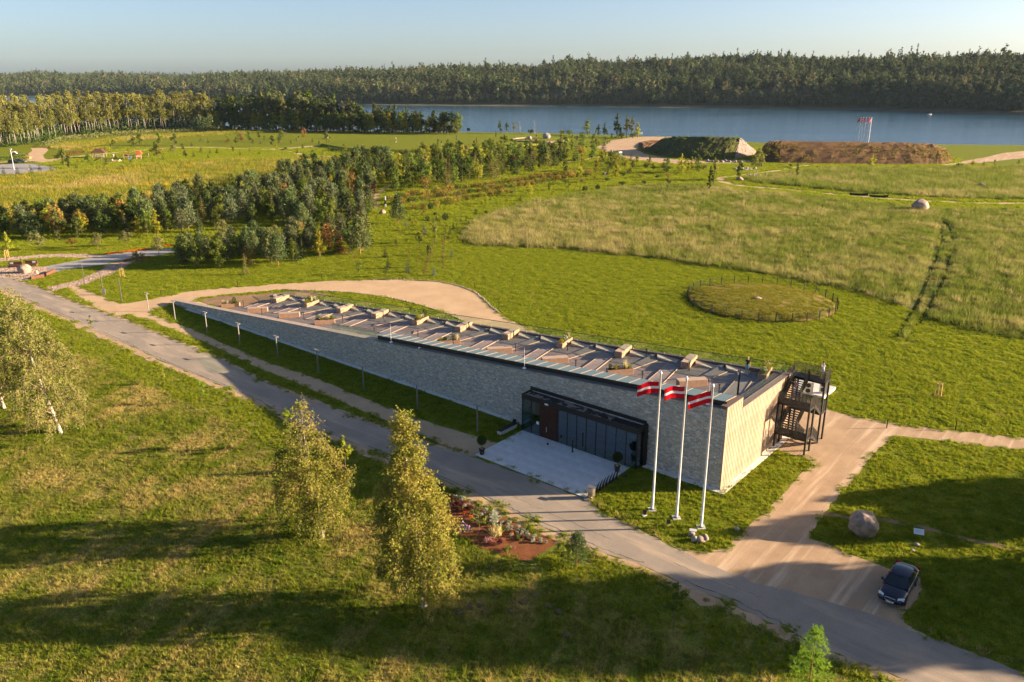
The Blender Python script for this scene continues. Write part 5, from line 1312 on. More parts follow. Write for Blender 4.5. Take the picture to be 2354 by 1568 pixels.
for i, (q, s_, m_, l) in enumerate(((( 818, 322), (.30, .26, .24), 'granite_light', 'peach-coloured stone under the small plaque by the flagpoles'), ((846, 370), (.31, .28, .27), 'granite_grey', 'round grey stone at the tip of the lawn, left in the group'), ((900, 372), (.34, .42, .27), 'granite_light', 'oval pale stone in the middle of the group at the lawn tip'), ((940, 362), (.38, .32, .30), 'granite', 'pink angular stone, right in the group at the lawn tip'), ((1225, 272), (.26, .2, .2), 'granite_grey', 'lone grey stone by the gravel track near the flagpoles'))):
    boulder('stone_block', 20 + i, W(*zF(*q)), s_, M[m_], l, 'field stones by the flagpoles', .5 * i, 3)
p = W(*zF(833, 305)); mb = MB(); mb.beam((-.28, .0, .46), (.28, 0, .46), .26, .03); mb.beam((0, 0, 0), (0, 0, .45), .05, .05, 1); o = mb.build('plaque', [M['white_paint'], M['grey_metal']]); o.location = (p[0], p[1], 0); o.rotation_euler = (.3, 0, -.3); tag(o, 'small tilted metal plaque above the peach stone', 'plaque')
def sign(q, label, w_=.75, h_=.5, z0=.55):
    p = W(*q); o = thing('info_sign', label, 'sign', (p[0], p[1], 0), -.35)
    mb = MB(); mb.beam((-w_ / 2, 0, z0), (w_ / 2, 0, z0), h_, .03, up=(0, -.55, .83)); mb.build('panel', plain('sign_white', (.72, .76, .80), .4), o)
    mb = MB()
    for k in range(4): mb.beam((-w_ * .34, -.09 + .06 * k - .0, z0 + .028 + (.06 * k - .09) * .66 + .0), (w_ * (.34 - .1 * (k % 2)), -.09 + .06 * k, z0 + .028 + (.06 * k - .09) * .66), .012, .004)
    mb.build('print', M['grey_metal'], o)
    mb = MB(); mb.beam((-w_ * .3, .05, 0), (-w_ * .3, .05, z0), .04); mb.beam((w_ * .3, .05, 0), (w_ * .3, .05, z0), .04); mb.build('leg', M['grey_metal'], o)
sign((2110, 1236), 'white information panel standing in the shaded grass above the car')
boulder('stone_block', 31, W(2107, 1254), (.22, .2, .14), M['granite_grey'], 'small white stone below the information panel', None, .2, 3)
boulder('stone_block', 32, W(2098, 1275 - 8), (.16, .14, .1), M['granite_grey'], 'tiny bluish stone beside the shaded lawn panel', None, .9, 3)

# ------------------------------------------------------------------ ring fence on the lawn
rf = thing('ring_fence', 'thin dark wire fence in a ring around the grass mound', 'fence', (rc[0], rc[1], 0))
NP = 30
mbp = MB(); mbp.box(-.06, .06, -.06, .06, -.05, 1.5); fpm = mbp.mesh('post', M['black_metal'])
for k in range(NP):
    a = k / NP * 2 * math.pi; o = obj('post', fpm, rf); o.location = ((RR + .15) * math.cos(a), (RR + .15) * math.sin(a), 0); o.rotation_euler = (0, 0, a)
mb = MB()
for k in range(NP):
    a, b2 = k / NP * 2 * math.pi, (k + 1) / NP * 2 * math.pi; r_ = RR + .15
    for z in np.linspace(.08, 1.42, 10): mb.beam((r_ * math.cos(a), r_ * math.sin(a), z), (r_ * math.cos(b2), r_ * math.sin(b2), z), .009)
    for j in range(1, 12):
        c = a + (b2 - a) * j / 12; mb.beam((r_ * math.cos(c), r_ * math.sin(c), .08), (r_ * math.cos(c), r_ * math.sin(c), 1.42), .008)
mb.build('wire_mesh', M['black_metal'], rf)
boulder('stone_block', 40, W(1742, 686, 1.0), (.7, .5, .22), M['granite_light'], 'flat pale stone on top of the ring mound', None, .3, 3).location.z = 1.05

# ------------------------------------------------------------------ posts and stakes about the lawn
mb = MB(); mb.box(-.04, .04, -.04, .04, -.05, 1.05); pm = mb.mesh('post', M['black_metal'])
for i, (q, l) in enumerate(((z2(590, 78), 'on the lawn left of the loop path'), (z2(1157, 36), 'at the top of the loop path'), (z2(75, 140), 'above the gravel loop, farthest left'), (z2(2185, 88), 'where the loop bends right'), (z2(2347, 225), 'beside the bend of the loop behind the deck'), ((2038, 984), 'beyond the yard path, right of the young tree'), ((2196, 988), 'beside the path at the right edge'), ((1901, 925), 'behind the outdoor stairs'))):
    p = W(*q); o = obj('marker_post', pm); o.location = (p[0], p[1], 0); tag(o, 'short dark marker post ' + l, 'post', 'dark marker posts')
def stakes(q, label, tree=True):
    p = W(*q); o = thing('staked_sapling', label, 'sapling', (p[0], p[1], 0), random.uniform(0, 6), 'young trees with stakes')
    for k in range(3):
        a = k * 2.094; mb = MB(); mb.beam((.4 * math.cos(a), .4 * math.sin(a), 0), (.32 * math.cos(a), .32 * math.sin(a), 1.7), .07); mb.build('stake', plain('stake_wood', (.55, .36, .14), .8), o)
    mb = MB(); mb.beam((.33, 0, 1.5), (-.16, .28, 1.5), .05); mb.beam((-.16, .28, 1.5), (-.16, -.28, 1.5), .05); mb.beam((-.16, -.28, 1.5), (.33, 0, 1.5), .05); mb.build('tie', plain('stake_wood', (.55, .36, .14), .8), o)
    mb = MB(); mb.lathe([(.65, .0), (.5, .05), (.1, .08)], 10); mb.build('mulch_ring', M['mulch'], o)
    r = np.random.default_rng(7); mb = MB(); mb.tube([(0, 0, 0), (.03, 0, 2.2)], [.025, .01], 5); mb.build('stem', M['bark'], o)
    mb = MB(); cards(mb, r.normal(0, 1, (50, 3)) * [.22, .22, .35] + [0, 0, 1.7], .12, r); mb.build('leaves', L['leaf'], o)
stakes(((3000 + 1612 / 2.1478) * .57471, (1400 + 395 / 2.1478) * .57471), 'young tree with wooden stakes and bark ring on the wide lawn')
stakes((282, 637), 'young tree with three stakes beside the cobbled walk')
stakes((17, 593), 'young tree with stakes at the far left above the cobbles')

# ------------------------------------------------------------------ garden circle: benches, boulder
def z0(x, y): return ((x / 2.69) * .57471, (1000 + y / 2.69) * .57471)
for i, (a, b2, l) in enumerate((((95, 188), (238, 185), 'rusty steel bench with white notice at the back left of the circle'), ((270, 175), (400, 172), 'rusty steel bench with high back, right of its pair behind the boulder'), ((330, 318), (470, 292), 'long rusty steel bench with a seated person at the front of the circle'), ((482, 285), (580, 235), 'short rusty steel bench at the mouth of the granite walk'))):
    p, q = W(*z0(*a)), W(*z0(*b2)); c = ((p[0] + q[0]) / 2, (p[1] + q[1]) / 2, 0); ln = math.dist(p, q)
    o = thing('rusty_bench', l, 'bench', c, math.atan2(q[1] - p[1], q[0] - p[0]), 'rusty benches round the stone circle')
    sgn = 1 if i < 2 else -1
    mb = MB(); mb.box(-ln / 2, ln / 2, -.3, .3, 0, .45); mb.build('seat', M['rust'], o)
    mb = MB(); mb.box(-ln / 2, ln / 2, .3 * sgn - .06, .3 * sgn + .06, 0, 1.05 if i < 2 else .62); mb.build('backrest', M['rust'], o)
    if i < 2: mb = MB(); x = -ln / 2 + .5 if i == 0 else ln / 2 - .6; mb.box(x - .3, x + .3, .22, .235, .6, .95); mb.build('notice', M['white_paint'], o)
boulder('boulder', 12, W(*z0(268, 245)), (1.25, 1.0, .95), M['granite_light'], 'round pinkish boulder in the middle of the stone circle', None, .2)

# ------------------------------------------------------------------ birds, boat, buoys
for i, (q, z, d) in enumerate((((2029, 116), 49, 330), ((2042, 114), 51, 335))):
    u = (q[0] - 1177) / _F; x = u * d * _C; v = (q[1] - 784) / _F; zz = CAM_H + d * (-_S - v * _C) / (_C - v * _S)
    mb = MB(); s_ = .55; mb.tube([(-.5 * s_, 0, 0), (0, 0, .05), (.5 * s_, 0, 0)], [.02, .09, .02], 5)
    mb.add([(-.1, 0, .05), (.15, 0, .05), (.05, 1.0, .25), (-.1, .95, .22)], [(0, 1, 2, 3)]); mb.add([(-.1, 0, .05), (.15, 0, .05), (.05, -1.0, .25), (-.1, -.95, .22)], [(3, 2, 1, 0)])
    o = mb.build('bird', M['black_metal']); o.location = (x, d, zz); o.rotation_euler = (0, 0, 1.2); o.scale = (1.3,) * 3; tag(o, 'small dark bird flying over the wood, %s one' % ('left', 'right')[i], 'bird', 'two birds in the sky')
p = W(2137, 262 + 1.5, WATER_Z); o = thing('motor_boat', 'small white motor boat near the far bank', 'boat', p, .1, scale=.6)
b = bmesh.new(); rows = []
for x, w_, zt in ((-4, 1.0, .9), (-2, 1.2, .9), (1, 1.2, 1.0), (3, .7, 1.15), (4.4, .06, 1.35)): rows.append([b.verts.new((x, -w_, zt)), b.verts.new((x, -w_ * .6, -.1)), b.verts.new((x, w_ * .6, -.1)), b.verts.new((x, w_, zt))])
for a_, b_ in zip(rows, rows[1:]):
    for i in range(4): b.faces.new((a_[i], a_[(i + 1) % 4], b_[(i + 1) % 4], b_[i]))
b.faces.new(rows[0]); b.faces.new(rows[-1][::-1]); bmesh.ops.recalc_face_normals(b, faces=b.faces[:])
m_ = bpy.data.meshes.new('hull'); b.to_mesh(m_); b.free(); m_.materials.append(M['white_paint']); obj('hull', m_, o)
mb = MB(); mb.hexa([(-1, -.8, .9), (1.2, -.8, .95), (1.2, .8, .95), (-1, .8, .9)], [(-.9, -.7, 1.9), (.4, -.7, 1.9), (.4, .7, 1.9), (-.9, .7, 1.9)]); mb.build('cabin', M['white_paint'], o)

# ------------------------------------------------------------------ the parked car
cm = W((3440 + 590 / 3.32) * .57471, (2200 + 745 / 3.32) * .57471)
heading = math.atan2(-3.5, -3.0)
cf = ((25.47 + 26.83) / 2, (47.12 + 46.28) / 2); cr_ = ((29.54 + 28.48) / 2, (49.86 + 50.67) / 2)
cxy = ((cf[0] + cr_[0]) / 2 + .1, (cf[1] + cr_[1]) / 2 + .1)
heading = math.atan2(cf[1] - cr_[1], cf[0] - cr_[0])
car = thing('parked_car', 'dark navy four-door saloon parked on the gravel lay-by', 'car', (cxy[0], cxy[1], .012), heading - math.pi / 2)
PAINT = plain('navy_paint', (.006, .010, .028), .18, spec=.6)
CGL = plain('car_glass', (.012, .018, .024), .05, spec=.7); CHR = plain('chrome', (.6, .6, .62), .15, metallic=1.0); TYR = plain('tyre', (.015, .015, .015), .9); LMP = plain('headlamp_glass', (.62, .66, .70), .12, spec=.8)
b = bmesh.new(); rows = []
for y, w_, zb, zs, zt in ((2.41, .62, .34, .52, .60), (2.34, .76, .24, .58, .68), (2.05, .87, .20, .68, .78), (1.5, .90, .20, .76, .86), (.95, .905, .20, .82, .94), (.2, .91, .20, .85, .95), (-.9, .91, .20, .88, .97), (-1.5, .905, .20, .90, 1.0), (-1.9, .89, .22, .90, 1.02), (-2.25, .85, .26, .86, 1.0), (-2.38, .78, .34, .78, .93), (-2.41, .70, .42, .70, .82)):
    rt = [(w_ * .86, zb), (w_ * .985, zb + .12), (w_, (zb + zs) / 2 + .02), (w_ * .985, zs - .06), (w_ * .93, zs), (w_ * .78, zs + (zt - zs) * .75), (w_ * .4, zt)]
    ring = [(x, z) for x, z in rt] + [(-x, z) for x, z in rt[::-1]]
    rows.append([b.verts.new((x, y, z)) for x, z in ring])
n = len(rows[0])
for a_, b_ in zip(rows, rows[1:]):
    for i in range(n): b.faces.new((a_[i], b_[i], b_[(i + 1) % n], a_[(i + 1) % n]))
b.faces.new(rows[0]); b.faces.new(rows[-1][::-1]); bmesh.ops.recalc_face_normals(b, faces=b.faces[:])
m_ = bpy.data.meshes.new('body'); b.to_mesh(m_); b.free(); m_.materials.append(PAINT)
for f_ in m_.polygons: f_.use_smooth = True
o = obj('body', m_, car); sb = o.modifiers.new('round', 'SUBSURF'); sb.levels = sb.render_levels = 1
belt = [(.80, 1.02, .93), (.84, .30, .945), (.845, -.6, .96), (.80, -1.62, 1.0)]; roof = [(.58, .14, 1.36), (.62, -.25, 1.42), (.62, -.75, 1.42), (.56, -1.22, 1.36)]
mb = MB()
for a_, b_, c_, d_ in zip(belt, belt[1:], roof, roof[1:]):
    for sg in (1, -1): mb.add([(sg * a_[0], a_[1], a_[2]), (sg * b_[0], b_[1], b_[2]), (sg * d_[0], d_[1], d_[2]), (sg * c_[0], c_[1], c_[2])], [(0, 1, 2, 3)])
mb.build('side_glass', CGL, car)
def shield(name, lo_, up_, bow):
    mb = MB(); k = 8; V = []
    for (w_, y, z) in (lo_, ((lo_[0] + up_[0]) / 2, (lo_[1] + up_[1]) / 2, (lo_[2] + up_[2]) / 2 + .03), up_):
        for i in range(k + 1): u = i / k * 2 - 1; V.append((u * w_, y + bow * (1 - u * u), z))
    F = [(r * (k + 1) + i, r * (k + 1) + i + 1, (r + 1) * (k + 1) + i + 1, (r + 1) * (k + 1) + i) for r in range(2) for i in range(k)]
    mb.add(V, F); return mb.build(name, CGL, car, smooth=True)
shield('windscreen', (.80, 1.02, .935), (.58, .14, 1.365), .14); shield('rear_window', (.76, -1.66, 1.0), (.56, -1.22, 1.365), -.10)
b = bmesh.new(); rr_ = []
for y, w_, z in ((.22, .585, 1.355), (.1, .60, 1.385), (-.25, .635, 1.43), (-.75, .635, 1.435), (-1.15, .585, 1.385), (-1.30, .57, 1.345)):
    rr_.append([b.verts.new((w_ * u, y + (.1 if y > .0 else -.05) * (1 - u * u), z + .035 * (1 - u * u))) for u in (-1, -.7, -.3, 0, .3, .7, 1)])
for a_, b_ in zip(rr_, rr_[1:]):
    for i in range(6): b.faces.new((a_[i], a_[i + 1], b_[i + 1], b_[i]))
m_ = bpy.data.meshes.new('roof'); b.to_mesh(m_); b.free(); m_.materials.append(PAINT)
for f_ in m_.polygons: f_.use_smooth = True
obj('roof', m_, car)
mb = MB()
for sg in (1, -1):
    mb.beam((sg * .80, 1.04, .93), (sg * .59, .16, 1.37), .09, .05); mb.beam((sg * .80, -1.66, .99), (sg * .575, -1.22, 1.36), .14, .06); mb.beam((sg * .85, -.30, .95), (sg * .625, -.42, 1.42), .08, .04)
    mb.beam((sg * .59, .14, 1.38), (sg * .635, -.5, 1.43), .05); mb.beam((sg * .635, -.5, 1.43), (sg * .575, -1.24, 1.36), .05)
mb.build('pillars', PAINT, car)
for sg in (1, -1):
    mb = MB(); mb.hexa([(sg * .86, .72, .92), (sg * 1.05, .68, .93), (sg * 1.06, .84, .93), (sg * .86, .92, .92)], [(sg * .86, .72, 1.05), (sg * 1.04, .68, 1.09), (sg * 1.05, .80, 1.07), (sg * .86, .88, 1.03)]); mb.build('mirror', PAINT, car)
    mb = MB(); mb.hexa([(sg * .47, 2.36, .57), (sg * .84, 2.14, .60), (sg * .82, 1.98, .64), (sg * .47, 2.2, .64)], [(sg * .46, 2.36, .69), (sg * .85, 2.10, .73), (sg * .82, 1.95, .765), (sg * .46, 2.18, .735)]); mb.build('headlight', LMP, car)
    mb = MB(); mb.hexa([(sg * .55, -2.43, .74), (sg * .82, -2.34, .74), (sg * .82, -2.28, .76), (sg * .55, -2.36, .76)], [(sg * .55, -2.41, .98), (sg * .83, -2.3, .95), (sg * .82, -2.2, .95), (sg * .55, -2.32, .98)]); mb.build('tail_light', M['red_cloth'], car)
    mb = MB(); mb.beam((sg * .918, .9, .62), (sg * .918, -1.6, .64), .02, .06); mb.build('side_trim', M['black_metal'], car)
    for y in (-.05, -1.05): mb = MB(); mb.beam((sg * .90, y, .80), (sg * .90, y - .2, .805), .03, .03); mb.build('door_handle', PAINT, car)
    for y in (.55, -.38, -1.35): mb = MB(); mb.beam((sg * .917, y, .30), (sg * .888, y - .02, .88), .012, .006); mb.build('door_gap', M['black_metal'], car)
    for y in (1.45, -1.36):
        w_ = obj('wheel', None, car); w_.location = (sg * .82, y, .315)
        mb = MB(); mb.lathe([(.20, -.1), (.30, -.1), (.315, -.06), (.315, .06), (.30, .1), (.20, .1)], 20); q = mb.build('tyre', TYR, w_, smooth=True); q.rotation_euler = (0, math.pi / 2, 0)
        mb = MB(); mb.lathe([(.05, .09), (.07, .11)], 10)
        mb.lathe([(.195, .07), (.21, .105), (.20, .105), (.185, .07)], 20)
        for k in range(5): a = k * 1.2566; mb.beam((.05 * math.cos(a), .05 * math.sin(a), .1), (.2 * math.cos(a), .2 * math.sin(a), .1), .07, .02)
        q = mb.build('rim', CHR, w_); q.rotation_euler = (0, sg * math.pi / 2, 0)
        mb = MB(); mb.lathe([(.36, -.02), (.36, .02)], 18); q = mb.build('wheel_arch', M['black_metal'], w_); q.rotation_euler = (0, math.pi / 2, 0); q.location = (sg * .075, 0, .02)
mb = MB(); mb.box(-.33, .33, 2.36, 2.425, .53, .70); mb.build('grille', M['black_metal'], car)
mb = MB(); mb.box(-.345, .345, 2.40, 2.44, .70, .725); mb.box(-.345, .345, 2.40, 2.44, .515, .535); mb.box(-.345, -.325, 2.40, 2.44, .535, .70); mb.box(.325, .345, 2.40, 2.44, .535, .70); mb.beam((.30, 2.435, .54), (-.30, 2.435, .695), .022, .012, up=(0, 1, 0)); mb.lathe([(.001, 0), (.045, 0), (.045, .02)], 12); mb.build('grille_frame', CHR, car)
mb = MB(); mb.box(-.26, .26, 2.425, 2.445, .36, .475); pl_ = mb.build('number_plate', M['white_paint'], car)
mb = MB(); mb.box(.215, .258, 2.446, 2.449, .365, .47); mb.build('plate_band', plain('plate_blue', (.01, .03, .35), .5), pl_)
cu = bpy.data.curves.new('plate_text', 'FONT'); cu.body = 'KE-7800'; cu.size = .105; cu.align_x = 'CENTER'; cu.extrude = .001
tmp = bpy.data.objects.new('plate_text', cu); COL.objects.link(tmp); dg = bpy.context.evaluated_depsgraph_get(); tmesh = bpy.data.meshes.new_from_object(tmp.evaluated_get(dg)); bpy.data.objects.remove(tmp)
tmesh.materials.clear(); tmesh.materials.append(M['black_metal']); q = obj('plate_text', tmesh, pl_); q.location = (-.02, 2.447, .385); q.rotation_euler = (math.pi / 2, 0, math.pi)
mb = MB(); mb.beam((-.55, 1.05, .945), (.05, 1.11, .955), .02); mb.beam((.05, 1.05, .95), (.6, 1.03, .945), .02); mb.build('wipers', M['black_metal'], car)
mb = MB(); mb.box(-.04, .04, .3, .42, 1.28, 1.33); mb.build('inner_mirror', M['black_metal'], car)

# ------------------------------------------------------------------ people
SKIN = plain('skin', (.52, .30, .20), .6); HAIRS = {'brown': plain('brown_hair', (.05, .03, .018), .7), 'blond': plain('blond_hair', (.50, .36, .18), .7)}
def person(label, loc, rz, J, cols, hair='brown', scale=1.0, long_hair=False, detail=True):
    """one skinned body; J overrides joint positions; cols: material per body zone"""
    P = {'pelvis': (0, 0, .95), 'spine': (0, .01, 1.15), 'chest': (0, 0, 1.34), 'neck': (0, 0, 1.48), 'head0': (0, .02, 1.56), 'head1': (0, .03, 1.66), 'head2': (0, .01, 1.73)}
    for sg, k in ((1, 'r'), (-1, 'l')):
        P.update({'sh' + k: (sg * .17, 0, 1.41), 'el' + k: (sg * .23, -.02, 1.13), 'wr' + k: (sg * .25, .06, .88), 'pa' + k: (sg * .25, .09, .81), 'hp' + k: (sg * .09, 0, .90), 'kn' + k: (sg * .10, .03, .50), 'an' + k: (sg * .10, 0, .09), 'to' + k: (sg * .12, .16, .035)})
    P.update(J)
    E = [('pelvis', 'spine', 'top'), ('spine', 'chest', 'top'), ('chest', 'neck', 'top'), ('neck', 'head0', 'skin'), ('head0', 'head1', 'skin'), ('head1', 'head2', 'skin')]
    for k in 'rl': E += [('chest', 'sh' + k, 'top'), ('sh' + k, 'el' + k, 'sleeve'), ('el' + k, 'wr' + k, 'skin'), ('wr' + k, 'pa' + k, 'skin'), ('pelvis', 'hp' + k, 'bottom'), ('hp' + k, 'kn' + k, 'bottom'), ('kn' + k, 'an' + k, 'shin'), ('an' + k, 'to' + k, 'shoe')]
    rad = {'pelvis': .125, 'spine': .115, 'chest': .135, 'neck': .055, 'head0': .075, 'head1': .10, 'head2': .06}
    for k in 'rl': rad.update({'sh' + k: .062, 'el' + k: .043, 'wr' + k: .030, 'pa' + k: .034, 'hp' + k: .088, 'kn' + k: .058, 'an' + k: .038, 'to' + k: .032})
    if detail:
        for sg, k in ((1, 'r'), (-1, 'l')):
            w_, p_ = Vector(P['wr' + k]), Vector(P['pa' + k]); d = (p_ - w_).normalized(); sd_ = d.cross(Vector((0, 1, 0.2))).normalized()
            for j, (off, ln) in enumerate(((-.034, .075), (-.012, .085), (.012, .08), (.034, .062))):
                a, b2 = 'f%s%d' % (k, j), 'g%s%d' % (k, j); P[a] = tuple(p_ + sd_ * off + d * .045); P[b2] = tuple(p_ + sd_ * off * 1.1 + d * (.045 + ln) + Vector((0, .02, 0)))
                E += [('pa' + k, a, 'skin'), (a, b2, 'skin')]; rad[a] = .0095; rad[b2] = .008
            a = 'th' + k; P[a] = tuple(w_.lerp(p_, .6) - sd_ * .055 + d * .03); E.append(('pa' + k, a, 'skin')); rad[a] = .010
    names = list(P); ix = {n_: i for i, n_ in enumerate(names)}
    m_ = bpy.data.meshes.new('person_base'); m_.from_pydata([P[n_] for n_ in names], [(ix[a], ix[b2]) for a, b2, _ in E], [])
    tmp = bpy.data.objects.new('person_base', m_); COL.objects.link(tmp)
    tmp.modifiers.new('skin', 'SKIN'); ss = tmp.modifiers.new('sub', 'SUBSURF'); ss.levels = ss.render_levels = 1
    for n_ in names: v = m_.skin_vertices[0].data[ix[n_]]; v.radius = (rad[n_], rad[n_]); v.use_root = n_ == 'pelvis'
    dg = bpy.context.evaluated_depsgraph_get(); bm_ = bpy.data.meshes.new_from_object(tmp.evaluated_get(dg)); bpy.data.objects.remove(tmp); bpy.data.meshes.remove(m_)
    zones = ['skin', 'top', 'sleeve', 'bottom', 'shin', 'shoe']; bm_.materials.clear()
    for z in zones: bm_.materials.append(cols.get(z, cols.get({'sleeve': 'top', 'shin': 'skin', 'shoe': 'skin'}.get(z), SKIN)) if z != 'skin' else SKIN)
    A = np.array([P[a] for a, _, _ in E]); B2 = np.array([P[b2] for _, b2, _ in E]); zi = [zones.index(z) for _, _, z in E]
    mi = []
    for f_ in bm_.polygons:
        c = np.array(f_.center); t = np.clip(((c - A) * (B2 - A)).sum(1) / (((B2 - A) ** 2).sum(1) + 1e-9), 0, 1)
        q = np.linalg.norm(A + (B2 - A) * t[:, None] - c, axis=1) - .03 * 0; j = int(np.argmin(q)); z = zi[j]
        if zones[z] == 'sleeve' and t[j] > .6: z = 0
        if zones[z] == 'bottom' and j > 6 and t[j] > .8 and not cols.get('long'): z = 0
        mi.append(z)
    bm_.polygons.foreach_set('material_index', mi); bm_.polygons.foreach_set('use_smooth', [True] * len(mi))
    o = obj('person', bm_); o.location = loc; o.rotation_euler = (0, 0, rz); o.scale = (scale,) * 3; tag(o, label, 'person')
    h1, h2 = Vector(P['head1']), Vector(P['head2']); up = (h2 - Vector(P['head0'])).normalized(); c = h1 + up * .015
    b = bmesh.new(); bmesh.ops.create_icosphere(b, subdivisions=3, radius=.118)
    for v in b.verts:
        if v.co.y > .03 and v.co.z < .05: v.co *= .72
        if v.co.z < -.05: v.co *= (.75 if not (long_hair and v.co.y < 0) else 1.0)
        if long_hair and v.co.y < .02 and v.co.z < 0: v.co.z *= 2.1
    hm_ = bpy.data.meshes.new('hair'); b.to_mesh(hm_); b.free(); hm_.materials.append(HAIRS[hair]); h = obj('hair', hm_, o); h.location = c + Vector((0, -.018, .02)); h.scale = (.88, 1.0, 1.0)
    if detail:
        mb = MB(); mb.hexa([(-.012, .10, -.02), (.012, .10, -.02), (.01, .10, .02), (-.01, .10, .02)], [(-.008, .125, -.018), (.008, .125, -.018), (.004, .108, .02), (-.004, .108, .02)]); nz = mb.build('nose', SKIN, o); nz.location = h1 + Vector((0, .0, -.01))
        mb = MB()
        for sg in (1, -1): mb.box(sg * .036 - .012, sg * .036 + .012, .098, .106, .012, .022)
        mb.box(-.022, .022, .098, .104, -.052, -.044); q = mb.build('face_marks', HAIRS['brown'], o); q.location = h1
    return o
tee = plain('black_tee', (.02, .02, .022), .9); turq = plain('turquoise_shorts', (.16, .42, .50), .9); wht = plain('white_tee', (.66, .72, .76), .9); pinkt = plain('pink_shirt', (.55, .30, .25), .9); lts = plain('pale_shorts', (.50, .50, .52), .9)
def zS(x, y): return ((3000 + x / 3.4075) * .57471, (1400 + y / 3.4075) * .57471)
sx, tx = 4.1, 13.0
person('barefoot woman in black top and turquoise shorts standing on the roof deck', bw(3.9, 12.9, zdeck(3.9) + .03), 2.7, {'knr': (.11, .1, .5), 'anr': (.12, .12, .10), 'tor': (.13, .27, .05), 'anl': (-.1, -.08, .1), 'tol': (-.12, .07, .04), 'ell': (-.27, .0, 1.14), 'wrl': (-.30, .12, .93), 'pal': (-.31, .16, .87)}, {'top': tee, 'bottom': turq}, 'blond', 1.02, True)
ph = {}
for sg, k in ((1, 'r'), (-1, 'l')): ph.update({'el' + k: (sg * .22, .16, 1.22), 'wr' + k: (sg * .10, .34, 1.40), 'pa' + k: (sg * .06, .37, 1.46)})
man = person('man in white T-shirt and pale shorts on the top stair landing raising a phone', bw(-2.55, 16.05, 6.5), 2.0, ph, {'top': wht, 'bottom': lts, 'shoe': wht}, 'brown', 1.03)
mb = MB(); mb.box(-.075, .075, -.005, .005, -.04, .04); q = mb.build('phone', M['black_metal']); q.location = man.matrix_basis @ Vector((0, .43, 1.53)); q.rotation_euler = (0, 0, 2.0); tag(q, 'dark phone held up by the man on the top landing', 'phone')
seat = {'pelvis': (0, 0, .12), 'spine': (0, 0, .32), 'chest': (0, .02, .52), 'neck': (0, .03, .66), 'head0': (0, .05, .73), 'head1': (0, .07, .82), 'head2': (0, .05, .89)}
for sg, k in ((1, 'r'), (-1, 'l')): seat.update({'sh' + k: (sg * .17, .02, .58), 'el' + k: (sg * .40, .05, .62) if sg > 0 else (-.27, .05, .36), 'wr' + k: (.62, .08, .70) if sg > 0 else (-.20, .25, .32), 'pa' + k: (.69, .09, .72) if sg > 0 else (-.18, .31, .31), 'hp' + k: (sg * .09, .04, .10), 'kn' + k: (sg * .17, .42, .14), 'an' + k: (sg * .12, .46, -.24), 'to' + k: (sg * .13, .6, -.29)})
person('person in a pink shirt seated on the upper stair flight holding the rail', bw(-.75, 13.95, 5.72), BROT + math.pi, {k_: (v_[0], v_[1], v_[2]) for k_, v_ in seat.items()}, {'top': pinkt, 'bottom': lts}, 'brown', .95)
pb = W(*z0(400, 285)); seat2 = dict(seat); seat2.update({'elr': (.26, .06, .36), 'wrr': (.2, .25, .32), 'par': (.18, .31, .31)})
person('person in a pale yellow top seated on the rusty front bench', (pb[0], pb[1] + .1, .42), .4, seat2, {'top': plain('yellow_top', (.6, .45, .2), .9), 'bottom': lts}, 'brown', .95)
far_people = [((67.5, 397), 'walker in a long grey dress crossing the parking area', (.45, .47, .5)), ((1475, 318), 'walker in white near the stone ring by the river', (.7, .7, .7)), ((1955, 333.5), '', None), ((1591, 317.5), 'walker in green on the sandy road by the trees', (.05, .4, .15)), ((1595, 317.5), 'second walker in green close to the first on the sandy road', (.07, .36, .2)), ((1598, 372), 'visitor in blue standing below the green berm', (.12, .35, .6)), ((342, 361.5), 'child in a pale top near the playhouse', (.6, .45, .4)), ((262, 363), 'adult in white by the sandpit', (.65, .65, .65))]
for q, l, c in far_people:
    if not l: continue
    if q[0] == 1591: q = (1511, 317.8)
    if q[0] == 1595: q = (1515, 317.4)
    if q[0] == 1598: q = (1598, 370.5)
    p = W(*q); person(l, (p[0], p[1], 1.8 if q[0] == 1475 else 0), random.uniform(0, 6), {}, {'top': plain('far_clothes', c, .9), 'bottom': plain('far_clothes', tuple(x * .6 for x in c), .9), 'long': 1}, 'brown', 1.05, detail=False)

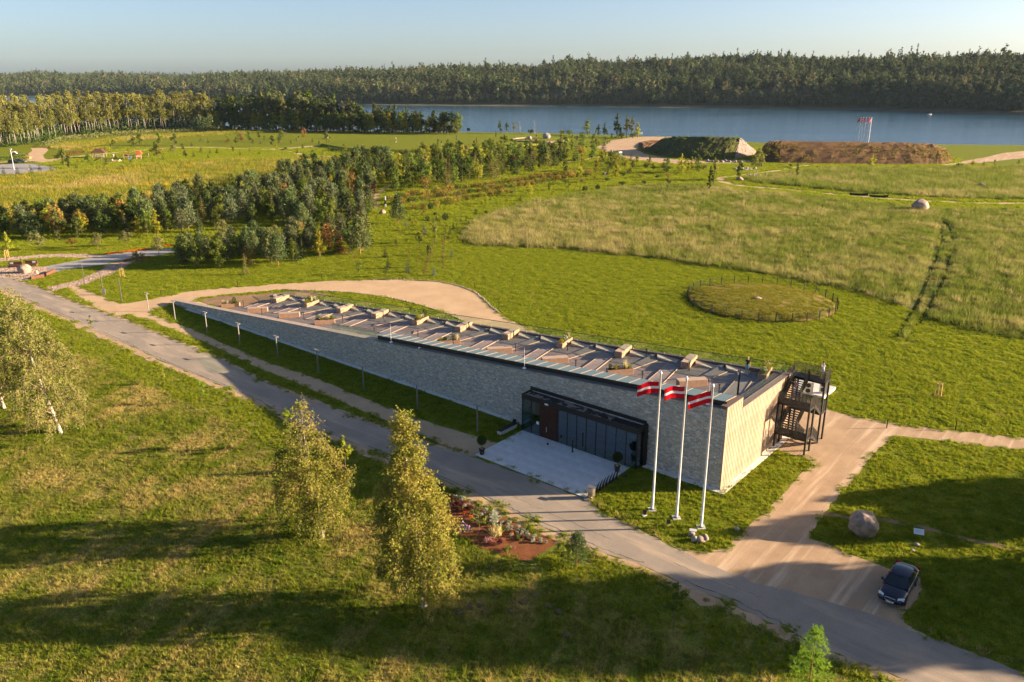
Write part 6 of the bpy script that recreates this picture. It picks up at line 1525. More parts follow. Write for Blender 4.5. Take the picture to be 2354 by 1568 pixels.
# ------------------------------------------------------------------ near birches: each its own mesh, hanging twigs
def birch(seed, h, rad, base, n, leaf, mat_, lean=(0, 0), bare_top=0.0, shape=1.0, nbr=46):
    r = np.random.default_rng(seed); tr = MB(); br = MB(); lf = MB()
    def trunk_at(z):
        t = z / h; return np.array([lean[0] * t + .22 * math.sin(t * 5 + seed) * t, lean[1] * t + .18 * math.cos(t * 4 + seed) * t, z])
    zs_ = np.linspace(-.1, h * .98, 14); tw = h * .0125
    tr.tube([trunk_at(z) for z in zs_], [tw * (1 - .93 * max(z, 0) / h) + (.05 if z < .2 else 0) for z in zs_], 8)
    Q, D_ = [], []
    for i in range(nbr):
        t = base + (1 - base) * (i + r.random()) / nbr; z = t * h
        q = (t - base) / (1 - base)
        ln = rad * (np.interp(q, [0, .12, .35, .7, 1], [.65, .95, 1.0, .60 * shape, .12])) * r.uniform(.7, 1.12)
        a = i * 2.399 + r.uniform(-.4, .4); out = np.array([math.cos(a), math.sin(a), 0])
        p0 = trunk_at(z); p1 = p0 + out * ln * .5 + [0, 0, ln * .42]; p2 = p0 + out * ln * .9 + [0, 0, ln * .38]; p3 = p0 + out * ln * 1.05 + [0, 0, ln * .12]
        b0 = tw * .30 * (1 - .7 * q)
        br.tube([p0, p1, p2, p3], [b0, b0 * .6, b0 * .35, b0 * .15], 4, cap=False)
        k = max(4, int(ln * 7))
        for _ in range(k):
            u = r.uniform(.10, 1.05); seg = [p0, p1, p2, p3]; j = min(int(u * 3), 2); w_ = u * 3 - j; s0 = seg[j] * (1 - w_) + seg[j + 1] * w_
            s0 = s0 + r.normal(0, .16, 3)
            hang = r.uniform(.35, 1.35) * (.35 + .75 * (1 - q)) * (rad / 3.0) ** .5
            s1 = s0 + np.array([r.normal(0, .22), r.normal(0, .22), -hang]) + out * .18
            br.tube([s0, s1], [.008, .004], 3, cap=False)
            m_ = int(r.integers(6, 15)); f = r.random((m_, 1)); Q.append(s0 + (s1 - s0) * f + r.normal(0, .075, (m_, 3)))
            m2 = 4; Q.append(s0 + r.normal(0, .22, (m2, 3)))
    P = np.concatenate(Q); 
    if bare_top: P = P[~((P[:, 2] > h * (1 - bare_top)) & (r.random(len(P)) < .72))]
    P = P[P[:, 2] > .3]
    if len(P) > n: P = P[r.permutation(len(P))[:n]]
    elif len(P) < n: P = np.concatenate([P, P[r.integers(0, len(P), n - len(P))] + r.normal(0, .13, (n - len(P), 3))])
    cards(lf, P, leaf, r, aspect=.75)
    return [('trunk', tr.mesh('trunk', M['bark_white'])), ('branches', br.mesh('branches', M['bark_twig'])), ('crown', lf.mesh('crown', mat_))]
M['bark_twig'] = plain('birch_twig', (.40, .27, .19), .8, (.22, .14, .10), 2)
plant('birch_tree', birch(1, 14.4, 2.75, .09, 34000, .165, L['birch_gold'], (-.8, .25), 0, .8, 84), 'full golden-green birch in the foreground, right of the pair before the flower bed', 'tree', W(975, 1397), rot=0.0)
plant('birch_tree', birch(2, 11.6, 2.9, .07, 20000, .165, L['birch_gold'], (-.8, .6), .34, .95, 64), 'thin-topped birch with bare upper branches, left of the pair by the road', 'tree', W(742, 1237), rot=0.4)
plant('birch_tree', birch(3, 15.2, 4.0, .06, 25000, .18, L['birch'], (-3.1, .6), .12, .95, 90), 'leaning white-trunked birch at the left edge of the near lawn', 'tree', W(140, 996), rot=0.0)
plant('birch_tree', birch(4, 13.0, 4.0, .06, 18000, .21, L['birch'], (-1.0, .3), .1), 'birch behind the leaning one, cut by the left edge', 'tree', W(10, 940), rot=1.0)

SAP = [deciduous(70 + i, 3.0, .75, .9, 260, .20, L[m_], shape='oval', nb=8, trunk_r=.028) for i, m_ in enumerate(('yellow', 'leaf', 'fresh'))]
def sap(q, k, s, l): plant('sapling', SAP[k], l, 'sapling', W(*q), s)
sap((378, 884), 0, .75, 'small yellow-green sapling on the grass bank, left of the taller one')
sap((465, 929), 2, .95, 'bright green feathery sapling on the grass bank by the road')
sap((210, 757), 1, .7, 'tiny sapling beside the left birch near the road')
sap((172, 792), 0, .6, 'tiny sapling in the shade of the leaning birch')
sap((665, 1033), 2, 1.45, 'young ash with pale leaves just left of the thin-topped birch')
sap((795, 1085), 0, 1.25, 'broad-leaved sapling just right of the thin-topped birch')
sap((1100, 1232), 1, 1.0, 'slim leafy tree standing in the flower bed')
sap((1295, 1312), 1, 1.05, 'dark young tree in the shade below the tip of the flower bed')
sap((1550, 1440), 1, 1.15, 'dark slender sapling in the shadow beside the road')
plant('sapling', deciduous(90, .9, .25, .2, 90, .14, L['yellow'], nb=5, trunk_r=.012), 'tiny yellow seedling on the near lawn', 'sapling', W(557, 972), 1.0)
def pine_young(seed, h, rad, mat_):
    r = np.random.default_rng(seed); mb = MB(); tr = MB(); tr.tube([(0, 0, -.1), (0, 0, h * .95)], [.06, .015], 6); A_, U_, S_ = [], [], []
    for z in np.linspace(.25, h * .96, 11):
        rr = rad * (1 - z / h) ** .7 * r.uniform(.8, 1.1) + .14
        for a in np.arange(9) * .7 + r.uniform(0, 6):
            for q in (.5, .8, 1.0):
                c = np.array([rr * q * math.cos(a), rr * q * math.sin(a), z + rr * .5 * q]) + r.normal(0, .08, 3)
                d = unit(r, 16) * .9 + np.array([.35 * math.cos(a), .35 * math.sin(a), .65]); d /= np.linalg.norm(d, axis=1)[:, None]
                ln = r.uniform(.16, .28, (16, 1)); A_.append(c + d * ln * .5); U_.append(d * ln * .55); S_.append(np.cross(d, unit(r, 16)) * .016)
    mb.cards(np.concatenate(A_), np.concatenate(U_), np.concatenate(S_)); return [('trunk', tr.mesh('trunk', M['bark_pine'])), ('crown', mb.mesh('crown', mat_))]
plant('pine_tree', pine_young(3, 4.9, 1.25, L['fresh']), 'fresh bright green young pine at the bottom edge, sunlit above the road', 'tree', W(1855, 1608))
plant('pine_tree', pine_young(4, 2.6, .9, L['pine']), 'small dark pine bush in the shade near the flower bed tip', 'tree', W(1325, 1300))

# trees off to the right whose shade falls over the lay-by and the near lawn
OFF = [deciduous(200 + i, 17.0, 4.4, 1.2, 4200, .75, L['leaf'], nb=34) for i in range(3)]
for i, (x, y, s) in enumerate(((47, 17, 1.0), (48, 21, 1.0), (49, 25, 1.0), (50, 29.5, 1.05), (52, 34, 1.0), (58, 19, 1.05), (59, 26, 1.1), (61, 33.5, 1.1), (62, 22, 1.2), (64, 29.5, 1.2), (68, 24, 1.15), (70, 33, 1.2), (78, 28, 1.25), (80, 33, 1.3),
    (52, 47, .88), (59, 47.5, 1.05), (66, 48, 1.2), (73, 48, 1.3), (81, 48.5, 1.4), (89, 48, 1.45), (55, 51.5, .6), (63, 52, .72),
    (56, 58.2, .56), (63, 59.0, .66), (70, 58.6, .78), (77, 59.5, .88), (55, 62.2, .40), (64, 63.2, .55), (76, 64, .72), (86, 64.5, .85))):
    plant('shade_tree', OFF[i % 3], 'tall leafy tree standing beside the lay-by, beyond the right of the picture', 'tree', (x, y), s, group='trees beyond the lay-by')

# ------------------------------------------------------------------ flower bed planting
r_ = np.random.default_rng(31)
FB = {'silver': bush(1, .38, .26, 150, .10, L['silver']), 'red': bush(2, .40, .28, 150, .10, L['purple']), 'green': bush(3, .40, .26, 150, .10, L['leaf']), 'orange': bush(4, .32, .22, 120, .09, M['orange']),
      'pink': bush(5, .42, .30, 160, .10, plain('pink_bloom', (.45, .10, .22), .8, (.12, .16, .03), 6)), 'lilac': bush(6, .65, .45, 220, .12, plain('lilac_bloom', (.32, .18, .42), .8, (.10, .14, .04), 6))}
FBn = {'silver': 'grey-green lavender cushion', 'red': 'dark red-leaved bedding plant', 'green': 'low green bedding plant', 'orange': 'orange-flowering bedding plant', 'pink': 'pink-flowering bedding plant', 'lilac': 'lilac aster clump'}
for row in range(5):
    y0_, y1_ = (1124 + row * 9, 1247 - row * 2); x0_, x1_ = 1035 - row * 2, 1262 - row * 16
    n = 17 if row < 3 else 11
    for k in range(n):
        t = (k + r_.uniform(.2, .8)) / n; q = (x0_ + (x1_ - x0_) * t, y0_ + (y1_ - y0_) * t + 5 + 2 * math.sin(t * 3))
        kd = 'silver' if (row == 1 or (row == 0 and t > .4) or row == 2 and t > .5) else r_.choice(['green', 'orange', 'silver', 'red'], p=[.35, .2, .3, .15])
        plant('bedding_plant', FB[kd], FBn[kd] + ' in the rows of the flower bed', 'plant', W(*q), r_.uniform(.65, 1.0), group=FBn[kd] + 's in the bed', z=.03)
for (q, kd, s, l) in (((1072, 1222), 'lilac', 1.6, 'big lilac aster at the left of the flower bed'), ((1122, 1250), 'pink', 1.3, 'pink phlox clump low in the flower bed'), ((1130, 1243), 'pink', .9, 'smaller pink clump next to the phlox'), ((1150, 1252), 'red', 1.4, 'reddish barberry at the bottom of the flower bed'), ((1180, 1262), 'pink', .7, 'sparse pink flowers at the bottom tip of the bed'), ((1165, 1270), 'green', 1.2, 'low green perennial at the bottom of the bed'),
                      ((1050, 1165), 'red', 1.7, 'tall dark red fountain grass at the left of the bed'), ((1075, 1175), 'red', 1.5, 'second dark red fountain grass in the bed'), ((1035, 1150), 'red', 1.4, 'dark red foliage beside the foreground birch'), ((1062, 1150), 'silver', 1.2, 'pale silvery shrub near the top of the bed'), ((1148, 1222), 'green', 1.6, 'upright green phlox in the middle of the bed'), ((1085, 1196), 'orange', 1.2, 'orange flowers beside the bed tree')):
    plant('bedding_plant', FB[kd], l, 'plant', W(*q), s, z=.03)
plant('bedding_plant', [('foliage', leafball(420, .38, .62, .12, L['silver'], 77))], 'tall silver sea-kale-like clump in the bed', 'plant', W(1136, 1206), 1.1, z=.0)
for i, q in enumerate(((1135, 1236), (1148, 1233))): plant('bedding_plant', [('foliage', PLUME[i])], ('left', 'right')[i] + ' of two pale ornamental grasses in the bed', 'plant', W(*q), 1.3, z=.03)
# marigold borders by the granite walk
for i, (a, b2) in enumerate((((246, 585), (345, 573)), ((375, 568), (398, 565)), ((285, 602), (345, 592)))):
    pa, pb_ = np.array(W(*a)), np.array(W(*b2)); n = 46 if i != 1 else 12; mb = MB(); rr = np.random.default_rng(i)
    for k in range(n):
        c = pa + (pb_ - pa) * (k + .5) / n; P = c + rr.normal(0, 1, (26, 3)) * [.14, .14, .06] + [0, 0, .2]; cards(mb, P, .2, rr)
    o = mb.build('marigolds', M['orange'] if i < 2 else plain('red_bedding', (.28, .04, .02), .8, (.4, .08, .02), 3), kind='stuff'); tag(o, ('orange marigold border along the upper edge of the granite walk', 'short orange marigold border near the pines', 'dark red flower border along the lower edge of the granite walk')[i], 'flowers')

# ------------------------------------------------------------------ tree kinds of the arboretum
K = {
    'pine': [pine(300 + i, 6.5, 1.9, 1500, L['pine']) for i in range(3)], 'grey_pine': [pine(310 + i, 6.2, 1.8, 1500, L['pine_grey']) for i in range(3)],
    'spruce': [spruce(320 + i, 6.0, 1.5, L['spruce'], 13) for i in range(2)], 'blue_spruce': [spruce(330, 3.0, .85, L['blue'], 9)],
    'larch': [spruce(340, 6.5, 1.7, L['larch'], 13, .62, .1, 'bark_pine')], 'green_larch': [spruce(341, 6.0, 1.4, L['larch_green'], 14, .7, .35)],
    'leaf': [deciduous(350 + i, 6.2, 2.0, .7, 950, .36, L['leaf'], nb=20) for i in range(3)], 'dark': [deciduous(360 + i, 6.5, 2.1, .5, 950, .38, L['leaf_dark'], nb=20, shape='oval') for i in range(2)],
    'yellow': [deciduous(370 + i, 6.0, 1.9, .8, 850, .36, L['yellow'], nb=20, shape=('cone', 'round')[i]) for i in range(2)], 'rusty': [deciduous(380, 5.6, 1.9, .9, 800, .36, L['rusty'], nb=18)],
    'apple': [deciduous(390 + i, 3.6, 1.9, 1.1, 620, .28, L[('olive', 'olive', 'rusty')[i]], shape='spread', nb=16) for i in range(3)], 'purple': [deciduous(395, 5, 1.5, .5, 700, .34, L['purple'], nb=14, shape='oval')],
    'column': [deciduous(400 + i, 7.0, 1.25, .5, 850, .34, L[('leaf', 'birch')[i]], shape='oval', nb=18) for i in range(2)],
    'thuja': [('x', None)], 'shrub': [bush(410 + i, 1.7, 1.25, 330, .26, L['shrub']) for i in range(2)], 'green_shrub': [bush(415, 1.7, 1.25, 330, .26, L['leaf'])], 'dark_shrub': [bush(416, 1.8, 1.2, 330, .26, L['leaf_dark'])],
    'round': [[('foliage', leafball(420, .8, .85, .26, L['thuja'], 5))]], 'cone_thuja': [[('foliage', leafball(420, .62, 1.7, .28, L['thuja'], 6))]],
    'whip': [deciduous(420 + i, 3.2, .5, 1.0, 120, .24, L[('rusty', 'leaf', 'olive')[i]], shape='oval', nb=6, trunk_r=.025) for i in range(3)],
    'young': [deciduous(430 + i, 3.4, 1.0, .8, 330, .28, L[('leaf', 'yellow', 'leaf_dark')[i]], nb=12, shape=('oval', 'cone', 'round')[i]) for i in range(3)],
    'small_spruce': [spruce(440, 2.4, .75, L['spruce'], 9)],
}
NAME = {'pine': 'pine_tree', 'grey_pine': 'pine_tree', 'spruce': 'spruce_tree', 'blue_spruce': 'spruce_tree', 'small_spruce': 'spruce_tree', 'larch': 'larch_tree', 'green_larch': 'larch_tree', 'leaf': 'leafy_tree', 'dark': 'leafy_tree', 'yellow': 'maple_tree', 'rusty': 'leafy_tree', 'apple': 'apple_tree', 'purple': 'plum_tree', 'column': 'poplar_tree', 'shrub': 'shrub', 'green_shrub': 'shrub', 'dark_shrub': 'shrub', 'round': 'juniper', 'cone_thuja': 'thuja_tree', 'whip': 'sapling', 'young': 'young_tree'}
LOOK = {'pine': 'bushy dark green pine', 'grey_pine': 'grey-green pine', 'spruce': 'dark pointed spruce', 'blue_spruce': 'small blue spruce', 'small_spruce': 'small pointed green spruce', 'larch': 'golden larch', 'green_larch': 'pale green drooping larch', 'leaf': 'green broadleaf tree', 'dark': 'dark broadleaf tree', 'yellow': 'yellow-green maple', 'rusty': 'rusty-leaved tree', 'apple': 'low spreading fruit tree', 'purple': 'dark purple-leaved plum', 'column': 'slender upright leafy tree', 'shrub': 'ochre-tinged rounded shrub', 'green_shrub': 'green rounded shrub', 'dark_shrub': 'dark rounded shrub', 'round': 'dark round clipped juniper', 'cone_thuja': 'dark columnar thuja', 'whip': 'thin bare-stemmed sapling', 'young': 'young leafy tree'}
CAT = lambda k: 'shrub' if 'shrub' in k or k == 'round' else ('sapling' if k == 'whip' else 'tree')
def put(k, xy, s, where, shared=True, label=None, z=0.0, tilt=0.0, rot=None):
    return plant(NAME[k], random.choice(K[k]), label or '%s %s' % (LOOK[k], where), CAT(k), xy, s, rot, ('%ss %s' % (LOOK[k], where)) if shared else None, z, random.uniform(.9, 1.12), tilt)
def grove(px_poly, spacing, mixp, where, smin, smax, seed, avoid=()):
    r = np.random.default_rng(seed); poly = np.array(WL(px_poly)); lo_, hi_ = poly.min(0), poly.max(0)
    C_ = r.uniform(lo_, hi_, (9000, 2)); C_ = C_[inside(C_, poly)]
    for a in avoid: C_ = C_[~inside(C_, np.array(a))]
    got = []
    for c in C_:
        if all((c[0] - g[0]) ** 2 + (c[1] - g[1]) ** 2 > spacing ** 2 for g in got[-400:]): got.append(c)
        if len(got) >= 260: break
    ks, ps = list(mixp), np.array(list(mixp.values()), float); ps /= ps.sum()
    for c in got:
        k = ks[int(r.choice(len(ks), p=ps))]; put(k, c, r.uniform(smin, smax), where)
    return len(got)
walk_gap = [off_poly(spline(WL([(868, 482), (862, 466), (868, 448), (884, 434), (905, 424)]), 4), 3.4) + off_poly(spline(WL([(868, 482), (862, 466), (868, 448), (884, 434), (905, 424)]), 4), -3.4)[::-1]]
av = walk_gap + [granite]
n1 = grove([(430, 590), (480, 578), (560, 570), (640, 572), (720, 562), (800, 545), (850, 548), (848, 580), (760, 592), (690, 600), (640, 608), (560, 612), (470, 613), (405, 610)], 3.3, {'pine': 3, 'grey_pine': 2.4, 'spruce': 1.4, 'leaf': 3, 'dark': 1, 'yellow': 1.6, 'rusty': .7, 'green_larch': 1}, 'in the front block of the grove', .68, 1.0, 1, av)
n1b = grove([(430, 560), (500, 545), (620, 538), (740, 530), (800, 528), (790, 540), (700, 556), (560, 562), (470, 572)], 4.2, {'apple': 2, 'green_shrub': 2, 'shrub': 1.4, 'yellow': .5}, 'in the low gap inside the grove', .7, 1.1, 16, av)
n2 = grove([(0, 520), (80, 512), (200, 505), (330, 485), (420, 478), (420, 500), (395, 535), (300, 548), (180, 552), (60, 552), (0, 548)], 3.7, {'pine': 3, 'dark': 3, 'leaf': 2.5, 'yellow': .8, 'rusty': 1.2, 'grey_pine': 1.5, 'spruce': .6}, 'in the left block of the grove', .85, 1.22, 2, av)
n3 = grove([(420, 478), (520, 455), (620, 440), (720, 425), (800, 415), (850, 415), (880, 425), (860, 450), (850, 500), (800, 522), (700, 530), (620, 518), (540, 522), (470, 535), (400, 540), (410, 505)], 4.1, {'pine': 3.4, 'grey_pine': 4, 'spruce': 1.2, 'leaf': 2, 'dark': .8, 'yellow': 1.3, 'rusty': .7, 'green_larch': .9}, 'in the middle of the grove', .8, 1.25, 3, av)
n4 = grove([(620, 432), (700, 408), (790, 392), (880, 380), (910, 400), (905, 420), (860, 420), (760, 420)], 4.6, {'pine': 3, 'dark': 3, 'spruce': 2, 'leaf': 1.5}, 'at the back of the dense grove by the golden field', .95, 1.5, 4, av)
n5 = grove([(905, 398), (960, 378), (1050, 368), (1180, 362), (1270, 360), (1290, 380), (1200, 400), (1090, 422), (1000, 438), (905, 445)], 4.7, {'leaf': 3, 'yellow': 1.4, 'green_larch': 2.2, 'spruce': 1, 'column': 2.2, 'dark': 1.2, 'apple': .8}, 'in the young arboretum beyond the shrubs', .95, 1.5, 5, av)
n6 = grove([(930, 376), (1000, 362), (1120, 354), (1260, 346), (1350, 345), (1400, 362), (1380, 376), (1290, 378), (1180, 366), (1050, 370)], 7.5, {'young': 2.5, 'leaf': 1.2, 'green_larch': 1, 'spruce': .8, 'apple': 1, 'column': .8}, 'in the sparse upper arboretum', 1.0, 1.6, 6)
n7 = grove([(1290, 400), (1340, 385), (1400, 372), (1480, 378), (1560, 384), (1620, 388), (1620, 400), (1540, 410), (1440, 412), (1350, 420), (1290, 425)], 6.0, {'young': 2, 'yellow': 1, 'dark_shrub': 1.2, 'shrub': 2, 'leaf': .6, 'green_shrub': 1}, 'on the slope below the sandy road', .85, 1.4, 7)
# rows of ochre shrubs
for j, line in enumerate(([(905, 462), (985, 447), (1060, 437), (1130, 428), (1200, 418), (1270, 408), (1340, 397)], [(905, 474), (990, 459), (1070, 448), (1140, 438), (1210, 428), (1280, 415), (1345, 404)], [(950, 483), (1040, 468), (1110, 455), (1180, 444)])):
    c = np.array(spline(WL(line), 6)); d = np.concatenate([[0], np.cumsum(np.linalg.norm(np.diff(c, axis=0), axis=1))])
    for s in np.arange(0, d[-1], 3.2 if j < 2 else 4.6):
        p = (np.interp(s, d, c[:, 0]) + random.uniform(-.5, .5), np.interp(s, d, c[:, 1]) + random.uniform(-.6, .6))
        put(random.choice(['shrub', 'shrub', 'shrub', 'green_shrub']), p, random.uniform(1.05, 1.55), 'in the hedge rows beside the bark path')
bare([(905, 480), (990, 465), (1070, 454), (1140, 444), (1210, 434), (1290, 420)], 2.2, 'bark-mulched strip between the shrub rows', 61, 'mulch')
# singles one can point at
for q, k, s, l in (((782, 583), 'larch', 1.0, 'golden dying larch at the front edge of the grove'), ((828, 584), 'pine', 1.12, 'dark broad pine right of the golden larch'), ((915, 515), 'pine', 1.05, 'dark bushy pine standing alone by the shady path mouth'), ((640, 612), 'pine', .95, 'round-topped pine with orange trunk at the front of the grove'), ((683, 600), 'spruce', .8, 'single pointed spruce at the front of the grove'), ((733, 590), 'leaf', .78, 'light green broad-leaved tree in front of dark pines'),
                   ((565, 632), 'green_larch', .72, 'drooping pale tree at the front corner of the grove'), ((505, 617), 'leaf', .95, 'sunlit leafy tree at the left front of the grove'), ((455, 618), 'leaf', .85, 'sunlit leafy tree next to the granite walk end'), ((425, 615), 'dark', 1.0, 'dark leafy tree nearest the cobbled walk'), ((318, 614), 'apple', .85, 'small fruit tree where the cobbles meet the granite walk'),
                   ((366, 585), 'apple', 1.0, 'fruit tree in the middle of the granite walk'), ((90, 575), 'apple', .95, 'fruit tree at the far left on the grass'), ((165, 570), 'apple', .62, 'smallest fruit tree in the left row'), ((162 + 63, 574), 'apple', .98, 'rust-tinged fruit tree in the left row'), ((290, 566), 'apple', .92, 'grey-green fruit tree before the marigolds'), ((20, 582), 'yellow', .75, 'yellow-green tree at the left edge of the grass'), ((362, 545), 'yellow', 1.05, 'bright yellow-green maple in the left grove'), ((318, 545), 'yellow', .85, 'second bright maple beside the grove edge'), ((130, 548), 'rusty', 1.35, 'large rusty-brown tree in the left grove'),
                   ((8, 522), 'cone_thuja', 1.3, 'dark columnar thuja at the far left'), ((67, 514), 'cone_thuja', .85, 'columnar thuja left of the white statue'), ((84, 512), 'cone_thuja', .8, 'columnar thuja just right of the first one'), ((842, 470), 'purple', 1.15, 'purple plum beside the winding path'), ((860, 452), 'purple', .85, 'smaller purple plum behind the first'),
                   ((595, 420), 'small_spruce', 1.3, 'first of three little spruces behind the grove'), ((606, 422), 'small_spruce', 1.1, 'second of three little spruces behind the grove'), ((620, 424), 'small_spruce', 1.4, 'third of three little spruces behind the grove'),
                   ((1630, 440), 'column', 1.15, 'twin-stemmed upright birch-like tree in the meadow, left stem'), ((1640, 428), 'column', 1.35, 'taller upright tree behind the twin in the meadow'), ((1535, 438), 'column', .72, 'small upright tree at the meadow edge'), ((1832, 408), 'column', .75, 'small upright tree near the footpath bend'), ((1697, 415), 'column', 1.15, 'upright birch left of the footpath bend'),
                   ((2003, 386), 'yellow', .85, 'bright green tree in front of the earth berm'), ((1025, 507), 'round', 1.15, 'dark round juniper on the lawn, larger of two'), ((983, 508), 'round', .8, 'dark round juniper on the lawn, smaller of two'), ((990, 482), 'round', 1.1, 'dark round juniper nearer the shrub rows'), ((1345, 440), 'round', 1.1, 'dark round juniper at the meadow edge, left of two'), ((1374, 437), 'round', 1.1, 'dark round juniper at the meadow edge, right of two'),
                   ((1060, 510), 'blue_spruce', .5, 'tiny blue spruce near the round junipers'), ((1217, 452), 'yellow', .72, 'yellow-leaved tree at the right end of the shrub rows'), ((1178, 450), 'leaf', .62, 'small green tree by the end of the shrub rows'), ((1308, 438), 'yellow', .62, 'yellow-green tree on the slope above the meadow'), ((1262, 440), 'column', .5, 'slim green tree between the yellow ones'), ((1430, 428), 'dark_shrub', 1.2, 'big dark bush on the slope, left of the yellow tree'), ((1480, 425), 'dark_shrub', 1.05, 'dark bush on the slope right of the first'), ((1395, 418), 'dark_shrub', 1.1, 'dark bush in the middle of the slope'),
                   ((1000, 560), 'column', .72, 'slender tree standing alone among saplings'), ((975, 492), 'rusty', .5, 'small rust-gold tree near the mown edge'), ((1055, 462), 'apple', .8, 'grey-green round-topped tree right of the bark path'), ((1115, 470), 'young', 1.0, 'green young tree at the lawn edge near the meadow')):
    put(k, W(*q), s, '', False, l)
for i, (q, s) in enumerate((((1740, 414), 1.0),)):
    plant('birch_tree', birch(9, 9.5, 2.0, .42, 1700, .38, L['birch'], nbr=24), 'white-stemmed birch right of the footpath bend', 'tree', W(*q), 1.15)
grove([(870, 600), (900, 560), (930, 520), (960, 500), (1050, 520), (1050, 560), (1040, 620), (1000, 645), (880, 640), (800, 640), (760, 625)], 4.6, {'whip': 5, 'young': 1.2, 'small_spruce': 1.6, 'blue_spruce': 1.0, 'cone_thuja': .5}, 'in the nursery rows on the lawn', .55, .95, 8)
grove([(900, 505), (960, 495), (1060, 490), (1150, 470), (1200, 462), (1090, 505), (1040, 530), (940, 540)], 6, {'young': 1.5, 'small_spruce': 1, 'round': 1, 'whip': 2, 'blue_spruce': .6}, 'on the lawn left of the straw-coloured corner', .5, .85, 9)
for line, nm in (([(1020, 625), (1018, 590), (1022, 560), (1024, 535)], 'right'), ([(975, 640), (985, 605), (995, 575)], 'left')):
    c = spline(WL(line), 7)
    for i, p in enumerate(c):
        put('whip', p, random.uniform(.5, .75), 'in the %s straight sapling row' % nm)
        mb = MB(); mb.lathe([(.42, .0), (.3, .05), (.05, .07)], 9); o = mb.build('mulch_ring', M['mulch']); o.location = (p[0], p[1], 0); tag(o, 'bark ring around a sapling of the %s straight row' % nm, 'mulch', 'bark rings of the sapling rows')
# left park: saplings, hedges
grove([(180, 352), (260, 338), (400, 330), (560, 322), (700, 318), (740, 330), (640, 336), (480, 334), (330, 341), (230, 350)], 9.5, {'young': 2, 'leaf': .8, 'small_spruce': 2, 'apple': 1, 'dark': .3, 'rusty': .4}, 'in the far park above the pale footpath', .75, 1.35, 10)
grove([(180, 372), (260, 362), (360, 352), (480, 346), (640, 347), (640, 352), (520, 362), (400, 368), (300, 378), (200, 388), (170, 388)], 9.0, {'young': 1.2, 'small_spruce': 3, 'apple': .6, 'leaf': .3}, 'along the upper edge of the golden field', .7, 1.25, 11)
grove([(640, 345), (740, 339), (800, 342), (900, 352), (1000, 352), (1050, 355), (900, 366), (760, 368), (700, 360)], 8.0, {'young': 1, 'small_spruce': 1, 'dark_shrub': 2, 'green_shrub': 1}, 'around the rim of the raised lawn', .6, 1.05, 12)
grove([(1290, 318), (1380, 322), (1420, 318), (1400, 332), (1350, 345), (1300, 350), (1280, 335)], 8.0, {'young': 2, 'small_spruce': 1.4, 'dark_shrub': 1, 'leaf': .4}, 'between the raised lawn and the sandy road', .6, 1.1, 13)
for q, s in (((10, 405), 1.5), ((42, 404), 1.5), ((72, 401), 1.5), ((93, 399), 1.55), ((118, 396), 1.4)): put('small_spruce', W(*q), s, 'along the edge of the parking area')
for q, k, s, l in (((148, 386), 'leaf', 1.35, 'big broad bush-like tree at the corner of the parking area'), ((160, 388), 'dark', .8, 'dark tree beside the big one at the parking area'), ((205, 380), 'leaf', .8, 'leafy tree below the little pavilion'), ((752, 331), 'leaf', 1.15, 'round leafy tree alone beside the raised lawn'), ((1290, 330), 'column', 1.1, 'upright tree by the stone ring near the river'),
                   ((2205, 386), 'dark_shrub', 1.4, 'round green bush right of the earth berm'), ((2235, 383), 'yellow', .5, 'yellow-green bush right of the earth berm'), ((2260, 384), 'small_spruce', 1.1, 'small spruce near the right track'), ((2285, 384), 'young', .9, 'young tree by the track at the right'), ((2340, 382), 'young', .8, 'little tree at the right edge near the track'), ((1410, 362), 'small_spruce', 1.5, 'small conifer left of the portable toilet'), ((1430, 369), 'small_spruce', 1.5, 'small conifer on the sandy road edge'), ((1450, 371), 'small_spruce', 1.4, 'second small conifer on the sandy road edge')):
    put(k, W(*q), s, '', False, l)
grove([(1790, 384), (1900, 384), (2080, 384), (2200, 388), (2200, 391), (1800, 392)], 10, {'dark_shrub': 1, 'green_shrub': 1, 'shrub': 1}, 'along the ditch below the earth berm', .5, .9, 14)
grove([(1790, 372), (1800, 358), (2150, 360), (2150, 374)], 6.5, {'green_shrub': 1, 'shrub': 1}, 'rooted on the slope of the long earth berm', .5, 1.0, 15)
def hedge(px, w_, h_, label, mat_, seed):
    c = np.array(spline(WL(px), 5)); r = np.random.default_rng(seed); d = np.concatenate([[0], np.cumsum(np.linalg.norm(np.diff(c, axis=0), axis=1))]); n = int(d[-1] * 60)
    s = r.uniform(0, d[-1], n); P = np.stack([np.interp(s, d, c[:, 0]), np.interp(s, d, c[:, 1]), np.zeros(n)], 1) + np.stack([r.uniform(-w_ / 2, w_ / 2, n), r.uniform(-w_ / 2, w_ / 2, n), h_ * r.random(n) ** .6], 1)
    mb = MB(); cards(mb, P, .45, r); o = mb.build('hedge', mat_); return tag(o, label, 'hedge')
hedge([(189, 352), (220, 349), (254, 346)], 2.4, 2.2, 'clipped yellow-green hedge behind the pavilion', L['yellow'], 1)
hedge([(150, 358), (189, 352)], 2.0, 1.5, 'rusty low hedge left of the clipped hedge', L['rusty'], 2)
hedge([(0, 368), (40, 365), (62, 362)], 2.2, 1.7, 'green hedge behind the parking area', L['leaf'], 3)
hedge([(797, 357), (840, 354.5), (878, 352), (905, 355), (890, 359.5)], 1.6, 1.0, 'U-shaped yellow hedge before the raised lawn', L['yellow'], 4)
hedge([(760, 345.5), (800, 349.5), (900, 353), (1000, 351.5)], 1.6, 1.3, 'dark low hedge at the foot of the raised lawn', L['leaf_dark'], 5)
hedge([(1000, 351.5), (1100, 346.5), (1200, 342), (1265, 336)], 1.5, 1.0, 'dark clipped rim hedge on the right side of the raised lawn', L['leaf_dark'], 6)

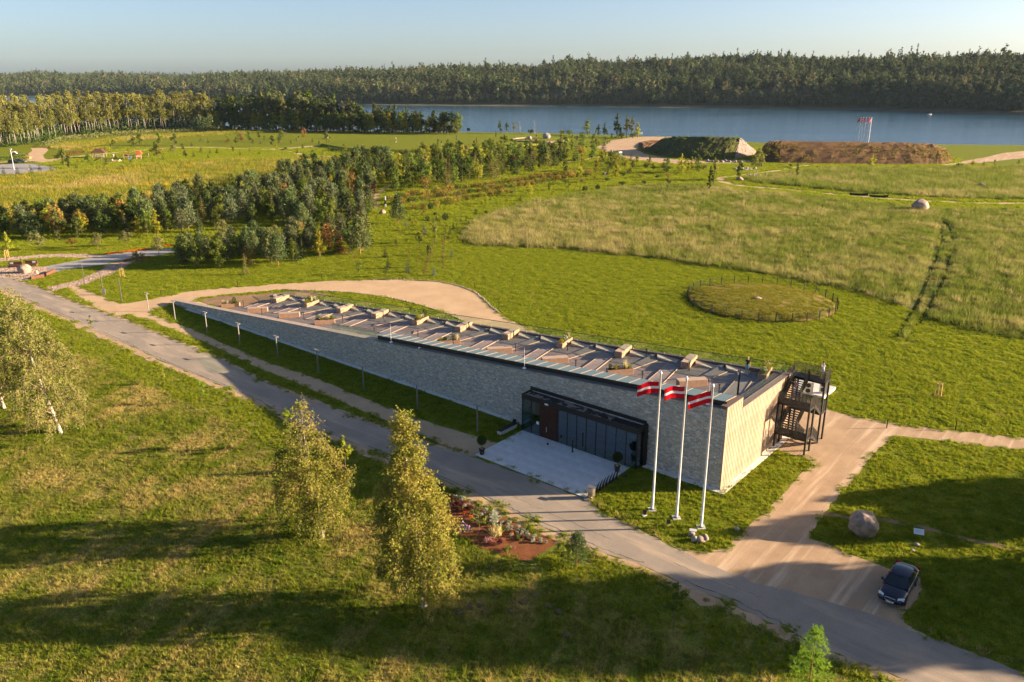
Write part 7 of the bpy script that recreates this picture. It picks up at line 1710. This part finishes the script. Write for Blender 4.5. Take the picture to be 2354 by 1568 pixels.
# ------------------------------------------------------------------ birch grove and waterside trees
def grove_birch(seed, h, rad, lean):
    r = np.random.default_rng(seed); tr = MB(); lf = MB(); tw = .17
    pts = [(lean * (z / h) ** 1.3 * h, .3 * math.sin(z * .3 + seed), z) for z in np.linspace(-.2, h * .96, 8)]
    tr.tube(pts, [tw * (1 - .85 * i / 7) for i in range(8)], 5)
    C_ = []; Rr = []
    for _ in range(14):
        t = r.uniform(.42, .98); a = r.uniform(0, 6.28); d = rad * (math.sin(math.pi * np.interp(t, [.42, 1], [.22, .95])) ** .8) * r.random() ** .5
        C_.append((lean * t ** 1.3 * h + d * math.cos(a), d * math.sin(a), t * h)); Rr.append(rad * r.uniform(.3, .5))
    P = blob_points(r, C_, Rr, 520, 1.25); cards(lf, P, .85, r)
    return [('trunk', tr.mesh('trunk', M['bark_white'])), ('crown', lf.mesh('crown', L['birch_far']))]
L['birch_far'] = leafmat('far_birch_leaves', (0.165, 0.175, 0.040), (0.22, 0.21, 0.06), .4, .12, .25, .012)
GB = [grove_birch(500 + i, 21, 2.7, (-.02, .05, -.07, .09, .0, -.1)[i]) for i in range(6)]
r_ = np.random.default_rng(8); front_px = [(0, 347), (40, 344), (75, 338), (105, 334), (140, 322), (180, 318), (230, 312), (280, 308), (330, 305), (380, 302), (430, 300), (495, 297)]
fx = np.array([q[0] for q in front_px]); fy = np.array([q[1] for q in front_px])
nb_ = 0
for row in range(5):
    for px in np.arange(-30, 500, 9.5 if row < 2 else 13):
        x = px + r_.uniform(-5, 5); y = np.interp(x, fx, fy) - row * 5.5 * (.45 if x > 200 else 1) + r_.uniform(-2, 2)
        if 96 < x < 128 and row < 1: continue
        p = W(x, y)
        plant('birch_tree', GB[int(r_.integers(6))], ('tall white-trunked birch at the front of the far grove' if row < 2 else 'tall birch deep inside the far grove'), 'tree', p, r_.uniform(.82, 1.25), r_.choice([0, .3, -.3, 3.1, 2.8]), 'front birches of the far grove' if row < 2 else 'inner birches of the far grove', z=float(ground_h(p[0], p[1]))); nb_ += 1
K['tall'] = [deciduous(600 + i, 17, 4.2, 2.0, 700, 1.0, L[('leaf_dark', 'leaf', 'forest_mixed', 'leaf_dark')[i]], nb=20, shape=('oval', 'round', 'oval', 'cone')[i]) for i in range(4)]
K['pale_tall'] = [deciduous(610 + i, 15, 3.0, 3.0, 520, .9, L[('birch_far', 'olive')[i]], nb=16, shape='oval') for i in range(2)]
NAME['tall'] = NAME['pale_tall'] = 'waterside_tree'; LOOK['tall'] = 'tall dark green tree'; LOOK['pale_tall'] = 'tall pale-leaved tree'
r_ = np.random.default_rng(18)
for x in np.arange(498, 1062, 4.6):
    h_ = np.interp(x, [498, 540, 600, 700, 760, 850, 930, 1000, 1060], [1.35, 1.3, 1.5, 1.5, 1.3, 1.05, .9, .78, .4])
    xx = x + r_.uniform(-4, 4); p = W(xx, np.interp(xx, [498, 640, 800, 1060], [297, 299.5, 302.5, 306.5]) + r_.uniform(-2.2, 1.2))
    put('tall' if r_.random() < .5 else 'pale_tall', p, h_ * r_.uniform(.6, 1.15), 'in the waterside belt left of the raised lawn', z=float(ground_h(p[0], p[1])))
for x in np.arange(500, 1055, 6.5):
    p = W(x, np.interp(x, [498, 640, 800, 1060], [299, 302, 305, 308.5])); put(random.choice(['dark', 'leaf', 'yellow', 'green_shrub', 'dark_shrub']), p, random.uniform(1.2, 2.3), 'at the foot of the waterside belt')
for q, k, s, l in (((1150, 306), 'tall', .48, 'dark tree in the small clump by the water, left'), ((1165, 306), 'tall', .42, 'second dark tree in the small clump by the water'), ((1182, 307), 'pale_tall', .5, 'paler tree in the small clump by the water'), ((1220, 308), 'dark_shrub', 2.0, 'dark round bush by the water right of the clump'), ((1293, 310), 'dark_shrub', 2.0, 'dark bush by the water near the stone ring'), ((1308, 311), 'green_shrub', 2.1, 'green bush by the water near the stone ring'), ((1350, 314), 'tall', .6, 'dark cone-shaped tree by the sandy road head'), ((1338, 314), 'dark_shrub', 2.0, 'bush at the foot of the cone-shaped tree'), ((1375, 315), 'tall', .45, 'dark tree in the middle of the waterside group'), ((1390, 315), 'tall', .5, 'second dark tree in the middle of the waterside group'), ((1418, 316), 'tall', .82, 'tallest dark tree of the right waterside group'), ((1440, 316), 'pale_tall', .85, 'tall slender tree of the right waterside group'), ((1452, 316), 'pale_tall', .78, 'slender tree at the right end of the waterside group'), ((1465, 317), 'yellow', 1.5, 'yellowish tree closing the waterside group on the right'), ((1430, 318), 'dark_shrub', 2.4, 'dark hedge-like bush under the right waterside group'), ((1455, 318), 'dark_shrub', 2.2, 'second hedge-like bush under the waterside group'), ((2375, 330), 'tall', .62, 'leafy tree cut by the right edge of the picture')):
    p = W(*q); put(k, p, s, '', False, l, z=float(ground_h(p[0], p[1])))
for i, x in enumerate((1195, 1229)):
    r = np.random.default_rng(i); mb = MB(); mb.tube([(0, 0, 0), (0, 0, 8)], [.2, .05], 5)
    for k in range(9): a = r.uniform(0, 6.28); z = r.uniform(2.5, 7); mb.tube([(0, 0, z), (1.5 * math.cos(a), 1.5 * math.sin(a), z + 2)], [.07, .02], 3)
    o = mb.build('dead_tree', plain('bleached_wood', (.42, .34, .28), .9)); p = W(x, 308); o.location = (p[0], p[1], float(ground_h(p[0], p[1]))); tag(o, 'bleached dead tree by the water, %s of two' % ('left', 'right')[i], 'tree')
# dark understorey behind the front trunks
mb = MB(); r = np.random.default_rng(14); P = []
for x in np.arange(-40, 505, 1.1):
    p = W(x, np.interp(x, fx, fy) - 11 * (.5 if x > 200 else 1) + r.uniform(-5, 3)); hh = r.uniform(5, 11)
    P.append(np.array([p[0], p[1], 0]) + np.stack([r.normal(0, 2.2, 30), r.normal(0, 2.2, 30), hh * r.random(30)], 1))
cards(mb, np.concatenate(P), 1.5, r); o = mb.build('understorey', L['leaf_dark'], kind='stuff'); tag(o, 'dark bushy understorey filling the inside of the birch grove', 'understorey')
# weeds under the birch grove
P = []
r = np.random.default_rng(4)
mb = MB()
for x in np.arange(100, 500, 2.0):
    c = W(x, np.interp(x, fx, fy) + r.uniform(-3, 4)); P.append(np.array(c) + r.normal(0, 1, (22, 3)) * [1.4, 1.4, .5] + [0, 0, .9])
cards(mb, np.concatenate(P), .9, r); o = mb.build('undergrowth', L['olive'], kind='stuff'); tag(o, 'weedy undergrowth along the foot of the birch grove', 'undergrowth')
# weeds on the berms
mb = MB(); r = np.random.default_rng(6); P = []
def berm_pt(foot, crest, zt, u, v):
    i = min(int(u * (len(foot) - 1)), len(foot) - 2); t = u * (len(foot) - 1) - i
    F = np.array(foot[i]) * (1 - t) + np.array(foot[i + 1]) * t; C_ = np.array(crest[i]) * (1 - t) + np.array(crest[i + 1]) * t; z = zt[i] * (1 - t) + zt[i + 1] * t
    p = F + (C_ - F) * v; return np.array([p[0], p[1], z * v ** .85])
crx = [(W(q[0], 376)[0] * 1.03, W(q[0], 376)[1] + 15) for q in cr_px]
ztr = [topz(q[0], q[1], c) for q, c in zip(cr_px, crx)]; ztl = [topz(q[0], q[1], c) for q, c in zip(cl_px, cl)]
for _ in range(380):
    c = berm_pt(fr, crx, ztr, r.random(), np.clip(r.beta(2, 2.2), 0, 1)); k = r.uniform(.3, 1.0); P.append(c + r.normal(0, 1, (int(9 * k) + 3, 3)) * [k * .6, k * .6, k * .4] + [0, 0, k * .5])
cards(mb, np.concatenate(P), .55, r); o = mb.build('weeds', L['shrub'], kind='stuff'); tag(o, 'ochre weeds growing over the long earth berm', 'weeds')
mb = MB(); P = []
for _ in range(150):
    c = berm_pt(fl, cl, ztl, r.random(), r.random()); k = r.uniform(.4, 1.1); P.append(c + r.normal(0, 1, (int(9 * k) + 3, 3)) * [k * .6, k * .6, k * .4] + [0, 0, k * .5])
cards(mb, np.concatenate(P), .55, r); o = mb.build('weeds', L['leaf'], kind='stuff'); tag(o, 'green weeds growing over the left earth berm', 'weeds')

# ------------------------------------------------------------------ playground, pavilion, cars and small far things
def far(name, label, cat, q, rot=0.0): return thing(name, label, cat, W(*q), rot)
o = far('pavilion', 'small open pavilion with a brown pyramid roof by the playground', 'pavilion', (229, 363), .2)
for x in (-2.4, 2.4):
    for y in (-2, 2): mb = MB(); mb.box(x - .12, x + .12, y - .12, y + .12, 0, 2.4); mb.build('post', M['coping_wood'], o)
mb = MB(); mb.hexa([(-3.2, -2.8, 2.4), (3.2, -2.8, 2.4), (3.2, 2.8, 2.4), (-3.2, 2.8, 2.4)], [(-.9, -.3, 4.1), (.9, -.3, 4.1), (.9, .3, 4.1), (-.9, .3, 4.1)]); mb.build('roof', plain('brown_roof', (.085, .04, .03), .8), o)
mb = MB(); mb.box(-2.4, 2.4, 1.94, 2.06, .4, 1.1); mb.box(-1.5, 1.5, -.6, .6, .65, .75); mb.box(-.1, .1, -.1, .1, 0, .65); mb.build('table', M['coping_wood'], o)
o = far('play_tower', 'wooden play tower with orange roof and a slide', 'playground tower', (311, 367), .3)
ORR = plain('orange_roof', (.40, .095, .03), .7)
for cx, h in ((1.6, 1.9), (-3.4, 2.2)):
    for x in (-.9, .9):
        for y in (-.9, .9): mb = MB(); mb.box(cx + x - .09, cx + x + .09, y - .09, y + .09, 0, h + .6); mb.build('post', M['slat_wood'], o)
    mb = MB(); mb.box(cx - 1, cx + 1, -1, 1, h - .8, h - .7); mb.box(cx - 1, cx + 1, .92, 1, h - .7, h); mb.build('platform', M['slat_wood'], o)
mb = MB(); mb.hexa([(.2, -1.5, 2.4), (3.2, -1.5, 2.4), (3.2, 1.5, 2.4), (.2, 1.5, 2.4)], [(1.0, -1.4, 3.7), (2.4, -1.4, 3.7), (2.4, 1.4, 3.7), (1.0, 1.4, 3.7)]); mb.build('roof', ORR, o)
mb = MB(); mb.box(-4.5, -2.3, -1.1, 1.1, 2.6, 2.8); mb.build('roof', ORR, o)
mb = MB(); mb.beam((-1.2, -.9, 1.6), (-2.0, -3.2, .2), .7, .08); mb.build('slide', plain('blue_slide', (.12, .25, .5), .4), o)
mb = MB(); mb.beam((-2.4, 0, 1.9), (.6, 0, 1.4), .6, .1); mb.beam((-2.4, .3, 2.6), (.6, .3, 2.1), .06); mb.beam((-2.4, -.3, 2.6), (.6, -.3, 2.1), .06); mb.build('bridge', M['slat_wood'], o)
o = far('sandpit', 'low wooden sandpit and climbing frame on the playground', 'sandpit', (265, 371))
for k in range(8): a = k * .785; mb = MB(); mb.beam((2.6 * math.cos(a), 1.8 * math.sin(a), .25), (2.6 * math.cos(a + .785), 1.8 * math.sin(a + .785), .25), .4, .5); mb.build('edge_log', M['slat_wood'], o)
for k in (-1, 1): mb = MB(); mb.box(k * 1.6 - .5, k * 1.6 + .5, -.5, .5, .0, .9); mb.build('play_block', M['lid_wood'], o)
o = far('swing', 'leaning wooden climbing beam near the pavilion', 'swing', (226, 372)); mb = MB(); mb.beam((-2, 0, .3), (1.5, 0, 2.0), .25); mb.beam((1.5, -.6, 0), (1.5, 0, 2.0), .18); mb.beam((1.5, .6, 0), (1.5, 0, 2.0), .18); mb.build('beam', M['bark'], o)
# dark estate car in the parking area
def far_car(q, rot, col, label):
    o = far('parked_car', label, 'car', q, rot); pm_ = plain('far_car_paint', col, .3, spec=.5)
    mb = MB(); mb.hexa([(-2.2, -.88, .3), (2.2, -.88, .3), (2.2, .88, .3), (-2.2, .88, .3)], [(-2.2, -.85, .95), (2.1, -.82, .8), (2.1, .82, .8), (-2.2, .85, .95)]); bo = mb.build('body', pm_, o); bv = bo.modifiers.new('bevel', 'BEVEL'); bv.width = .12; bv.segments = 2
    mb = MB(); mb.hexa([(-2.1, -.8, .95), (1.0, -.8, .9), (1.0, .8, .9), (-2.1, .8, .95)], [(-1.8, -.62, 1.5), (.25, -.62, 1.5), (.25, .62, 1.5), (-1.8, .62, 1.5)]); mb.build('windows', CGL, o)
    mb = MB(); mb.box(-1.85, .3, -.64, .64, 1.49, 1.54); mb.build('roof', pm_, o)
    for x in (-1.35, 1.35):
        for y in (-.86, .86): mb = MB(); mb.tube([(x, y - .09, .32), (x, y + .09, .32)], .32, 12); mb.build('wheel', TYR, o)
far_car((33, 375.5), .15, (.012, .022, .016), 'dark green estate car on the far parking area')
far_car((48, 374), .1, (.10, .11, .10), 'grey-green car parked behind the dark estate')
o = far('sign_post', 'tall white post beside the parking area', 'post', (33, 391)); mb = MB(); mb.tube([(0, 0, 0), (0, 0, 8)], [.09, .07], 6); mb.box(-.4, .4, -.1, .1, 7.7, 8.2); mb.build('post', M['white_paint'], o)
o = far('timber_stack', 'stack of logs and planks beside the track', 'log stack', (48, 361.5)); r2 = np.random.default_rng(2)
for k in range(16): mb = MB(); y, z = (k % 6) * .6 - 1.5, .3 + .5 * (k // 6); mb.tube([(-3.2 + r2.uniform(-.5, .5), y, z), (3 + r2.uniform(-.5, .5), y, z)], .28, 7); mb.build('log', M['bark'], o)
o = far('plank_pile', 'flat pile of yellow planks before the hedge', 'plank pile', (50, 364)); 
for k in range(4): mb = MB(); mb.box(-4, 4, -.8, .8, .15 * k, .15 * k + .13); mb.build('plank', plain('new_planks', (.55, .34, .06), .7), o)
o = far('concrete_ring', 'pale concrete pipe ring by the log stack', 'pipe', (34, 361.5)); mb = MB(); prof = [(1.3, -.6), (1.3, .6), (1.0, .6), (1.0, -.6), (1.3, -.6)]; mb.lathe(prof, 18); q = mb.build('pipe', M['concrete'], o); q.rotation_euler = (math.pi / 2, 0, .3); q.location.z = 1.3
# portable toilet, marker posts, statue, stone ring
o = far('portable_toilet', 'green portable toilet with white roof at the sandy road', 'portable toilet', (1424, 366), .5); mb = MB(); mb.box(-.75, .75, -.75, .75, .0, 2.9); mb.build('cabin', plain('toilet_green', (.015, .12, .11), .5), o); mb = MB(); mb.hexa([(-.85, -.85, 2.9), (.85, -.85, 2.9), (.85, .85, 2.9), (-.85, .85, 2.9)], [(-.7, -.7, 3.25), (.7, -.7, 3.25), (.7, .7, 3.25), (-.7, .7, 3.25)]); mb.build('roof', M['white_paint'], o); mb = MB(); mb.box(-.5, .5, -.79, -.76, .2, 2.6); mb.build('door', plain('toilet_door', (.02, .18, .16), .5), o)
for q, h, cs, l in (((910, 329), 3.0, ('white_paint', 'orange', 'white_paint'), 'white post with an orange band on the raised lawn, left'), ((1015, 341), 3.6, ('black_metal', 'white_paint', 'black_metal'), 'black and white banded post at the rim of the raised lawn'), ((976, 358), 3.4, ('white_paint', 'orange', 'white_paint'), 'white and orange post before the shrubs'), ((1096, 333), 3.4, ('orange', 'orange', 'orange'), 'orange post on the raised lawn'), ((1140, 316), 3.8, ('rust', 'rust', 'rust'), 'rust-brown post at the back of the raised lawn'), ((1050, 325), 3.2, ('grey_metal', 'grey_metal', 'grey_metal'), 'grey post in the middle of the raised lawn'), ((1298, 327), 3.4, ('white_paint', 'orange', 'white_paint'), 'white post beside the stone ring'), ((886, 478), 3.2, ('white_paint', 'black_metal', 'white_paint'), 'white banner post at the mouth of the shady path')):
    zb_ = 1.7 if 300 < q[1] < 340 else 0.0; p = W(q[0], q[1], zb_); o = thing('marker_post', l, 'post', (p[0], p[1], zb_))
    for k in range(3): mb = MB(); mb.box(-.2, .2, -.2, .2, h * k / 3, h * (k + 1) / 3); mb.build('band', M[cs[k]], o)
o = far('board_sign', 'dark notice board on two legs by the water', 'sign', (1077, 308)); mb = MB(); mb.box(-1, 1, -.05, .05, 2.0, 3.6); mb.build('board', M['black_metal'], o)
for x in (-.7, .7): mb = MB(); mb.box(x - .07, x + .07, -.05, .05, 0, 2.0); mb.build('leg', M['black_metal'], o)
sr = thing('stone_ring', 'curved low stone ring wall on the raised lawn by the river', 'wall', W(1240, 322, 1.9)); c0 = np.array(W(1240, 322, 1.9))
for k in range(34):
    a = R(100) + k * R(7.2); mb = MB(); x, y = 14.5 * math.cos(a), 15 * math.sin(a); t = np.array([-math.sin(a), math.cos(a)])
    mb.beam((x - t[0] * .85, y - t[1] * .85, .0), (x + t[0] * .85, y + t[1] * .85, .0), .8, random.uniform(1.0, 1.3)); mb.build('stone', M['granite_light'], sr)
for i, (q, s_) in enumerate((((1217, 320.5), 1.2), ((1256, 318), 1.9))): boulder('boulder', 60 + i, W(*q, 1.9), (s_ * 1.2, s_, s_), M['granite_grey'], 'grey boulder inside the stone ring, %s' % ('smaller one', 'taller one')[i], None, 0, 3).location.z = 1.9 + s_ * .6
for i, q in enumerate(((880, 492), (1390, 403), (1700, 415.0), (750, 318.5))):
    boulder('boulder', 70 + i, W(*q), ((.9, .7, .7), (1.1, .8, .7), (1.6, 1.2, .8), (1.3, 1.1, 1.0))[i], M['granite_light' if i != 3 else 'granite'], ('white-pink stone beside the shady path', 'pink stone among the shrub rows', 'dark stone heap near the footpath bend', 'brown stone on the far mown field')[i], None, i, 3)
mbr = MB(); r_ = np.random.default_rng(12)
for _ in range(46):
    sz = r_.uniform(.3, .7); mbr.add(rock_verts(np.array([*W(r_.uniform(1715, 1772), 404 + r_.normal(0, 1.3)), ]) + [0, 0, sz * .3], (sz, sz, sz * .7), r_), OCT, int(r_.integers(3)))
o = mbr.build('rubble', [M['granite_light'], M['granite_grey'], M['granite']], kind='stuff'); tag(o, 'flat heap of field stones beside the footpath bend', 'rubble')
o = far('statue', 'small white statue on a plinth at the edge of the golden field', 'statue', (226, 513)); mb = MB(); mb.box(-.4, .4, -.4, .4, 0, .9); mb.build('plinth', M['concrete'], o); mb = MB(); mb.lathe([(.35, .9), (.3, 1.5), (.42, 1.9), (.2, 2.3), (.12, 2.35), (.2, 2.55), (.1, 2.75)], 10); mb.build('figure', M['white_paint'], o)
for i, q in enumerate(((1974, 449.5), (2020, 454))):
    p = W(*q); mb = MB(); mb.tube([(-2.6, 0, .5), (-1, .2, .35), (1, .1, .32), (2.6, 0, .5)], [.38, .34, .34, .38], 9); o = mb.build('log_bench', plain('charred_log', (.02, .018, .016), .8)); o.location = (p[0], p[1], 0); o.rotation_euler = (0, 0, -.25); tag(o, 'dark carved log bench beside the footpath, %s of two' % ('left', 'right')[i], 'bench', 'log benches')
o = boulder('stone_block', 81, W(2257, 429.5), (1.3, 1.1, .7), M['granite_light'], 'pale stone in the meadow beyond the footpath', None, 0, 3)
# molehills on the near lawn, drone-eye litter
for i, q in enumerate(((1103, 1392), (1078, 1398), (1055, 1410), (1112, 1408), (1175, 1405), (1200, 1385), (1227, 1368), (1260, 1395), (1283, 1408), (1300, 1462), (1140, 1362))):
    o = boulder('molehill', 90 + i, W(q[0] - 150 + 150, q[1]), (.28, .28, .12), plain('molehill_earth', (.085, .062, .042), .95), 'small earthy molehill in the shaded near lawn', 'molehills', i, 3); o['category'] = 'molehill'; o.location.z = .04
# thin stones edging the loop behind the roof
mbr = MB(); r_ = np.random.default_rng(13); c = np.array(spline(WL([(857, 643.5), (926, 643), (977, 645), (1028, 651), (1080, 666), (1107, 683), (1124, 700), (1149, 721)]), 8)); d = np.concatenate([[0], np.cumsum(np.linalg.norm(np.diff(c, axis=0), axis=1))])
c2 = np.array(spline(WL([(663, 666), (789, 671.5), (875, 681), (943, 695), (1011, 715), (1059, 735)]), 8)); d2 = np.concatenate([[0], np.cumsum(np.linalg.norm(np.diff(c2, axis=0), axis=1))])
for cc, dd in ((c, d), (c2, d2)):
    for s in np.arange(0, dd[-1], .34): mbr.add(rock_verts(np.array([np.interp(s, dd, cc[:, 0]), np.interp(s, dd, cc[:, 1]), .06]) + r_.normal(0, .07, 3) * [1, 1, 0], (.17, .17, .14), r_), OCT, int(r_.integers(3)))
o = mbr.build('edging_stones', [M['granite_light'], M['granite_grey'], M['granite']], kind='stuff'); tag(o, 'row of small field stones edging the gravel loop', 'edging stones')

# ------------------------------------------------------------------ a place in its row for every tree of a shared kind
import re
def words_of(n):
    ones = 'first second third fourth fifth sixth seventh eighth ninth tenth eleventh twelfth thirteenth fourteenth fifteenth sixteenth seventeenth eighteenth nineteenth'.split()
    tens = {2: 'twent', 3: 'thirt', 4: 'fort', 5: 'fift', 6: 'sixt', 7: 'sevent', 8: 'eight', 9: 'ninet'}
    if n < 20: return ones[n - 1]
    if n < 100: return tens[n // 10] + ('ieth' if n % 10 == 0 else 'y-' + ones[n % 10 - 1])
    return 'hundred-and-' + words_of(n - 100) if n > 100 else 'hundredth'
by = {}
for o in scene.objects:
    if o.parent is None and o.get('group') and o.get('label'): by.setdefault((o['group'], o['label']), []).append(o)
for (g_, l_), os_ in by.items():
    if len(os_) < 2 or 'beyond the right' in l_: continue
    os_.sort(key=lambda o: o.location.x / max(o.location.y * _C + CAM_H * _S, 1))
    for i, o in enumerate(os_):
        t = '%s, %s from the left' % (l_, words_of(i + 1))
        nw = lambda q: len(re.findall(r"[A-Za-z0-9']+", q))
        if nw(t) > 16: t = t.replace(' from the left', ' from left')
        if nw(t) > 16: t = t.replace(' of the ', ' of ').replace(' the dense ', ' dense ').replace(' in the ', ' in ')
        if nw(t) > 16: t = t.replace(' the ', ' ')
        o['label'] = t

# ------------------------------------------------------------------ evening air
HAZE = 0.000022
mb = MB(); mb.box(-5200, 5200, -60, 7000, WATER_Z - 3.0, 190.0)
t = NT('air'); pv = t.n('VolumePrincipled'); pv.inputs['Color'].default_value = (.55, .76, 1.0, 1); pv.inputs['Density'].default_value = HAZE
t.link(pv.outputs[0], t.out.inputs['Volume'])
o = mb.build('haze', t.mat, kind='stuff'); o['label'] = 'thin bluish evening haze over the whole valley'
